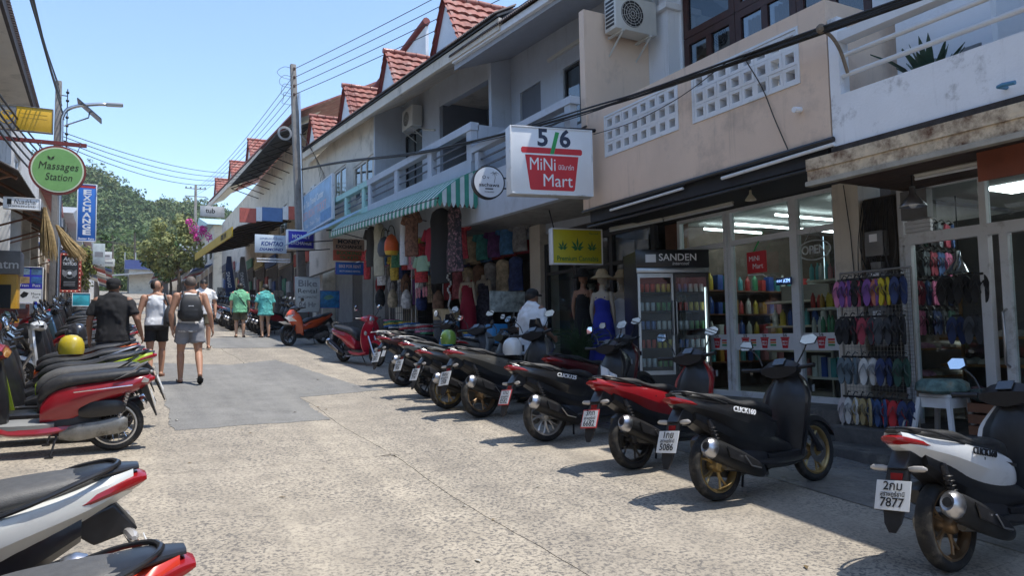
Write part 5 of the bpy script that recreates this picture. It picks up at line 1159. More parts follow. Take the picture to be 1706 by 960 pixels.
sflat(S, 'emblem_panel', GREYS, [(-.445,.01),(-.15,.01),(-.15,.46),(-.445,.46)])
for k in range(3):
    a = R(50+40*k); sflat(S, 'emblem_petal', YBANK, [(-.30+r_*math.cos(a+d), .17+r_*math.sin(a+d)) for r_, d in ((.02,-.6),(.10,-.3),(.16,-.12),(.16,.12),(.10,.3),(.02,.6))], d=.004)
m = MB(); m.lathe([(.115,-.046),(.13,-.046),(.13,-.042),(.115,-.042)], (-.30,0,.235), 'y', 28, closed=True); m.build('emblem_ring', YBANK, S)
for z in (.33, .25): sflat(S, 'faded_print', mat('faded_yellow', (.55,.33,.03), .5), [(-.08,z),(.36,z),(.36,z+.012),(-.08,z+.012)])
m = MB(); m.box(-2.6, -.55, 16.86, 16.93, 5.68, 5.75); single(m, 'sign_beam', REDTRIM, 'dark red steel beam that carries the round massage sign', 'beam')
S = sign('massage_sign', (-.98, 16, 4.985), .02, .02, 'round green Massages Station sign hanging from the red beam', GREENS)
for nm, r0, d, mm in (('rim', .46, .10, REDTRIM), ('outer_face', .425, .11, CREAMS), ('inner_face', .40, .115, GREENS)):
    m = MB(); m.lathe([(0,-d/2),(r0,-d/2),(r0,d/2),(0,d/2)], (0,0,.01), 'y', 48); m.build(nm, mm, S, smooth=30)
OINK = mat('dark_olive_ink', (.03,.035,.015), .6)
text('Massages', .20, (.01,-.06,.075), (1,0,0), OINK, S, shear=.18, fit=.64, extrude=.001); text('Station', .19, (.02,-.06,-.13), (1,0,0), OINK, S, shear=.18, fit=.43, extrude=.001)
for s in (-1, 1): sflat(S, 'leaf_print', OINK, [(-.11,.19),(-.11+s*.05,.22),(-.11+s*.055,.27),(-.11+s*.01,.24)], depth=.12)
for x in (-.3, .3): m = MB(); m.tube([(x, 0, .36), (x*1.1, .75, .72)], .008, 6); m.build('hanger', DARK, S)
S = sign('massage_shop_sign', (-1.33, 14, 3.985), .48, .17, 'small white Thai massage sign under the brown canopy', SGW, frame=WHITE, fw=.01)
stext(S, 'Nuadthai', .10, .04, .11, INK, fit=.30, shear=.15); stext(S, 'นวดแผนไทย', .045, 0, .04, INK, fit=.36); sflat(S, 'logo', INK, [(-.20,.06),(-.14,.06),(-.14,.15),(-.20,.15)])
S = sign('exchange_sign', (-.805, 26, 5.80), .48, 1.74, 'tall blue EXCHANGE sign with white vertical letters', BLUE, frame=SGW, fw=.025)
for k, ch in enumerate('EXCHANGE'): stext(S, ch, .21, 0, 1.50-k*.178, SGW, bold=.035, fit=.22)
sflat(S, 'red_strip', mat('sign_red', (.55,.04,.04), .5), [(-.22,1.64),(.22,1.64),(.22,1.71),(-.22,1.71)]); stext(S, 'Better Rate', .09, 0, .06, SGW, bold=.02)
m = MB(); m.tube([(.26,0,1.6),(.30,-.1,1.66),(.42,-.1,1.68)], .012, 6); m.build('spot_arm', STEEL, S)
S = sign('tattoo_sign', (-1.125, 24, 3.755), .42, .96, 'black Angel Tattoo sign in a red frame of light bulbs', mat('chalkboard_black', (.012,.012,.014), .5), frame=mat('tattoo_red', (.42,.07,.05), .5), fw=.07)
stext(S, 'Angel', .17, 0, .87, SGW, shear=.2, fit=.32); stext(S, 'TATTOO', .11, 0, .73, SGW, bold=.02, fit=.33)
m = MB(); m.lathe([(.10,-.046),(.12,-.046),(.12,-.043),(.10,-.043)], (0,0,.45), 'y', 24, closed=True); m.build('emblem_ring', GREYS, S)
m = MB(); m.lathe([(0,-.047),(.05,-.047),(.05,-.044),(0,-.044)], (0,0,.48), 'y', 16); m.build('emblem_skull', SGW, S)
for s in (-1, 1): sflat(S, 'emblem_wing', GREYS, [(s*.05,.50),(s*.17,.58),(s*.18,.45),(s*.12,.36),(s*.05,.42)])
for k in range(3): sflat(S, 'print_line', GREYS, [(-.14,.22-.05*k),(.14,.22-.05*k),(.14,.24-.05*k),(-.14,.24-.05*k)])
bulb = MB().ball((0,0,0), .018, 8, 6).mesh('bulb', mat('warm_bulb', (.85,.70,.55), .3), 60)
for k in range(9):
    for s in (-1, 1):
        o = bpy.data.objects.new('bulb', bulb); C.objects.link(o); o.parent = S; o.location = (s*.245, -.06, .0+.12*k)
for k in range(4):
    for z in (-.035, .995): o = bpy.data.objects.new('bulb', bulb); C.objects.link(o); o.parent = S; o.location = (-.15+.1*k, -.06, z)
S = sign('fish_poster', (-.82, 23.8, 3.0), .42, .34, 'bright turquoise fish spa poster behind the scooters', mat('turquoise_print', (.05,.42,.50), .4, var=.3, scale=6), frame=SGW, fw=.015)
S = sign('atm_booth', (-2.05, 19, 2.62), .44, 2.2, 'orange ATM cabinet with grey header left of the photo board', mat('atm_orange', (.62,.33,.02), .4, var=.08), cat='cash machine', depth=.6)
m = MB(); m.box(-.26, .28, -.36, .30, 1.72, 2.22); m.build('header', GREYS, S, bevel=.02); text('atm', .26, (.06,-.365,1.92), (1,0,0), SGW, S, extrude=.001, bold=.01)
m = MB(); m.box(-.16, .12, -.325, -.30, 1.0, 1.5); m.build('screen', mat('dark_screen', (.02,.025,.03), .15), S); m = MB(); m.box(-.18, .16, -.40, -.30, .72, .80); m.build('keypad_shelf', STEEL, S)
S = root('wooden_barrier', (-1.75, 17.6, gz(17.6)), 'red brown slatted wooden barrier before the orange ATM cabinet', 'barrier')
for k in range(3): m = MB(); m.box(-.6, .25, -.02, .02, .35+k*.28, .55+k*.28); m.build('slat', mat('red_brown_wood', (.13,.03,.02), .6, var=.3, scale=6), S, bevel=.006)
for x in (-.55, .21): m = MB(); m.box(x-.03, x+.03, .021, .08, 0, 1.2); m.build('post', MATS['red_brown_wood'], S)
S = sign('photo_board', (-1.79, 21, 3.18), .50, .86, 'blue tour photo board with pictures and white lower panel', DBLUE, frame=SGW, fw=.012)
for (x, z, c_) in ((-.12,.55,(.35,.25,.12)),(.13,.55,(.05,.15,.4)),(-.12,.76,(.2,.3,.4)),(.13,.76,(.1,.2,.35))): sflat(S, 'photo', mat('photo_%d' % int(c_[0]*100), c_, .4, var=.6, scale=9), [(x-.11,z-.08),(x+.11,z-.08),(x+.11,z+.08),(x-.11,z+.08)])
stext(S, 'Train', .09, -.12, .42, SGW); stext(S, 'Puzz', .09, .13, .42, SGW); sflat(S, 'white_panel', SGW, [(-.24,.01),(.24,.01),(.24,.34),(-.24,.34)]); stext(S, 'More\nFun', .09, .12, .18, INK)
sflat(S, 'dark_print', INK, [(-.20,.18),(-.12,.28),(-.02,.24),(-.06,.16),(-.14,.12)], d=.004)
# dried palm bundles hanging from the canopy
THM = mat('dry_straw', (.40,.29,.14), .95, var=.4, scale=20)
for (x, y, z, ln, lean, lab) in ((-1.32,18,4.6,1.15,.10,'long pale bundle of dried palm straw hanging from the canopy'), (-1.10,18.1,4.25,.85,.42,'bushy golden bundle of dried palm straw curling outwards')):
    m = MB()
    for k in range(230):
        a = rnd.uniform(0, 2*PI); r0 = rnd.uniform(0,.03); sp = rnd.uniform(.05,.17); l = ln*rnd.uniform(.75,1)
        p0 = Vector((x+r0*math.cos(a), y+r0*math.sin(a), z)); p1 = Vector((x+lean*.5+sp*.7*math.cos(a), y+sp*.7*math.sin(a), z-l*.5)); p2 = Vector((x+lean+sp*math.cos(a), y+sp*math.sin(a), z-l+(.15 if lean > .3 else 0)*rnd.random()))
        m.tube([p0, p1, p2], [.005,.008,.002], 3, False)
    single(m, 'dried_palm_bundle', THM, lab, 'straw bundle')
# lamp posts and utility poles
POLEM = mat('weathered_pole_concrete', (.25,.23,.21), .9, var=.25, scale=6, bump=.3, dirt=(.12,.10,.09), dirt_amt=.4, dirt_scale=3)
def pole(x, y, ztop, lx, label, r=.16, name='utility_pole'):
    P = root(name, (x, y, gz(y)), label, 'pole'); m = MB(); h = ztop-gz(y)
    m.loft([[(s1*r*k+lx*t, s2*r*k, h*t) for s1, s2 in ((-1,-1),(1,-1),(1,1),(-1,1))] for t, k in ((0,1),(1,.62))]); m.build('shaft', POLEM, P, bevel=.015)
    return P, h
P, h = pole(6.22, 28, 12.25, -.42, 'tall weathered concrete utility pole beside the money exchange signs')
for k in range(4):
    z = h-.25-k*.33; m = MB(); m.tube([(-.42,-.10,z),(-.42,-.24,z)], .02, 6); m.lathe([(0,-.05),(.04,-.05),(.05,-.02),(.035,0),(.05,.02),(.04,.05),(0,.05)], (-.42,-.26,z), 'z', 12); m.build('insulator', mat('brown_porcelain', (.10,.05,.035), .25), P, smooth=50)
    m = MB(); m.tube(crom([(-.44,-.1,z+.05),(-.75,-.05,z+.1),(-1.0+.08*k,0,z-.12),(-.8,.05,z-.28),(-.46,.1,z-.3)], 4), .008, 5); m.build('jumper_wire', BLACK, P, smooth=60)
m = MB(); m.tube([(-.05,-.17,3.2),(-.12,-.16,6.0),(-.22,-.15,9.0)], .045, 8); m.build('conduit', STEEL, P, smooth=50)
m = MB()
for q in range(5): m.tube(crom([(-.2+.02*q,-.2,7.4),(.3+.1*q,-.4,6.6-.2*q),(.5+.1*q,-.6,5.4-.3*q),(.3,-.8,4.6)], 4), .008, 5)
m.build('slack_cables', BLACK, P, smooth=60)['kind'] = 'stuff'
m = MB()
for q in range(4): m.lathe([(.19+.02*q,-.01),(.205+.02*q,0),(.19+.02*q,.01)], (-.75,-.2,7.35), 'y', 22)
m.build('cable_coil', mat('grey_cable', (.45,.45,.45), .6), P, smooth=60)
P, h = pole(-1.50, 24, 9.2, 0, 'concrete pole with cables and insulators on the left side of the street', .12)
for k in range(7): m = MB(); m.ball((.22,0,h-.3-k*.24), .045, 8, 6); m.build('insulator', BLACK, P, smooth=60)
m = MB(); m.tube([(.22,0,h-2.3),(.22,0,h-.2)], .015, 6); m.tube([(.0,0,h-.4),(.22,0,h-.4)], .015, 6); m.tube([(.0,0,h-1.7),(.22,0,h-1.7)], .015, 6); m.build('insulator_rack', DARK, P)
LP = root('street_lamp', (-1.30, 22.2, gz(22.2)), 'curved arm solar street lamp with tilted solar panel', 'street lamp')
zb = gz(22.2)
m = MB(); m.tube(crom([(0,0,0),(0,0,5.2),(.02,0,6.0),(.25,0,6.28),(.75,0,6.42),(1.0,0,6.45)], 4), [.05]*4+[.045]*16+[.035], 10); m.build('arm', STEEL, LP, smooth=50)
m = MB(); m.obox((1.20,0,6.47), (.42,.18,.07), (0,-.08,0)); m.build('lamp_head', mat('lamp_grey', (.35,.35,.36), .5), LP, bevel=.02)
m = MB(); m.obox((1.20,0,6.432), (.34,.14,.01), (0,-.08,0)); m.build('diffuser', WHITE, LP)
m = MB(); m.obox((.62,.1,6.25), (.74,.5,.03), (0,.72,0)); m.build('solar_panel', mat('solar_cells', (.05,.055,.07), .2, var=.2), LP)
m = MB(); m.tube([(.05,0,5.75),(.6,.05,6.05),(.62,.1,6.22)], .02, 6); m.build('panel_bracket', STEEL, LP)
P, h = pole(6.3, 72, 16.2, 0, 'distant utility pole with crossarms behind the sloping roof', .16)
for z in (.3, 1.0): m = MB(); m.box(-.9,.9,-.05,.05,h-z-.06,h-z); m.build('crossarm', POLEM, P)
for x in (-.8,-.4,.4,.8): m = MB(); m.ball((x,0,h-.22), .07, 8, 6); m.build('insulator', BLACK, P)
# wires
WIRE = mat('black_cable', (.012,.012,.013), .5)
def wire(a, b, sag, label, group, r=.012, n=14):
    a, b = Vector(a), Vector(b); m = MB(); m.tube([a.lerp(b, t/n) + Vector((0,0,-sag*4*(t/n)*(1-t/n))) for t in range(n+1)], r, 5)
    return single(m, 'overhead_wire', WIRE, label, 'wire', group, smooth=60)
for k in range(4): wire((5.8,27.74,12.0-.33*k), (10.6,11.0,11.75-.33*k), .12, 'power line running from the concrete pole over the tiled dormers', 'power lines over the terrace roof')
for k in range(4): wire((5.8,28.3,11.8-.33*k), (6.3,71.9,15.9-.2*k), .5, 'power line running from the concrete pole up the street', 'power lines up the street')
for k in range(5): wire((-1.55,24,6.9-.18*k), (-2.0+.06*k,6.5,5.6-.12*k), .25+.05*k, 'low slack cable along the left shop fronts', 'slack cables on the left side', r=.02)
for k in range(6): wire((-1.5+.03*k,24,9.1-.2*k), (-1.08+.045*k,5.5,5.9-.1*k+.15*(k % 2)), .1, 'power line running from the left pole down the street', 'power lines on the left side')
for k in range(4): wire((-1.4,24,7.75-.12*k), (6.5,46,11.9-.15*k), .35+.1*k, 'cable crossing above the street to the far terrace', 'cables crossing the street')
for k in range(3): wire((-1.5,60,9.4), (6,64,9.6-.3*k), .3, 'thin cable crossing the street before the hill', 'far crossing cables', r=.02)
bund = [(6.15,.5,4.35),(6.18,4.9,4.72),(6.2,7.6,4.95),(6.22,9.0,5.14),(6.22,11.5,5.45),(6.24,16,6.1),(6.1,22,7.2),(6.1,27.8,8.2)]
for k in range(6):
    m = MB(); m.tube(crom([(x-.02*math.sin(k*2+i*.9), y, z+.028*math.cos(k*1.1+i*.6)-.02*k*(i in (3,4))) for i, (x, y, z) in enumerate(bund)], 6), .014 if k < 3 else .009, 6)
    single(m, 'cable', WIRE, 'black cable of the thick bundle strung along the balconies', 'cable', 'cable bundle along the balconies', smooth=60)
m = MB(); m.tube(crom([(6.42,9.2,4.80),(6.4,8.2,4.72),(6.4,7.2,4.78),(6.25,6.2,4.88)], 5), .006, 5); single(m, 'cable', WIRE, 'thin slack cable sagging across the breeze block screens', 'cable', smooth=60)
m = MB(); m.tube(crom([(6.3,6.0,4.86),(6.46,5.9,4.5),(6.47,5.75,4.1),(6.47,5.58,3.7)], 5), .007, 5); single(m, 'cable', WIRE, 'thin drop cable hanging down the beige wall', 'cable', smooth=60)

# ------------------------------------------------------------------ far end of the street
def block(x0, x1, y0, y1, h, wall, roofm, label, awn=None, signs=()):
    cx = x0 if x0 > 0 else x1; s = -1 if x0 > 0 else 1; zb = gz(y0)
    Bk = root('shop_house', ((x0+x1)/2, (y0+y1)/2, zb), label, 'building')
    part('wall', wall, Bk, lambda m: m.box(x0, x1, y0, y1, zb-.5, zb+h))
    part('roof', roofm, Bk, lambda m: m.hexa([(x0-.5,y0-.4,zb+h),(x1+.5,y0-.4,zb+h),(x1+.5,y1+.4,zb+h),(x0-.5,y1+.4,zb+h)], [(x0-.5,(y0+y1)/2-.05,zb+h+1.6),(x1+.5,(y0+y1)/2-.05,zb+h+1.6),(x1+.5,(y0+y1)/2+.05,zb+h+1.6),(x0-.5,(y0+y1)/2+.05,zb+h+1.6)]))
    n = max(1, int((y1-y0)/3))
    for k in range(n):
        y = y0+(y1-y0)*(k+.5)/n; part('opening_shade_panel', ROOM, Bk, lambda m: m.box(cx-.06 if s < 0 else cx-.2, cx+.2 if s < 0 else cx+.06, y-1.1, y+1.1, zb+.2, zb+2.7))  # dark slab on the wall, shade of the opening put into its colour
        part('window', DGLASS if 0 else mat('far_window', (.05,.06,.07), .2), Bk, lambda m: m.box(cx-.05 if s < 0 else cx-.2, cx+.2 if s < 0 else cx+.05, y-.7, y+.7, zb+3.9, zb+5.2))
        if awn: part('awning', awn[k % len(awn)], Bk, lambda m: m.hexa([(cx+s*.05,y-1.4,zb+3.3),(cx+s*.05,y+1.4,zb+3.3),(cx+s*1.5,y+1.4,zb+2.8),(cx+s*1.5,y-1.4,zb+2.8)], [(cx+s*.05,y-1.4,zb+3.36),(cx+s*.05,y+1.4,zb+3.36),(cx+s*1.5,y+1.4,zb+2.86),(cx+s*1.5,y-1.4,zb+2.86)]))
    return Bk
BLR = mat('blue_tin_roof', (.12,.17,.30), .5, var=.2, scale=2); TEALR = mat('pale_teal_sheet', (.42,.58,.62), .5, var=.15, scale=2); GRT = mat('grey_tin', (.30,.31,.32), .6, var=.2)
aw = [mat('awning_blue', (.05,.10,.28), .7), GRT, mat('awning_red', (.35,.05,.04), .7), WWALL]
block(7.0, 15, 64, 78, 6.5, CREAM, TEALR, 'cream shop house with pale teal roof beyond the bougainvillea', aw)
block(6.5, 15, 79, 96, 5.0, LGW, GRT, 'low grey shop house far up the right side', aw[1:])
block(5.6, 15, 97, 115, 4.6, CREAM, TILER, 'low cream shop house near the upper end of the street', aw)
block(-12, -3.0, 35, 46, 6.0, CREAM, TILER, 'cream left shop house with red roof behind the EXCHANGE sign', aw)
block(-12, -2.6, 47, 62, 5.4, LGW, GRT, 'grey left shop house farther up the street', aw[::-1])
block(-12, -2.2, 63, 80, 5.0, CREAM, GRT, 'cream left shop house far up the street', aw[1:])
block(-12, -1.8, 81, 108, 5.0, WWALL, TILER, 'white left shop house near the top of the street', aw)
block(8.3, 16, -14, -.2, 7.5, CREAM, TILER, 'unseen cream shop house added down the street past the sandal shop', aw)  # unseen houses behind the camera, added to block sky reflected in the glass
block(8.0, 16, -31, -15, 7.0, LGW, GRT, 'unseen grey shop house added down the street from the sandal shop', aw[1:])
block(-14, -3.0, -31, -15, 8.0, LGW, GRT, 'unseen grey house added down the street on the left side', aw)
block(-9, 7, -52, -40, 9.5, LGW, TILER, 'unseen house added to close the lower end of the street', None)
BH = block(1.8, 14, 122, 134, 3.6, CREAM, BLR, 'blue roofed house closing the top of the street', None)
part('canopy', GRT, BH, lambda m: m.hexa([(-1.5,119,gz(122)+2.2),(8,119,gz(122)+3.2),(8,122,gz(122)+3.4),(-1.5,122,gz(122)+2.4)], [(-1.5,119,gz(122)+2.4),(8,119,gz(122)+3.4),(8,122,gz(122)+3.6),(-1.5,122,gz(122)+2.6)]))
part('balcony_panel', mat('deep_blue_panel', (.05,.07,.20), .6), BH, lambda m: m.box(1.2, 7, 121.0, 121.2, gz(122)+3.6, gz(122)+4.9))
for x in (1.2, 2.6, 4.0, 5.5): part('balcony_post', GRT, BH, lambda m: m.box(x-.07, x+.07, 121.25, 121.4, gz(122)+3.5, gz(122)+6))
for (x, y, w, h_, zz, c_, lab) in ((-.6,52,.8,.5,3.3,(.6,.62,.62),'small white hanging sign on the far left side'), (-.5,66,.9,.6,3.2,(.55,.55,.5),'pale hanging sign before the far left shops'), (4.6,80,1.2,.8,3.2,(.25,.45,.25),'pale green hanging sign far up the street'), (-.7,40,.5,1.0,3.0,(.45,.5,.5),'upright pale banner sign on the left side'), (5.1,66,1.0,.6,3.4,(.6,.6,.6),'white sign under the bougainvillea tree')):
    S = sign('shop_sign', (x,y,gz(y)+zz), w, h_, lab, mat('far_sign_%d' % int(y), c_, .5, var=.2, scale=5)); sflat(S, 'print', GREYS, [(-w*.35,h_*.35),(w*.35,h_*.35),(w*.35,h_*.6),(-w*.35,h_*.6)])
S = sign('tub_sign', (4.3, 40, 8.45), 1.15, .55, 'white tub sign on a post above the yellow canopy', mat('faded_white_sign', (.5,.5,.5), .5), frame=None); stext(S, 'tub', .34, -.1, .30, INK, bold=.02)
# bougainvillea, other trees and the wooded hill
def leafmat(name, col, var=.45, sc_=1.5):
    m = mat(name, col, .7, var=var, scale=sc_, spec=.25); return m
def leaves(m, c, rad, n, size, clumps=22, seed=0, shell=.55):
    rg = random.Random(seed); cs = []
    for k in range(clumps):
        u = rg.uniform(-1,1); a = rg.uniform(0,2*PI); r = rg.uniform(shell,1); s = math.sqrt(1-u*u)
        cs.append((c[0]+rad[0]*r*s*math.cos(a), c[1]+rad[1]*r*s*math.sin(a), c[2]+rad[2]*r*u, rg.uniform(.22,.42)))
    mr = (rad[0]+rad[1]+rad[2])/3
    for k in range(n):
        q = cs[rg.randrange(clumps)]; d = Vector((rg.gauss(0,1), rg.gauss(0,1), rg.gauss(0,1))).normalized()*rg.uniform(.5,1)*mr*q[3]; p = Vector(q[:3])+d
        nn = (d.normalized()+Vector((rg.uniform(-.7,.7), rg.uniform(-.7,.7), rg.uniform(-.2,.9)))).normalized(); t = nn.orthogonal().normalized(); b = nn.cross(t); an = rg.uniform(0,PI); t2 = t*math.cos(an)+b*math.sin(an); b2 = nn.cross(t2); s = size*rg.uniform(.6,1.3)
        o = len(m.v); m.v += [tuple(p-t2*s), tuple(p+b2*s*.5), tuple(p+t2*s), tuple(p-b2*s*.5)]; m.f.append((o,o+1,o+2,o+3))
def tree(x, y, h, rad, label, lm, n, size, seed, trunk=.16, name='tree', zc=None, extra=None):
    z0 = gz(y)-.1; T = root(name, (x,y,z0), label, 'tree'); m = MB()
    m.tube(crom([(0,0,0),(.12,.05,h*.3),(-.05,0,h*.6),(.1,.1,h*.9)], 4), [trunk*(1-.05*i) for i in range(13)], 8)
    rg = random.Random(seed)
    for k in range(6):
        a = k*1.05+rg.random(); m.tube(crom([(0,0,h*.5+.05*k*h),(math.cos(a)*rad[0]*.35,math.sin(a)*rad[1]*.35,h*.72),(math.cos(a)*rad[0]*.75,math.sin(a)*rad[1]*.75,h*.85+.1*k)], 3), [trunk*.45,trunk*.42,trunk*.38,trunk*.34,trunk*.28,trunk*.22,trunk*.12], 6)
    m.build('trunk', mat('bark', (.13,.10,.07), .9, var=.3, scale=8), T, smooth=60)
    m = MB(); leaves(m, (0,0,h), rad, n, size, 26, seed); m.build('crown', lm, T)
    if extra: extra(T)
    return T
LF1 = leafmat('olive_leaves', (.24,.25,.09)); LF2 = leafmat('mid_green_leaves', (.055,.10,.025)); LF3 = leafmat('dark_green_leaves', (.03,.06,.02)); LF4 = leafmat('yellow_green_leaves', (.13,.15,.04))
def blooms(T):
    m = MB(); leaves(m, (1.0,-.6,5.7), (1.5,.9,.9), 700, .10, 9, 5); m.build('pink_flowers', leafmat('pink_bracts', (.62,.06,.34), .3), T)
tree(4.3, 62, 4.6, (2.5,2.2,2.1), 'broad olive green bougainvillea tree with pink flowers over the street', LF1, 5200, .15, 11, extra=blooms)
tree(5.0, 84, 4.5, (2.4,2.4,2.2), 'round green tree behind the bougainvillea', LF2, 2600, .22, 12)
tree(-1.6, 46, 2.6, (.9,.9,1.1), 'small yellow green street tree on the left side', LF4, 1500, .12, 13, .06)
tree(-2.2, 92, 5.5, (2.5,2.5,2.5), 'leafy green tree above the far left shops', LF2, 2500, .24, 14)
tree(9, 140, 6.0, (4,4,3.5), 'dark green tree behind the blue roofed house', LF3, 2500, .35, 15)
tree(2.5, 142, 5.5, (3.5,3.5,3.0), 'yellow green tree behind the blue roofed house', LF4, 2500, .33, 16)
def palm(x, y, h, label, seed):
    T = root('palm_tree', (x,y,gz(y)), label, 'tree'); rg = random.Random(seed); m = MB(); m.tube(crom([(0,0,0),(.2,0,h*.5),(.1,0,h)], 5), [.22]*6+[.15]*5, 8); m.build('trunk', MATS['bark'], T, smooth=60)
    m = MB()
    for k in range(16):
        a = 2*PI*k/16+rg.uniform(-.2,.2); up = rg.uniform(-.2,.9); L_ = rg.uniform(2.4,3.2); pts = [Vector((.1+math.cos(a)*L_*t, math.sin(a)*L_*t, h+up*L_*t*.8-1.6*t*t)) for t in (0,.25,.5,.75,1)]
        for i in range(4):
            d = (pts[i+1]-pts[i]); side = Vector((-math.sin(a), math.cos(a), 0))
            for q in range(6):
                p = pts[i]+d*q/6; w = .55*(1-.12*i)
                for s in (-1, 1):
                    o = len(m.v); m.v += [tuple(p), tuple(p+d*.1), tuple(p+side*s*w+d*.35-Vector((0,0,.25)))]; m.f.append((o,o+1,o+2))
    m.build('fronds', LF2, T)
palm(-.6, 128, 9, 'tall palm tree before the wooded hill', 1); palm(2.6, 136, 10, 'palm tree above the blue roofed house', 2); palm(-6, 120, 9, 'palm tree behind the left shops', 3); palm(11, 118, 8, 'palm tree behind the right shops', 4)
# hill
RIDGE = [(-400,20),(-100,56),(-30,58),(-12,56),(-3,53),(4,47),(11,42.5),(19,44),(28,45),(36,42),(50,38),(80,37),(140,42),(400,20)]
def hz(x, y):
    for (xa, za), (xb, zb) in zip(RIDGE, RIDGE[1:]):
        if xa <= x <= xb: q = (x-xa)/(xb-xa); q = q*q*(3-2*q); rid = za+(zb-za)*q; break
    t = max(0, min(1, (y-150)/185)); t2 = t*t*(3-2*t)
    fall = 1 if y < 335 else max(0, 1-((y-335)/160)**2)
    return 8.5+rid*t2*fall + 3*noise.noise(Vector((x*.02,y*.02,0)))*t
m = MB(); nx, ny = 60, 44
for j in range(ny+1):
    for i in range(nx+1): x = -260+560*i/nx; y = 150+340*j/ny; m.v.append((x, y, hz(x, y)))
for j in range(ny):
    for i in range(nx): a = j*(nx+1)+i; m.f.append((a, a+1, a+nx+2, a+nx+1))
tag(m.build('hill', mat('forest_floor', (.03,.045,.018), .95, var=.4, scale=.2), smooth=80), kind='structure')
wl = [leafmat('wood_green', (.13,.175,.065), .4, .16), leafmat('wood_dark_green', (.09,.135,.05), .4, .16), leafmat('wood_olive_green', (.17,.19,.075), .4, .16)]
import numpy as np
rng = np.random.default_rng(3); acc = [[], [], []]
for k in range(3400):
    y = rng.uniform(152, 350); x = rng.normal(8, 26) if rng.random() < .62 else rng.uniform(-200, 230)
    if abs(x) > 60 and rng.random() < .45: continue
    r = rng.uniform(1.7, 4.2)*(.75+.25*(y/330)); hgt = rng.uniform(.85,1.35); near = abs(x-8) < 45
    n, size = (130, .55) if near else (60, .85)
    cl = rng.normal(size=(10,3)); cl *= (rng.uniform(.3,1,(10,1))/np.linalg.norm(cl, axis=1, keepdims=True)); cl *= (r, r, r*hgt)
    ci = rng.integers(0, 10, n); d = rng.normal(size=(n,3)); d /= np.linalg.norm(d, axis=1, keepdims=True)
    p = cl[ci] + d*(rng.uniform(.5,1,(n,1))*r*rng.uniform(.25,.42,(10,1))[ci]) + (x, y, hz(x,y)+r*hgt*1.05)
    nn = d + rng.uniform(-.7,.8,(n,3)); nn /= np.linalg.norm(nn, axis=1, keepdims=True); t = np.cross(nn, rng.normal(size=(n,3))); t /= np.linalg.norm(t, axis=1, keepdims=True); b = np.cross(nn, t)
    s_ = size*rng.uniform(.6,1.3,(n,1)); acc[int(rng.choice((0,0,1,1,2)))].append(np.stack([p-t*s_, p+b*s_*.5, p+t*s_, p-b*s_*.5], 1).reshape(-1,3))
for vs, lm, nm in zip(acc, wl, ('mid', 'dark', 'olive')):
    vs = np.concatenate(vs).astype(np.float32); nv = len(vs); me = bpy.data.meshes.new('wooded_slope')
    me.vertices.add(nv); me.vertices.foreach_set('co', vs.ravel()); me.loops.add(nv); me.loops.foreach_set('vertex_index', np.arange(nv, dtype=np.int32))
    me.polygons.add(nv//4); me.polygons.foreach_set('loop_start', np.arange(0, nv, 4, dtype=np.int32)); me.update(calc_edges=True); me.materials.append(lm)
    o = bpy.data.objects.new('wooded_slope', me); C.objects.link(o); tag(o, '%s green trees covering the wooded hill' % nm, 'woods', kind='stuff')

# warm tropical air between here and the hill
m = MB(); m.box(-420, 420, -75, 500, -8, 95); hzb = m.build('haze', None); hzb['kind'] = 'stuff'; hzb['label'] = 'thin pale haze in the air along the street and hill'; hzb['category'] = 'haze'
hm = bpy.data.materials.new('haze_air'); hm.use_nodes = True; t = hm.node_tree; t.nodes.clear(); o_ = t.nodes.new('ShaderNodeOutputMaterial'); pv = t.nodes.new('ShaderNodeVolumePrincipled')
pv.inputs['Color'].default_value = (.80,.88,.95,1); pv.inputs['Density'].default_value = .0003; pv.inputs['Anisotropy'].default_value = .2; t.links.new(pv.outputs[0], o_.inputs['Volume']); hzb.data.materials.append(hm)
# ------------------------------------------------------------------ shop signs on the right
RI = MATS['red_ink']
S = sign('minimart_sign', (5.72, 9.36, 4.32), 1.26, .98, 'white lightbox sign with red basket and 5/6 MiNi Mart lettering', SGW, rz=R(-12), depth=.22, frame=ALU, fw=.02)
dp = .22
def rr_(pts): return pts
sflat(S, 'basket_rim', RI, [(-.46,.60),(.46,.60),(.48,.62),(.48,.67),(.46,.69),(-.46,.69),(-.48,.67),(-.48,.62)], dp)
sflat(S, 'basket_print', RI, [(-.42,.575),(.42,.575),(.35,.07),(.33,.05),(-.33,.05),(-.35,.07)], dp)
stext(S, '5', .36, -.14, .83, mat('navy_ink', (.02,.03,.07), .5), dp, bold=.03); stext(S, '6', .36, .21, .83, MATS['navy_ink'], dp, bold=.03)
sflat(S, 'green_slash', mat('sign_slash_green', (.02,.32,.08), .5), [(-.03,.60),(.03,.60),(.12,.93),(.06,.94)], dp, .005)
text('MiNi', .27, (-.15,-dp/2-.004,.43), (1,0,0), SGW, S, fit=.40, extrude=.001); text('มินิมาร์ท', .10, (.22,-dp/2-.004,.40), (1,0,0), SGW, S, fit=.24, extrude=.001); text('Mart', .27, (.08,-dp/2-.004,.19), (1,0,0), SGW, S, fit=.46, extrude=.001)
m = MB(); m.tube([(-.6,.08,1.03),(.9,.08,1.06)], .03, 6); m.tube([(.45,.05,1.0),(.75,.3,1.2)], .02, 6); m.build('mounting_arm', DARK, S)
S = root('round_beach_sign', (5.60, 11.2, 4.09), 'round white sign with small palm tree drawing on wall brackets', 'sign', rz=R(-10))
for nm, r0, y0, y1, mm in (('rim', .285, -.06, .06, DARK), ('face', .262, -.066, .0, SGW)): m = MB(); m.lathe([(0,y0),(r0,y0),(r0,y1),(0,y1)], (0,0,.28), 'y', 40); m.build(nm, mm, S, smooth=30)
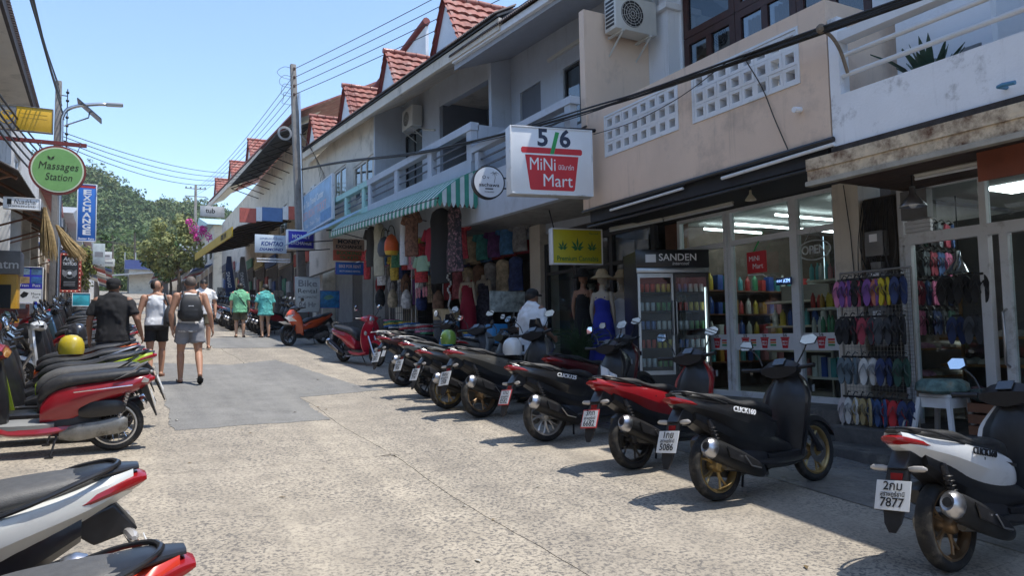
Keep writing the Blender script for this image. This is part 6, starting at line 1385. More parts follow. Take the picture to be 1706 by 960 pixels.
for z in (.2, .38): m = MB(); m.tube([(.2,.02,z),(.72,.02,z)], .014, 6); m.build('bracket', DARK, S)
text('sachawa', .085, (0,-.069,.23), (1,0,0), INK, S, bold=.01, extrude=.001, fit=.36); text('O v', .08, (-.06,-.069,.36), (1,0,0), INK, S, extrude=.001)
m = MB(); m.box(-.07,.07,-.069,-.067,.155,.175); m.build('print_bar', INK, S); text('THAILAND', .035, (0,-.069,.11), (1,0,0), INK, S, extrude=.001)
m = MB(); m.tube([(.09,-.068,.27),(.11,-.068,.36),(.10,-.068,.43)], .005, 4)
for a in range(6): m.tube([(.10,-.068,.43),(.10+.04*math.cos(a*1.05),-.068,.45+.02*math.sin(a*1.05)),(.10+.075*math.cos(a*1.05),-.068,.43+.03*math.sin(a*1.05))], .004, 4)
m.build('palm_print', GREYS, S)
CY = mat('cannabis_yellow', (.55,.50,.02), .45, var=.06); CG = mat('cannabis_green', (.02,.16,.05), .5)
S = sign('cannabis_sign', (6.97, 10.6, 3.25), .90, .58, 'yellow Premium Cannabis lightbox sign with three green leaves', CY, rz=R(-10), depth=.14, frame=SGW, fw=.02)
for x, k in ((-.27,.75), (0,1.0), (.27,.75)):
    for a, l in ((90,.20),(52,.175),(128,.175),(18,.13),(162,.13),(-14,.075),(194,.075)):
        a = R(a); l *= k; ux, uz = math.cos(a), math.sin(a); w = .022*k
        sflat(S, 'leaf_print', CG, [(x, .25), (x+ux*l*.5-uz*w, .25+uz*l*.5+ux*w), (x+ux*l, .25+uz*l), (x+ux*l*.5+uz*w, .25+uz*l*.5-ux*w)], .14)
stext(S, 'Premium Cannabis', .12, 0, .08, CG, .14, bold=.01, fit=.76); stext(S, 'The Leaf', .05, .30, .52, CG, .14)
m = MB(); m.tube([(-.4,0,.6),(-.4,.2,.95)], .012, 6); m.tube([(.4,0,.6),(.4,.2,.95)], .012, 6); m.build('hanger', DARK, S)
# money exchange and ticket signs, billboard
S = sign('money_exchange_sign', (5.95, 27.3, 5.45), .92, .62, 'blue MONEY EXCHANGE box sign on the utility pole', DBLUE, depth=.2, frame=SGW, fw=.05)
stext(S, 'MONEY', .20, 0, .42, SGW, .2, bold=.02, fit=.66); stext(S, 'EXCHANGE', .17, 0, .18, SGW, .2, bold=.02, fit=.74)
S = sign('diamond_shop_sign', (5.1, 28.4, 5.40), 1.15, .68, 'white KOHTAO DIAMOND sign with blue letters', mat('pale_blue_white', (.62,.70,.76), .4, var=.04), depth=.08)
NB = mat('navy_letters', (.02,.06,.25), .5); stext(S, 'แหลมเปไร้อน', .12, 0, .54, NB, fit=.8); stext(S, 'KOHTAO', .22, .03, .34, NB, bold=.035, shear=.2, fit=.8); stext(S, 'DIAMOND', .14, 0, .13, NB, bold=.03, shear=.2, fit=.85)
m = MB(); m.box(-.5,.7,0,.05,-.24,-.19); m.box(-.5,.7,0,.05,-.34,-.29); m.build('shelf_bars', ALU, S)
S = sign('booking_sign', (6.38, 22.5, 4.72), .98, .34, 'tan MONEY EXCHANGE board above the booking board', mat('tan_board', (.36,.22,.15), .6, var=.1), depth=.05)
stext(S, 'MONEY', .17, 0, .245, INK, .05, bold=.03, fit=.72); stext(S, 'EXCHANGE', .14, 0, .09, INK, .05, bold=.03, fit=.82)
S = sign('ticket_sign', (6.38, 22.5, 4.375), .98, .33, 'red BOOKING TICKETS board under the tan one', mat('red_board', (.45,.09,.05), .6, var=.1), depth=.05)
stext(S, 'BOOKING', .15, 0, .235, CG, .05, bold=.03, fit=.78); stext(S, 'TICKETS', .13, 0, .09, CG, .05, bold=.03, fit=.60)
S = sign('rental_sign', (6.41, 22.5, 3.97), .86, .36, 'small blue BIKE FOR RENT board below the ticket board', BLUE, depth=.05, frame=DBLUE, fw=.01)
stext(S, 'BIKE FOR RENT', .13, 0, .24, mat('pink_white', (.75,.62,.66), .5), .05, bold=.03, fit=.70); stext(S, 'MOTORBIKE RENTAL', .08, 0, .09, SGW, .05, bold=.02, fit=.66)
S = sign('tour_billboard', (6.2, 26.2, 6.45), 5.0, 1.42, 'large faded pale blue tour billboard on the balcony front', mat('faded_blue_print', (.30,.46,.62), .5, var=.25, scale=1.6), rz=R(-90), depth=.08, frame=ALU, fw=.04)
stext(S, 'Koh Tao Travel Center', .34, -.2, 1.02, SGW, bold=.015, fit=3.2); stext(S, 'SPEED BOAT TICKET', .40, -.1, .60, mat('faded_pink', (.62,.42,.46), .5), bold=.02, fit=3.8); stext(S, 'Ferry - Bus - Train - Tour', .22, -.6, .22, SGW, fit=3.0)
sflat(S, 'blue_panel', mat('mid_blue_print', (.10,.28,.52), .5, var=.2), [(1.0,.05),(2.4,.05),(2.4,.40),(1.0,.40)])
# canopy of corrugated blue sheet below the billboard
cp = root('blue_sheet_canopy', (6.2, 23.8, 5.4), 'faded blue corrugated canopy below the tour billboard', 'canopy')
m = MB(); sheetx(m, 20.95, 27.0, 5.3, 6.25, 4.95, 5.15, 5.5, 5.7, .16, .025); m.build('sheet', mat('faded_blue_tin', (.30,.42,.52), .5, var=.2, scale=3), cp, world=True)
for y in (21.2, 24, 26.8): m = MB(); m.tube([(5.35,y,4.93),(6.9,y,5.1)], .02, 6); m.build('bracket', DARK, cp, world=True)
S = sign('bike_rental_board', (5.45, 24, 3.24), .76, 1.1, 'white standing Bike Rental board with grey letters', mat('dirty_white_board', (.50,.52,.50), .6, var=.1), depth=.05, frame=STEEL, fw=.015)
stext(S, 'Bike', .30, 0, .90, GREYS, .05, bold=.02, fit=.6); stext(S, 'Rental', .2, 0, .66, INK, .05, fit=.6); stext(S, 'AUTOMATIC', .10, 0, .46, INK, .05, fit=.6); stext(S, '24 Hr', .22, 0, .22, GREYS, .05, bold=.03)
for x in (-.34,.34): m = MB(); m.box(x-.02,x+.02,-.02,.02,-.84,0); m.build('leg', STEEL, S)
S = sign('dive_poster', (6.18, 24.1, 3.10), .64, .54, 'blue underwater dive poster beside the rental board', mat('sea_print', (.03,.20,.42), .4, var=.6, scale=7), depth=.04, frame=DBLUE, fw=.012)
sflat(S, 'turtle_print', mat('sea_green_print', (.12,.30,.22), .5, var=.4, scale=20), [(-.2,.3),(-.1,.4),(.05,.42),(.18,.34),(.05,.28),(-.08,.24)], .04)
for x in (-.28,.28): m = MB(); m.box(x-.02,x+.02,-.02,.02,-.98,0); m.build('leg', STEEL, S)
# two feather flags
for (x, c_, c2, lab) in ((4.95, (.03,.05,.13), 'navy', 'narrow navy feather flag with white stripes under the yellow canopy'), (5.6, (.16,.16,.17), 'grey', 'wide grey feather flag with red tip under the yellow canopy')):
    F_ = root('feather_flag', (x+.55, 39.5, gz(39.5)), lab, 'flag'); m = MB(); m.tube([(0,0,0),(-.12,0,1.5),(-.34,0,3.1)], .02, 6); m.build('pole', STEEL, F_, smooth=60)
    pts = crom([(-.03,0,.7),(-.12,0,1.5),(-.22,0,2.3),(-.34,0,3.1)], 5); m = MB()
    for i in range(len(pts)-1):
        w0, w1 = .52-.012*i*i*.12, .52-.012*(i+1)**2*.12; a, b = pts[i], pts[i+1]; m.hexa([a,(a[0]-w0,.03*math.sin(i*.6),a[2]),(b[0]-w1,.03*math.sin(i*.6+.6),b[2]),b], [(a[0],.008,a[2]),(a[0]-w0,.008+.03*math.sin(i*.6),a[2]),(b[0]-w1,.008+.03*math.sin(i*.6+.6),b[2]),(b[0],.008,b[2])])
    m.build('cloth', mat('flag_'+c2, c_, .8, var=.15, scale=3), F_, smooth=60)
    text('DIVING', .24, (-.44,-.05,1.9), (-.14,0,1), SGW, F_, up=(-1,0,0), bold=.01)
    m = MB(); m.obox((0,0,.03), (.5,.5,.06)); m.build('base', DARK, F_)
# ------------------------------------------------------------------ minimart things
F_ = root('drinks_fridge', (7.52, 8.95, .80), 'tall black double door drinks fridge with SANDEN header', 'fridge', rz=R(-22))
def fp(nm, mm, fn, bevel=0, smooth=None): m = MB(); fn(m); return m.build(nm, mm, F_, smooth, bevel)
FB = mat('fridge_black', (.014,.014,.017), .35, var=.1, coat=.3); FS = mat('fridge_silver', (.45,.46,.47), .3, metal=.8)
w, d, h = .56, .36, 2.17
fp('cabinet', FB, lambda m: (m.box(-w,-w+.04,-d,d,.05,h), m.box(w-.04,w,-d,d,.05,h), m.box(-w+.041,w-.041,d-.04,d,.05,h), m.box(-w+.041,w-.041,-d,d-.041,.05,.32), m.box(-w+.041,w-.041,-d,d-.041,h-.30,h)))
fp('header', FB, lambda m: m.box(-w-.01,w+.01,-d-.03,-d-.002,h-.25,h+.02), .006)
text('SANDEN', .15, (.08,-d-.033,h-.10), (1,0,0), WINK, F_, bold=.012, fit=.58, extrude=.001); text('intercool', .07, (.12,-d-.033,h-.19), (1,0,0), WINK, F_, extrude=.001, shear=.2)
fp('header_swoosh', WINK, lambda m: (m.box(-.42,-.26,-d-.034,-d-.031,h-.17,h-.05),))
fp('header_trim', FS, lambda m: m.box(-w,w,-d-.03,-d-.002,h-.33,h-.255), .004)
for s in (-1, 0):
    x0, x1 = (-w+.01, -.005) if s < 0 else (.005, w-.01)
    dr = fp('door', FS if s < 0 else FB, lambda m: (m.box(x0,x0+.035,-d-.035,-d-.002,.32,h-.34), m.box(x1-.035,x1,-d-.035,-d-.002,.32,h-.34), m.box(x0+.035,x1-.035,-d-.035,-d-.002,.32,.38), m.box(x0+.035,x1-.035,-d-.035,-d-.002,h-.40,h-.34)))
    m = MB(); m.box(x0+.036,x1-.036,-d-.02,-d-.012,.381,h-.401); m.build('door_glass', GLASS, dr)
    m = MB(); hx_ = x1-.02 if s < 0 else x0+.02; m.tube([(hx_,-d-.035,.9),(hx_,-d-.07,.92),(hx_,-d-.07,1.4),(hx_,-d-.035,1.42)], .01, 6); m.build('handle', FS, dr)
fp('led_strip', emit('cool_led', (.8,.93,1), 1.0), lambda m: m.box(w-.065,w-.05,-d+.01,-d+.02,.5,h-.55))
for k in range(5): fp('shelf', DARK, lambda m: m.box(-w+.05,w-.05,-d+.02,d-.06,.42+k*.28,.435+k*.28))
CANC = [(.55,.56,.58),(.10,.28,.10),(.55,.08,.06),(.60,.48,.10),(.12,.2,.42),(.62,.62,.6)]
can = MB().lathe([(0,0),(.03,0),(.033,.01),(.033,.115),(.028,.125),(0,.125)], (0,0,0), 'z', 12)
cans = [MB().lathe([(0,0),(.03,0),(.033,.01),(.033,.115),(.028,.125),(0,.125)], (0,0,0), 'z', 12).mesh('drink_can', mat('can_%d' % i, c_, .3, metal=.3), 40) for i, c_ in enumerate(CANC)]
CN = ['silver','green','red','gold','blue','white']
import itertools
mwF = Matrix.Translation(F_.location) @ Matrix.Rotation(R(-22), 4, 'Z')
for k in range(5):
    for i in range(12):
        ci = (k*2+i//3) % 6; p = mwF @ Vector((-w+.1+i*.0845, -d+.08, .436+k*.28))
        o = bpy.data.objects.new('drink_can', cans[ci]); C.objects.link(o); o.location = p; tag(o, '%s drink can on a shelf of the black fridge' % CN[ci], 'can', '%s cans in the fridge' % CN[ci])
# window shelf of the minimart with bottles and boxes
SH = root('shop_shelf', (8.35, 6.52, .80), 'cream metal shelf unit with bottles behind the minimart window', 'shelf')
SHZ = (1.12, 1.70, 2.03, 2.40)
for z in SHZ: m = MB(); m.box(8.16,8.62,6.22,6.84,z-.03,z); m.build('shelf_board', CREAM, SH, world=True)
for y in (6.22, 6.82): m = MB(); m.box(8.60,8.63,y,y+.03,.81,2.9); m.build('upright', CREAM, SH, world=True)
m = MB(); m.box(8.632,8.64,6.22,6.84,.82,2.9); m.build('back_panel', ROOM, SH, world=True)
BC = [('teal',(.10,.38,.40)),('white',(.62,.64,.62)),('amber',(.50,.26,.05)),('pink',(.55,.25,.28)),('green',(.05,.28,.12)),('blue',(.04,.10,.38)),('yellow',(.60,.45,.05)),('red',(.5,.05,.05))]
bot = [MB().lathe([(0,0),(.028,0),(.03,.01),(.03,.12),(.024,.15),(.011,.165),(.011,.19),(0,.19)], (0,0,0), 'z', 12).mesh('bottle', mat('bottle_%s' % n_, c_, .3, coat=.3), 45) for n_, c_ in BC]
bx = [MB().box(-.03,.03,-.04,.04,0,.16).mesh('product_box', mat('carton_%s' % n_, c_, .5), None, .003) for n_, c_ in BC]
for z, ids, tall in ((SHZ[3],(0,1,0,3,1,4),1.15),(SHZ[2],(7,2,6,6,5,5),1.0),(SHZ[1],(1,4,4,4,1,0),1.2),(SHZ[0],(1,5,1,0,2,5),1.6)):
    n = 8
    for i in range(n):
        ci = ids[int(i*len(ids)/n)]; isb = z < 1.2 or (z == SHZ[2] and i > 3)
        o = bpy.data.objects.new('product_box' if isb else 'bottle', (bx if isb else bot)[ci]); C.objects.link(o); o.location = (8.22+.03*(i % 2), 6.79-i*.073, z+.001); o.scale = (1,1,tall*rnd.uniform(.9,1.1))
        tag(o, '%s %s on the minimart window shelf' % (BC[ci][0], 'carton' if isb else 'bottle'), 'carton' if isb else 'bottle', '%s goods on the window shelf' % BC[ci][0])
# deeper shelving, dim
for x, y0, y1 in ((9.6, 6.3, 8.9), (11.2, 6.0, 9.4)):
    G2 = root('shop_gondola', (x, (y0+y1)/2, .80), 'dim gondola shelf deep inside the minimart' if x < 10 else 'dim wall shelf at the back of the minimart', 'shelf')
    for z in (1.0, 1.4, 1.8, 2.2): m = MB(); m.box(x,x+.4,y0,y1,z,z+.03); m.build('shelf_board', ROOM if x > 10 else CREAM, G2, world=True)
    m = MB(); m.box(x+.4,x+.43,y0,y1,.81,2.5); m.build('back_panel', ROOM, G2, world=True)
    for z in (1.03, 1.43, 1.83):
        for i in range(int((y1-y0)/.16)):
            ci = rnd.randrange(8); o = bpy.data.objects.new('bottle', bot[ci]); C.objects.link(o); o.location = (x+.12, y0+.1+i*.16, z+.001); o.scale = (1.6,1.6,1.4); tag(o, '%s bottle on the dim inner shelves' % BC[ci][0], 'bottle', '%s bottles deep in the minimart' % BC[ci][0])
WS_ = root('wall_shelf', (9.8, 9.45, .80), 'long dark wall shelf with mixed goods inside the minimart', 'shelf')
for z in (1.25, 1.65, 2.05, 2.45): m = MB(); m.box(8.35,11.6,9.22,9.60,z-.025,z); m.build('shelf_board', BROWN, WS_, world=True)
for x in (8.35, 9.4, 10.5, 11.58): m = MB(); m.box(x-.02,x+.02,9.575,9.61,.81,2.75); m.build('upright', BROWN, WS_, world=True)
for z in (1.25, 1.65, 2.05, 2.45):
    for i in range(18):
        ci = rnd.randrange(8); isb = (i//3+int(z*10)) % 2; o = bpy.data.objects.new('product_box' if isb else 'bottle', (bx if isb else bot)[ci]); C.objects.link(o); o.location = (8.45+i*.172, 9.32, z+.001); k_ = rnd.uniform(1.2,1.6); o.scale = (k_*1.2,k_,k_)
        tag(o, '%s %s on the long wall shelf of the minimart' % (BC[ci][0], 'carton' if isb else 'bottle'), 'carton' if isb else 'bottle', '%s goods on the wall shelf' % BC[ci][0])
# window signs
S = sign('window_basket_sign', (7.88, 7.42, 2.70), .34, .30, 'small red MiNi Mart basket sign hung in the minimart window', RI, rz=R(-90), depth=.03)
stext(S, 'MiNi', .10, -.03, .20, SGW, .03); stext(S, 'Mart', .10, .03, .09, SGW, .03); m = MB(); m.tube([(-.05,0,.30),(.05,0,.44)], .012, 6); m.build('green_handle', MATS['sign_slash_green'], S); m = MB(); m.tube([(-.17,0,-.02),(.1,0,-.03),(.17,0,-.07)], .008, 6); m.build('white_trim', WINK, S)
S = sign('blue_window_sign', (7.9, 6.98, 2.40), .26, .10, 'small blue arrow sign in the minimart window', mat('dark_blue_panel', (.02,.05,.16), .4), rz=R(-90), depth=.02); stext(S, '<<< ATM', .075, 0, .05, emit('blue_led', (.25,.45,.9), 1.2), .02, fit=.22)
S = root('open_sign', (7.88, 6.46, 2.62), 'unlit oval neon OPEN sign hanging in the minimart window', 'sign', rz=R(-90))
m = MB(); m.tube([(.25*math.cos(2*PI*k/40), 0, .14+.125*math.sin(2*PI*k/40)) for k in range(41)], .009, 6); m.build('oval_tube', mat('unlit_neon', (.55,.57,.58), .3), S, smooth=60)
text('OPEN', .16, (0,-.006,.14), (1,0,0), MATS['unlit_neon'], S, fit=.36, extrude=.005)
for s in (-1,1): m = MB(); m.tube([(s*.15,0,.24),(s*.02,0,.42)], .003, 4); m.build('chain', STEEL, S)
# lamps and fittings below the balconies
def batten(p0, p1, label, lit=False):
    T = root('batten_light', p0, label, 'tube light'); p0, p1 = Vector(p0), Vector(p1); m = MB(); dv = p1-p0
    m.tube([(0,0,.04), tuple(dv+Vector((0,0,.04)))], .028, 4); m.build('case', MATS['tube_lamp_case'], T); m = MB(); m.tube([(0,0,0), tuple(dv)], .015, 8); m.build('tube', WHITE, T, smooth=60)
batten((7.55,7.5,3.50), (7.55,8.95,3.50), 'unlit white batten tube under the minimart soffit')
batten((7.55,9.0,3.50), (7.55,10.4,3.53), 'unlit white batten tube reaching over to the cannabis shop')
batten((7.2,3.4,3.24), (7.2,4.62,3.25), 'unlit tube light under the brown soffit of the sandal shop')
def pendant(p, label, r, h, mm, drop, name='pendant_lamp'):
    T = root(name, (p[0],p[1],p[2]), label, 'lamp'); m = MB(); m.lathe([(r*.2,h),(r*.25,h*.6),(r,0),(r*.97,-.01),(r*.2,h*.55)], (0,0,0), 'z', 24); m.build('shade', mm, T, smooth=60)
    m = MB(); m.tube([(0,0,h),(0,0,drop)], .008, 6); m.build('cord', BLACK, T); m = MB(); m.ball((0,0,.02), r*.35, 10, 8); m.build('bulb', WHITE, T, smooth=60)
pendant((7.2,4.66,2.98), 'small grey funnel lamp hanging below the brown soffit', .13, .2, STEEL, .33)
pendant((8.6,5.05,2.36), 'chrome bell shaped lamp inside the sandal shop', .17, .26, CHROME, .9)
pendant((7.0,6.65,3.38), 'clear glass bulb lamp below the black minimart soffit', .07, .12, mat('pale_glass_lamp', (.6,.55,.42), .2), .18)
# air conditioners
def aircon(loc, rz, label, w=.82, h=.56, d=.30, fan=True, name='air_conditioner'):
    T = root(name, loc, label, 'air conditioner', rz=rz); AC = mat('aircon_white', (.60,.60,.57), .45, var=.05, dirt=(.4,.38,.34), dirt_amt=.2)
    m = MB(); m.box(-w/2,w/2,0,d,0,h); m.build('case', AC, T, bevel=.02)
    m = MB(); m.lathe([(0,-.004),(.22,-.004),(.22,.01),(0,.01)], (-.08,0,h/2), 'y', 30); m.build('fan_opening', DARK, T)
    for q in range(5): m = MB(); m.lathe([(.045*q+.03,-.014),(.045*q+.036,-.014),(.045*q+.036,-.008),(.045*q+.03,-.008)], (-.08,0,h/2), 'y', 26, closed=True); m.build('grille_ring', AC, T)
    m = MB()
    for q in range(12): a = q*PI/6; m.tube([(-.08+.03*math.cos(a),-.010,h/2+.03*math.sin(a)),(-.08+.22*math.cos(a+.3),-.010,h/2+.22*math.sin(a+.3))], .003, 4)
    m.build('grille_spokes', AC, T)['kind'] = 'stuff'
    m = MB()
    for q in range(7): m.box(-w/2-.003,-w/2+.004,.04,d-.04,.06+q*.065,.10+q*.065)
    m.build('side_louvres', DARK, T)['kind'] = 'stuff'
    for x in (-w*.33, w*.33): m = MB(); m.box(x-.02,x+.02,-.02,d+.12,-.035,-.002); m.tube([(x,.0,-.03),(x,d+.1,-.32)], .016, 5); m.build('bracket', AC, T)
    return T
aircon((7.22,9.08,6.52), 0, 'white air conditioner unit on brackets against the beige fin wall')
aircon((7.62,20.6,8.05), R(-90), 'white air conditioner hung on the grey wall above the long balcony', .9, .62, .32)
aircon((6.75,29.0,7.3), R(-90), 'old air conditioner on the cream wall beside the utility pole', .8, .55, .28)
aircon((7.5,2.6,3.66), R(-90), 'air conditioner standing on the white balcony floor behind the plant', .9, .62, .32)
m = MB(); m.tube([(7.98,20.2,7.95),(7.98,19.3,7.7)], .03, 8); single(m, 'wall_lamp', MATS['tube_lamp_case'], 'short tube lamp on the grey wall below the air conditioner', 'lamp', smooth=50)
# balcony plant and things on the white balcony
T = root('agave_plant', (7.05, 4.3, 3.66), 'spiky dark green potted agave behind the white balcony rails', 'plant'); AG = mat('agave_green', (.05,.10,.07), .5, var=.3, scale=6)
m = MB(); m.lathe([(0,0),(.13,0),(.18,.3),(.16,.3),(.0,.26)], (0,0,0), 'z', 20); m.build('pot', mat('terracotta', (.32,.13,.08), .8, var=.15), T, smooth=40)
for k in range(26):
    a = k*2.4; t = .25+.65*(k/26); L_ = .42+.22*rnd.random(); pts = [Vector((0,0,.27)), Vector((math.cos(a)*L_*t*.5, math.sin(a)*L_*t*.5, .27+L_*.55)), Vector((math.cos(a)*L_*t*1.1, math.sin(a)*L_*t*1.1, .27+L_*(1.1-.35*t)))]
    m = MB(); sd = Vector((-math.sin(a), math.cos(a), 0)); lo = []
    for q, wv in zip(crom([tuple(p) for p in pts], 3), (.03,.036,.038,.036,.03,.018,.002)): q = Vector(q); lo.append([q-sd*wv, q+Vector((0,0,-.008)), q+sd*wv, q+Vector((0,0,.006))])
    m.loft(lo); m.build('leaf', AG, T, smooth=60)
m = MB(); m.lathe([(0,0),(.16,.02),(.24,.16),(.25,.18),(0,.19)], (7.3,3.15,4.33), 'z', 24); single(m, 'clay_basin', MATS['terracotta'], 'reddish clay basin resting on the balcony air conditioner', 'basin', smooth=50)
m = MB(); m.box(6.75,7.1,4.45,4.85,3.61,4.05); single(m, 'concrete_planter', CONC, 'grey concrete planter in the corner of the white balcony', 'planter', bevel=.01)
m = MB(); m.tube([(6.5,3.34,3.70),(6.38,3.34,3.69),(6.36,3.30,3.69),(6.36,3.2,3.68)], .018, 8); single(m, 'blue_pipe_stub', mat('blue_pvc', (.08,.25,.42), .5), 'short blue pipe sticking out of the white parapet', 'pipe', smooth=50)
T = root('cable_clamp', (6.3, 4.85, 4.3), 'rusty clamp and rope tying the cables to the balcony rail', 'clamp'); m = MB(); m.tube(crom([(-.13,0,.42),(-.02,-.03,.36),(.08,-.05,.22),(.2,-.03,.02)], 4), .018, 6); m.build('strap', mat('rusty_strap', (.2,.16,.12), .9, var=.4), T); m = MB(); m.ball((-.13,0,.43), .05, 8, 6); m.build('knot', MATS['rusty_strap'], T)
# electricity meters
T = root('meter_board', (7.96, 5.565, 1.3), 'column of electricity meters and tangled wires between the two shops', 'meters')
m = MB(); m.box(-.03,.012,-.20,.20,-.3,1.98); m.build('back_board', mat('blackened_board', (.05,.045,.04), .8, var=.4), T)
for k, z in enumerate((1.28, .82, .38)):
    m = MB(); m.box(-.15,-.032,-.12,.12,z,z+.30); b_ = m.build('meter', mat('meter_grey', (.17,.17,.17), .35, coat=.4), T, bevel=.015); m = MB(); m.box(-.155,-.151,-.05,.05,z+.17,z+.26); m.build('dial', WINK, b_); m = MB(); m.lathe([(0,-.10),(.07,-.10),(.08,-.05),(.08,-.02)], (-.09,0,z-.05), 'z', 14); m.build('terminal_cover', MATS['meter_grey'], b_, smooth=50)
m = MB()
for k in range(14): y = rnd.uniform(-.19,.19); m.tube(crom([(-.05,y,1.95),(-.1-.05*rnd.random(),y+rnd.uniform(-.1,.1),1.4),(-.07,y+rnd.uniform(-.1,.1),.8),(-.06,y+rnd.uniform(-.08,.08),.1)], 4), .007, 4)
m.build('wire_tangle', BLACK, T, smooth=60)['kind'] = 'stuff'
m = MB(); m.tube([(7.84,5.95,3.5),(7.86,5.9,2.9),(7.86,5.82,1.2)], .006, 5); single(m, 'hanging_wire', BLACK, 'thin black wire hanging down the cream pillar', 'wire')
# ------------------------------------------------------------------ flip flop rack
T = root('flip_flop_rack', (7.35, 5.25, .50), 'tall wire rack for flip flops on the dark stone steps', 'rack')
WR = mat('rack_wire', (.30,.29,.27), .4, metal=.6)
m = MB()
for k in range(22): m.tube([(.02,-.42+k*.04,.25),(.02,-.42+k*.04,1.86)], .0022, 4)
for k in range(40): m.tube([(.02,-.42,.25+k*.041),(.02,.42,.25+k*.041)], .0022, 4)
m.build('wire_mesh', WR, T)['kind'] = 'stuff'
for y in (-.43,.43): m = MB(); m.tube(crom([(0,y,1.87),(0,y,.6),(0,y,.02)], 2), .012, 8); m.build('post', WR, T, smooth=60)
m = MB(); m.tube([(0,-.43,1.87),(0,.43,1.87)], .012, 8); m.build('top_bar', WR, T, smooth=60)
for y in (-.36,.36): m = MB(); m.tube(crom([(0,y,.26),(-.12,y,.28),(-.17,y,.2),(-.17,y,.0)], 4), .010, 6); m.build('foot', WR, T, smooth=60)
FF = [('pink',(.60,.20,.36)),('purple',(.20,.08,.30)),('rose pink',(.62,.16,.30)),('black',(.02,.02,.022)),('dark red',(.35,.05,.08)),('orange brown',(.45,.16,.10)),('yellow',(.62,.50,.03)),('navy',(.03,.05,.14)),('charcoal',(.06,.065,.075)),('grey blue',(.14,.19,.22)),('grey',(.22,.24,.26)),('white',(.62,.62,.60)),('dark green',(.03,.08,.06)),('beige',(.42,.33,.16)),('blue',(.05,.10,.24)),('red',(.55,.03,.04)),('pale',(.55,.5,.5))]
def solep(t, k=1.0): # outline of a sole hanging heel down
    pts = []
    for q in range(16):
        a = 2*PI*q/16; y = math.sin(a)*(.046 if math.cos(a) > 0 else .036)*k; z = math.cos(a)*.125*k; pts.append((y, z))
    return pts
SOLE = {}
def flipflop(y, z, ci, x=7.27, turn=0):
    nm, c_ = FF[ci]; o = root('flip_flop_pair', (x, y, z-.336), '%s flip flop pair hanging on the wire rack' % nm, 'flip flops', '%s flip flops on the rack' % nm, rz=turn); o.scale = (1.2,1.2,1.2)
    if ci not in SOLE:
        sm = mat('foam_%d' % ci, c_, .75, var=.12, scale=12); dk = mat('strap_%d' % ci, [min(1, c*.45+.02) for c in c_], .5); a = MB().prism(solep(0), -.009, .009, 'x').mesh('sole', sm, 40)
        b = MB(); b.tube(crom([(-.01,0,.07),(-.04,.022,.02),(-.012,.036,-.035)], 3), .006, 5); b.tube(crom([(-.01,0,.07),(-.04,-.022,.02),(-.012,-.036,-.035)], 3), .006, 5)
        SOLE[ci] = (a, b.mesh('strap', dk, 60))
    for s in (-1, 1):
        for nm2, me in zip(('sole','strap'), SOLE[ci]):
            q = bpy.data.objects.new(nm2, me); C.objects.link(q); q.parent = o; q.location = (-.02*(s > 0), s*.036, .135); q.rotation_euler = (s*.05, 0, s*.30)
    m = MB(); m.box(-.02,.03,-.03,.03,.255,.275); m.tube([(0,0,.27),(.03,0,.31),(.06,0,.30)], .005, 5); m.build('hanger', BLACK, o)
rows = [(2.30,[0,1,2,3,4,1,5,6,3,7]), (1.88,[3,3,4,4,8,8,3,3]), (1.44,[9,9,10,11,11,7,3,12]), (1.00,[16,11,13,13,14,14,15,15,7])]
for z, ids in rows:
    n = len(ids)
    for i, ci in enumerate(ids): flipflop(5.64-.80*(i+.5)/n, z, ci, 7.26-.025*(i % 2), rnd.uniform(-.5,.3))
for i, ci in enumerate((3,7,3,8,3)): flipflop(4.82-.09*i, 2.30-.43*(i % 2), ci, 7.95, .2)
# stools, shoes and shelves of the sandal shop
def stool(x, y, z, label):
    T = root('plastic_stool', (x,y,z), label, 'stool'); m = MB(); m.box(-.16,.16,-.16,.16,.36,.40); m.build('seat', WHITE, T, bevel=.015)
    for sx in (-1,1):
        for sy in (-1,1): m = MB(); m.loft([[(sx*(.15+.05*(1-t))+dx*.02, sy*(.15+.05*(1-t))+dy*.02, .36*t) for dx, dy in ((-1,-1),(1,-1),(1,1),(-1,1))] for t in (0,1)]); m.build('leg', WHITE, T)
    for sx in (-1,1): m = MB(); m.box(sx*.155-.006,sx*.155+.006,-.13,.13,.26,.359); m.build('apron', WHITE, T); m = MB(); m.box(-.13,.13,sx*.155-.006,sx*.155+.006,.26,.359); m.build('apron', WHITE, T)
stool(7.45, 4.62, .66, 'white plastic stool with a patterned round pouffe on it')
m = MB(); m.lathe([(0,0),(.22,0),(.25,.03),(.24,.10),(.18,.14),(0,.145)], (7.45,4.62,1.062), 'z', 28); single(m, 'round_pouffe', mat('worn_teal_print', (.12,.20,.19), .9, var=.7, scale=9, dirt=(.30,.17,.08), dirt_amt=.4, dirt_scale=5), 'round teal and brown pouffe lying on the white stool', 'pouffe', smooth=50)
m = MB(); m.lathe([(0,0),(.20,0),(.25,.04),(.24,.11),(0,.14)], (7.55,4.12,1.0), 'z', 28); single(m, 'round_pouffe', mat('dark_teal_print', (.05,.08,.08), .9, var=.5, scale=9), 'dark round pouffe on the wooden crate by the shop door', 'pouffe', smooth=50)
T = root('wooden_crate', (7.55,4.12,.66), 'small wooden crate under the dark round pouffe', 'crate')
for z in (.02,.13,.24): m = MB(); m.box(-.2,.2,-.2,.2,z,z+.085); m.build('slat', BROWN, T)
T = root('shoe_shelf', (8.6, 4.6, .66), 'wooden shoe shelf behind the sandal shop door glass', 'shelf')
for z in (1.0, 1.32, 1.62): m = MB(); m.box(8.35,8.75,3.2,5.18,z-.03,z); m.build('shelf_board', mat('honey_wood', (.30,.16,.06), .6, var=.2), T, world=True)
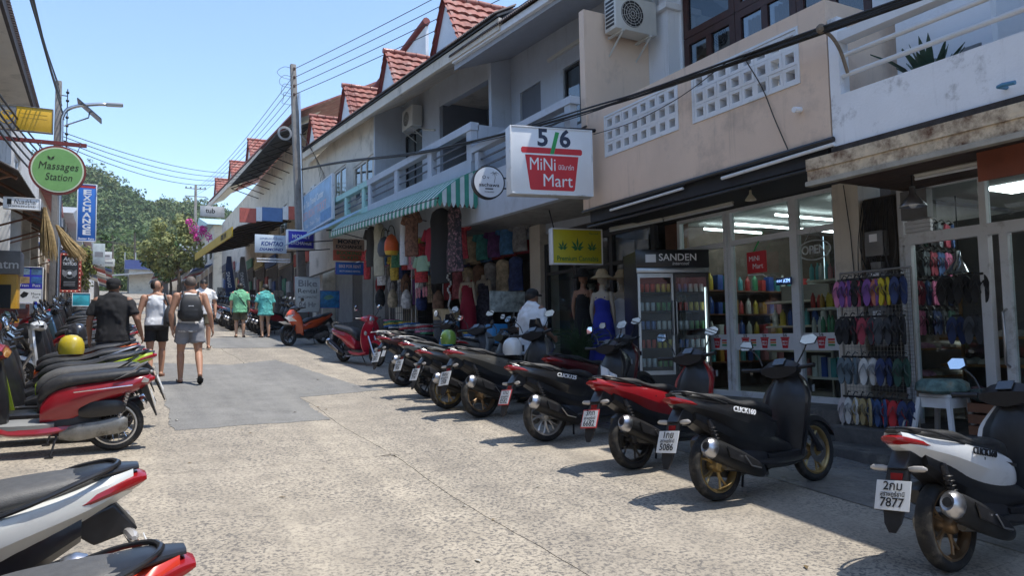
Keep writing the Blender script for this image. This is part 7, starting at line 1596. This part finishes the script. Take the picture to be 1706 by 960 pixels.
for y in (3.2, 5.15): m = MB(); m.box(8.76,8.79,y,y+.03,.67,2.6); m.build('upright', MATS['honey_wood'], T, world=True)
m = MB(); m.box(8.80,8.82,3.1,5.2,.67,3.0); m.build('peg_board', ROOM, T, world=True)
shoe = [MB().loft([[(x, yy*w_, zz*h_) for yy, zz in ((-1,0),(1,0),(1,.5),(.5,1),(-.5,1),(-1,.5))] for x, w_, h_ in ((-.13,.035,.05),(-.06,.042,.07),(.02,.045,.06),(.09,.042,.045),(.125,.025,.03))]).mesh('shoe', mat('shoe_%d' % i, c_, .6), 50) for i, c_ in enumerate(((.45,.22,.30),(.40,.36,.28),(.03,.03,.03),(.5,.48,.44)))]
for z, ids in ((1.001,(0,0,1,3)), (1.321,(3,1,3,1)), (1.621,(2,3,2,1))):
    for i in range(12):
        ci = ids[i//3]; o = bpy.data.objects.new('shoe', shoe[ci]); C.objects.link(o); o.location = (8.52, 5.06-i*.155, z); o.rotation_euler = (0,0,PI+rnd.uniform(-.2,.2)); tag(o, '%s shoe on the wooden shop shelf' % ('pink','tan','black','cream')[ci], 'shoe', '%s shoes on the shelf' % ('pink','tan','black','cream')[ci])
for r_ in range(4):
    for i in range(13):
        ci = (3,7,8,12,3,10,4,14,2)[(i+r_*2) % 9]; flipflop(5.50, 3.05-.36*r_, ci, 8.22+i*.15, R(90)+rnd.uniform(-.2,.2))
for z in (1.18, 1.50): m = MB(); m.box(8.12,10.2,5.22,5.58,z-.025,z); m.build('side_shelf_board', MATS['honey_wood'], T, world=True)
for z in (1.181, 1.501):
    for i in range(14): ci = (0,1,3,1,0,2)[(i//2) % 6]; o = bpy.data.objects.new('shoe', shoe[ci]); C.objects.link(o); o.location = (8.2+i*.14, 5.36, z); o.rotation_euler = (0,0,-PI/2+rnd.uniform(-.2,.2)); tag(o, '%s shoe on the side shelf of the sandal shop' % ('pink','tan','black','cream')[ci], 'shoe', '%s shoes on the side shelf' % ('pink','tan','black','cream')[ci])
for o in [o for o in C.objects if o.name.startswith('flip_flop_pair') and o.location.x > 8.1]: o['label'] = o['label'].replace('hanging on the wire rack', 'on the dim wall inside the sandal shop'); o['group'] = o['group'].replace('on the rack', 'on the inner wall')
m = MB(); m.box(6.7,6.95,5.22,5.48,gz(5.3),gz(5.3)+.09); single(m, 'loose_brick', mat('sooty_brick', (.20,.18,.16), .9, var=.2, bump=.3), 'loose grey brick lying beside the stone step', 'brick', bevel=.01)
# ------------------------------------------------------------------ mannequins and clothes
MQ = mat('mannequin_cream', (.50,.42,.32), .5, var=.05); STRAW = mat('straw_hat', (.50,.38,.22), .9, var=.2, scale=25, bump=.3)
def mannequin(x, y, z, label, cloth, L_=1.35, hat=None, rz=R(-60), halter=False, flare=.26, headless=False, bodym=None):
    T = root('mannequin', (x,y,z), label, 'mannequin', rz=rz); m = MB(); bm_ = bodym or MQ
    torso(m, [(1.0,0,0,.15,.10),(1.12,0,0,.12,.085),(1.28,0,0,.14,.10),(1.40,0,0,.16,.085),(1.46,0,0,.06,.05),(1.55,0,0,.045,.045)], 18)
    if not headless: head(m, (0,.01,1.64))
    for s in (-1,1): limb(m, [(s*.15,0,1.40),(s*.20,-.02,1.15),(s*.20,.03,.92)], [.042,.034,.022], 10)
    m.build('figure', bm_, T, smooth=70)
    m = MB(); n = 28; loops = []
    for (zz, w_, d_) in crom([(1.55-L_,flare,flare*.85),(.75,.20,.16),(1.0,.165,.12),(1.12,.132,.10),(1.28,.15,.112),(1.36,.13,.098)] if not halter else [(1.55-L_,flare,flare*.85),(.75,.20,.16),(1.0,.165,.12),(1.12,.132,.10),(1.28,.148,.112),(1.33,.10,.10)], 4):
        loops.append([(w_*math.cos(a)*(1+.07*math.sin(a*9)*max(0,(1.1-zz))), d_*math.sin(a)*(1+.07*math.sin(a*9)*max(0,(1.1-zz))), zz) for a in [2*PI*k/n for k in range(n)]])
    m.loft(loops); m.build('dress', cloth, T, smooth=60)
    for s in (-1,1): m = MB(); m.tube([(s*.09,.09,1.32),(s*(.05 if halter else .10),.0,1.47),(s*.08,-.09,1.33)], .012, 6); m.build('strap', cloth, T, smooth=60)
    if hat: m = MB(); m.lathe([(0,.16),(.07,.155),(.10,.10),(.105,.05),(.20,.0),(.21,.005),(.11,.065),(.10,.11),(.06,.165),(0,.17)], (0,0,1.66), 'z', 28); m.build('hat', hat, T, smooth=50)
    m = MB(); m.tube([(0,0,0),(0,0,1.0)], .018, 8); m.lathe([(0,0),(.18,0),(.18,.015),(0,.02)], (0,0,0), 'z', 20); m.build('stand', STEEL, T)
    return T
RB = mat('royal_blue_cloth', (.02,.03,.32), .8, var=.15); MAR = mat('crimson_cloth', (.30,.012,.04), .85, var=.15); PRB = mat('black_white_print', (.14,.13,.12), .9, var=.9, scale=16); DPRT = mat('dark_paisley', (.05,.045,.07), .9, var=.8, scale=18); SGE = mat('sage_print', (.16,.20,.17), .9, var=.6, scale=10); OLV = mat('khaki_wrap', (.24,.20,.13), .9, var=.2); FLO = mat('black_floral', (.03,.025,.028), .9, var=.4, scale=10, dirt=(.5,.25,.28), dirt_amt=.42, dirt_scale=15); BRNP = mat('brown_ethnic_print', (.17,.085,.055), .9, var=.8, scale=14); WPR = mat('white_leaf_print', (.58,.60,.63), .9, var=.05, dirt=(.16,.2,.32), dirt_amt=.25, dirt_scale=12)
mannequin(7.25, 10.25, 1.02, 'mannequin in royal blue halter dress and straw hat beside the fridge', RB, 1.4, STRAW, halter=True)
mannequin(7.62, 10.2, 1.02, 'mannequin in white dress and straw hat half behind the fridge', WHT, 1.35, STRAW, halter=True)
mannequin(7.5, 11.2, 1.12, 'mannequin in black top and khaki wrap before the dark shop frame', BLKC, 1.1, mat('black_straw_hat', (.03,.03,.03), .9), bodym=SK1)
mannequin(8.5, 12.4, 1.12, 'mannequin in black and white patterned shirt behind the cannabis shop glass', PRB, 1.2, mat('black_straw_hat', (.03,.03,.03), .9))
mannequin(8.4, 11.75, 1.12, 'mannequin in sage green patterned dress behind the cannabis shop glass', SGE, 1.2)
mannequin(6.95, 15.0, 1.55, 'mannequin in long crimson skirt by the clothes shop entrance', MAR, 1.45, headless=True, flare=.2)
mannequin(7.35, 15.0, 1.60, 'mannequin in dark paisley trousers beside the crimson skirt', DPRT, 1.4, headless=True, flare=.2)
mannequin(7.9, 14.6, 1.72, 'mannequin in grey top deeper inside the clothes shop', mat('ash_cotton', (.2,.2,.22), .9, var=.3), .9)
def garment(x, y, ztop, label, cloth, L_=1.0, w=.22, sleeve=True, rz=R(-70), flare=1.0, cat='garment', name='hanging_garment'):
    T = root(name, (x,y,ztop-L_), label, cat, rz=rz); m = MB(); n = 18; loops = []
    for t, k in ((0,flare),(.3,.5+.5*flare),(.6,.92),(.85,1.0),(.95,.8),(1,.35)): loops.append([(w*k*math.cos(a)*(1+.05*math.sin(5*a+t*9)), .07*(.7+.3*k)*math.sin(a)*(1+.2*math.sin(4*a)), L_*t) for a in [2*PI*q/n for q in range(n)]])
    m.loft(loops)
    m.build('cloth', cloth, T, smooth=60)
    if sleeve:
        for s in (-1,1): m = MB(); m.tube([(s*w*.75,0,L_*.93),(s*w*1.35,0,L_*.93-.22)], [.075,.065], 10); m.build('sleeve', cloth, T, smooth=60)
    m = MB(); m.tube(crom([(-w*.8,0,L_-.05),(0,0,L_+.02),(w*.8,0,L_-.05)], 4), .006, 5); m.tube(crom([(0,0,L_),(.0,0,L_+.08),(.03,0,L_+.11),(.05,0,L_+.09)], 3), .004, 5); m.build('hanger', BROWN, T)
    return T
garment(6.05, 13.65, 4.42, 'long black floral dress hanging at the awning corner', FLO, 1.35, .19, False, flare=1.25)
garment(6.1, 14.5, 4.50, 'long plain black cloth hanging beside the floral dress', BLKC, 1.6, .32, False)
garment(5.95, 15.85, 4.68, 'brown ethnic print tunic hanging under the striped awning', BRNP, 1.05, .22)
garment(5.95, 16.35, 4.62, 'white leaf print wrap hanging beside the brown tunic', WPR, 1.15, .13, False)
garment(6.2, 15.25, 4.2, 'dark red shirt hanging behind the brown tunic', MAR, .75, .2)
garment(5.95, 18.2, 4.72, 'pale cream towel dress hanging next to the bags', mat('cream_towel', (.42,.40,.30), .95, var=.2), 1.35, .2, False)
garment(5.95, 18.85, 4.72, 'plain charcoal T shirt hanging at the far end of the awning', mat('charcoal_cotton', (.035,.033,.03), .9), 1.05, .2)
garment(6.1, 15.55, 3.6, 'pale green small top hanging below the brown tunic', mat('pale_green_cotton', (.28,.42,.30), .9), .35, .2)
def bag(x, y, z, label, mm, k=1.0, tip=None):
    T = root('hanging_bag', (x,y,z), label, 'bag'); m = MB(); m.lathe([(0,0),(.13*k,.02),(.17*k,.14),(.16*k,.32),(.10*k,.46),(.03*k,.52)], (0,0,0), 'z', 16); m.build('sack', mm, T, smooth=60)
    m = MB(); m.tube(crom([(.10*k,0,.42),(.05,0,.7),(-.05,0,.7),(-.10*k,0,.42)], 4), .01, 5); m.build('strap', BLACK, T, smooth=60)
    if tip: m = MB(); m.lathe([(0,-.004),(.135*k,.016),(.165*k,.10)], (0,0,0), 'z', 16); m.build('base', tip, T, smooth=60)
bag(5.95, 17.75, 3.80, 'slate blue drawstring bag hanging under the awning', mat('slate_nylon', (.07,.09,.12), .6, var=.2), 1.1)
bag(5.92, 17.15, 3.78, 'bright orange drawstring bag with yellow base under the awning', mat('orange_nylon', (.70,.12,.02), .5, var=.15), 1.05, mat('yellow_nylon', (.65,.42,.03), .5))
m = MB(); m.tube([(5.95,13.2,4.56),(5.95,19.6,4.85)], .015, 8); single(m, 'clothes_rail', DARK, 'dark rail carrying the clothes under the striped awning', 'rail')
# woven goods, caps, bags and bead strings on racks at the shop front
dk = [('black',(.03,.03,.033)),('dark red',(.28,.03,.04)),('brown',(.20,.11,.07)),('navy',(.03,.05,.16)),('grey',(.30,.30,.31)),('blue',(.08,.24,.50)),('purple',(.16,.06,.22)),('beige',(.48,.40,.28)),('rose',(.50,.16,.20)),('white',(.62,.62,.60)),('teal',(.06,.30,.30))]
for r_ in range(3):
    for i in range(13):
        ci = rnd.randrange(11); garment(7.75+.3*(r_ == 2), 14.0+i*.62+.2*r_, 4.35-(0 if r_ == 2 else .85*r_), '%s garment on the rails inside the clothes shop' % dk[ci][0], mat('cloth_%s' % dk[ci][0], dk[ci][1], .9, var=.5, scale=9), .75, .2, r_ == 0)['group'] = '%s garments in the clothes shop' % dk[ci][0]
for i in range(14):
    ci = rnd.randrange(11); T = bag(6.7+.12*(i % 3), 16.1+i*.36, 2.35+.42*(i % 3)+gz(i*.36), '%s cloth bag on the souvenir racks' % dk[ci][0], mat('cloth_%s' % dk[ci][0], dk[ci][1], .9, var=.5, scale=9), .85); C.objects[-1]
    [o for o in C.objects if o.name.startswith('hanging_bag')][-1]['group'] = '%s bags on the souvenir racks' % dk[ci][0]
for (y0, lab) in ((16.3, 'first dark wire rack for souvenirs before the clothes shop'), (18.4, 'second dark wire rack for souvenirs near the ticket boards')):
    T = root('wire_rack', (6.9, y0+.9, gz(y0+.9)), lab, 'rack'); m = MB()
    for k in range(12): m.tube([(0,-.9+k*.163,.2),(0,-.9+k*.163,2.3)], .006, 4)
    for k in range(9): m.tube([(0,-.9,.2+k*.26),(0,.9,.2+k*.26)], .006, 4)
    m.build('wire_mesh', DARK, T)['kind'] = 'stuff'
    for y in (-.9,.9): m = MB(); m.tube([(0,y,0),(0,y,2.35)], .018, 6); m.build('post', STEEL, T)
m = MB()
for k in range(34): m.ball((6.05+.03*math.sin(k), 13.95+.03*math.cos(k*1.3), 3.2-k*.045), .026, 8, 5)
single(m, 'bead_string', mat('shell_beads', (.40,.38,.35), .5, var=.3), 'string of pale shell beads hanging below the floral dress', 'beads', smooth=60)
for (x, y, c_, lab) in ((6.6,15.65,(.10,.10,.105),'grey tall basket with straw rim before the clothes shop'), (6.55,15.05,(.06,.22,.40),'blue tall basket with straw rim before the clothes shop')):
    T = root('tall_basket', (x,y,gz(y)), lab, 'basket'); m = MB(); m.lathe([(0,0),(.17,0),(.20,.95),(.19,.95),(.16,.05)], (0,0,0), 'z', 22); m.build('body', mat('basket_%d' % int(c_[2]*100), c_, .9, var=.3, scale=12), T, smooth=40); m = MB(); m.lathe([(.19,.952),(.205,.952),(.21,1.2),(.19,1.2)], (0,0,0), 'z', 22, closed=True); m.build('rim', STRAW, T, smooth=40)
for (y, z) in ((16.9,2.85),(16.45,2.85)):
    T = root('butterfly_ornament', (6.5,y,z-.12), 'pink and black butterfly ornament hanging on the souvenir rack', 'ornament', 'butterfly ornaments'); 
    for s in (-1,1):
        for zz, r_ in ((.17,.09),(.06,.07)): m = MB(); m.ball((0,s*.085,zz), r_, 12, 8, (.15,1,1)); m.build('wing', mat('rose_wing', (.42,.14,.18), .7, var=.6, scale=25), T, smooth=60)
    m = MB(); m.tube([(0,0,.0),(0,0,.24)], .012, 6); m.build('body', BLACK, T)
S = sign('sachet_rack_sign', (7.0, 13.2, 2.45), .8, .42, 'row of pale brochures on the rack beside the shop pier', mat('brochure_print', (.38,.42,.40), .6, var=.7, scale=8), depth=.04)
m = MB(); m.box(6.6,6.95,13.1,13.5,gz(13.3),2.0); single(m, 'blue_plastic_box', mat('blue_plastic', (.03,.25,.55), .4), 'bright blue plastic box standing before the shop pier', 'box', bevel=.03)
# potted palm grass before the dark shop frame
T = root('potted_palm', (6.75, 10.2, gz(10.2)), 'dark green potted palm grass between the fridge and the scooters', 'plant'); m = MB(); m.lathe([(0,0),(.16,0),(.21,.35),(.19,.35),(0,.3)], (0,0,0), 'z', 20); m.build('pot', DARK, T, smooth=40); m = MB()
for k in range(150):
    a = rnd.uniform(0,2*PI); L_ = rnd.uniform(.6,1.1); lean = rnd.uniform(.15,.7); pts = [Vector((0,0,.32)), Vector((math.cos(a)*lean*.4*L_,math.sin(a)*lean*.4*L_,.32+L_*.6)), Vector((math.cos(a)*lean*L_,math.sin(a)*lean*L_,.32+L_*(.95-.5*lean)))]; m.tube(crom([tuple(p) for p in pts], 3), [.006,.008,.009,.008,.006,.004,.001], 3, False)
m.build('blades', mat('palm_grass', (.03,.06,.02), .7, var=.4), T, smooth=60)['kind'] = 'stuff'

# a second, brighter row pushed out under the awning, overlapping
pr = [('red print',(.50,.05,.06)),('white print',(.66,.66,.64)),('blue print',(.08,.22,.50)),('yellow print',(.60,.45,.08)),('green print',(.10,.34,.20)),('pink print',(.60,.22,.34)),('grey print',(.30,.30,.31))]
for i in range(22):
    nm, c_ = pr[(i*3) % 7]; y = 14.2+i*.30+rnd.uniform(-.08,.08); x = 6.5+rnd.uniform(-.15,.25)
    garment(x, y, 4.28+.05*(y-14)+rnd.uniform(-.5,.1)*(i % 2), '%s garment crowded under the striped awning' % nm, mat('print_'+nm.split()[0], c_, .9, var=.7, scale=14, dirt=[c*.4 for c in c_], dirt_amt=.35, dirt_scale=13), rnd.uniform(.55,.95), rnd.uniform(.15,.21), i % 3 == 0, rz=R(rnd.uniform(-95,-45)), flare=rnd.uniform(.8,1.3))['group'] = nm+' garments under the awning'
for i in range(10):
    nm, c_ = pr[(i*2+1) % 7]; y = 14.3+i*.62; T = root('folded_stack', (6.75+.1*(i % 2), y, gz(y)), '%s cloth stack on a low display table' % nm.split()[0], 'cloth stack', nm.split()[0]+' cloth stacks')
    m = MB(); m.box(-.22,.22,-.24,.24,0,.55); m.build('table', DARK, T)
    for q in range(4): m = MB(); m.obox((rnd.uniform(-.02,.02),rnd.uniform(-.02,.02),.58+.055*q), (.34,.40,.05), (0,0,rnd.uniform(-.1,.1))); m.build('folded_cloth', mat('print_'+pr[(i+q) % 7][0].split()[0], pr[(i+q) % 7][1], .9), T, bevel=.015)
# helmets, a phone holder and odds and ends on the scooters
def helmet(x, y, z, c_, label, rz=0):
    T = root('helmet', (x,y,z), label, 'helmet', rz=rz); m = MB(); n = 18; loops = []
    for (r_, zz) in ((.125,0),(.135,.06),(.13,.13),(.105,.19),(.06,.225),(.005,.235)): loops.append([(r_*1.1*math.cos(2*PI*k/n), r_*.95*math.sin(2*PI*k/n), zz) for k in range(n)])
    m.loft(loops); m.build('shell', paint('helmet_%d' % int(c_[0]*1000+c_[1]*100), c_), T, smooth=60)
    m = MB(); m.loft([[(.13+.03*math.cos(a)*0+.02, .12*math.sin(a)*.9, .05+.0*k) if 0 else (.10+.05*math.cos(a), .12*math.sin(a), .04+.09*k) for a in [R(-80+16*q) for q in range(11)]] for k in (0,1)], cap=False); m.build('visor', mat('smoke_visor', (.04,.04,.045), .1, coat=.5), T, smooth=60)
helmet(4.72, 8.78, gz(8.78)+.80, (.62,.63,.62), 'white helmet resting on the seat of the bronze scooter', .4)
helmet(4.62, 10.72, gz(10.7)+.80, (.20,.34,.05), 'green helmet resting on the seat of the silver grey scooter', 1.2)
helmet(-.45, 10.35, gz(10.35)+.80, (.55,.42,.03), 'yellow helmet resting on a seat in the left row', 2.6)
helmet(-.5, 13.1, gz(13.1)+.80, (.03,.03,.035), 'black helmet resting on the white retro scooter seat', 2.2)
T = root('plastic_bag', (5.15, 12.05, gz(12.05)+.55), 'bright blue plastic bag hanging from the maroon scooter', 'bag'); m = MB(); m.lathe([(0,0),(.10,.02),(.13,.12),(.10,.24),(.03,.30)], (0,0,0), 'z', 12); m.v = [(x+.02*noise.noise(Vector((x*14,y*14,z*14))), y+.02*noise.noise(Vector((x*14+3,y*14,z*14))), z) for x, y, z in m.v]; m.build('sack', mat('blue_film', (.05,.30,.60), .4), T, smooth=60)
T = root('cloth_cover', (5.0, 7.16, gz(7.16)+.45), 'white cloth hung over the floor of the black scooter by the fridge', 'cloth'); m = MB(); m.loft([[(x, -.16+.02*math.sin(z*9+x*20), z), (x, -.145+.02*math.sin(z*9+x*20), z)] for z in (0,) for x in (-.1,)]+[[(-.1+.02*k, -.16+.02*math.sin(k), 0),(-.1+.02*k, -.15+.02*math.sin(k), .38-.012*k)] for k in range(1,12)], cap=False); m.build('sheet', WHT, T, smooth=60)
# litter and leaves on the road
for k in range(26):
    x, y = rnd.uniform(-.2,5.1), rnd.uniform(3.2,16); m = MB(); s_ = rnd.uniform(.015,.04); a = rnd.uniform(0,PI); m.add([(-s_*math.cos(a),-s_*math.sin(a),.0),(s_*.4*math.sin(a),-s_*.4*math.cos(a),.006),(s_*math.cos(a),s_*math.sin(a),.002),(-s_*.4*math.sin(a),s_*.4*math.cos(a),.008)], [(0,1,2,3)])
    o = m.build('fallen_leaf', mat(('dry_leaf','pale_scrap')[k % 3 == 0], ((.16,.11,.05),(.5,.48,.42))[k % 3 == 0], .9)); o.location = (x,y,gz(y)+.007); tag(o, 'small dry scrap lying on the concrete road', 'scrap', 'scraps on the road')
bpy.data.scenes.remove(WS)
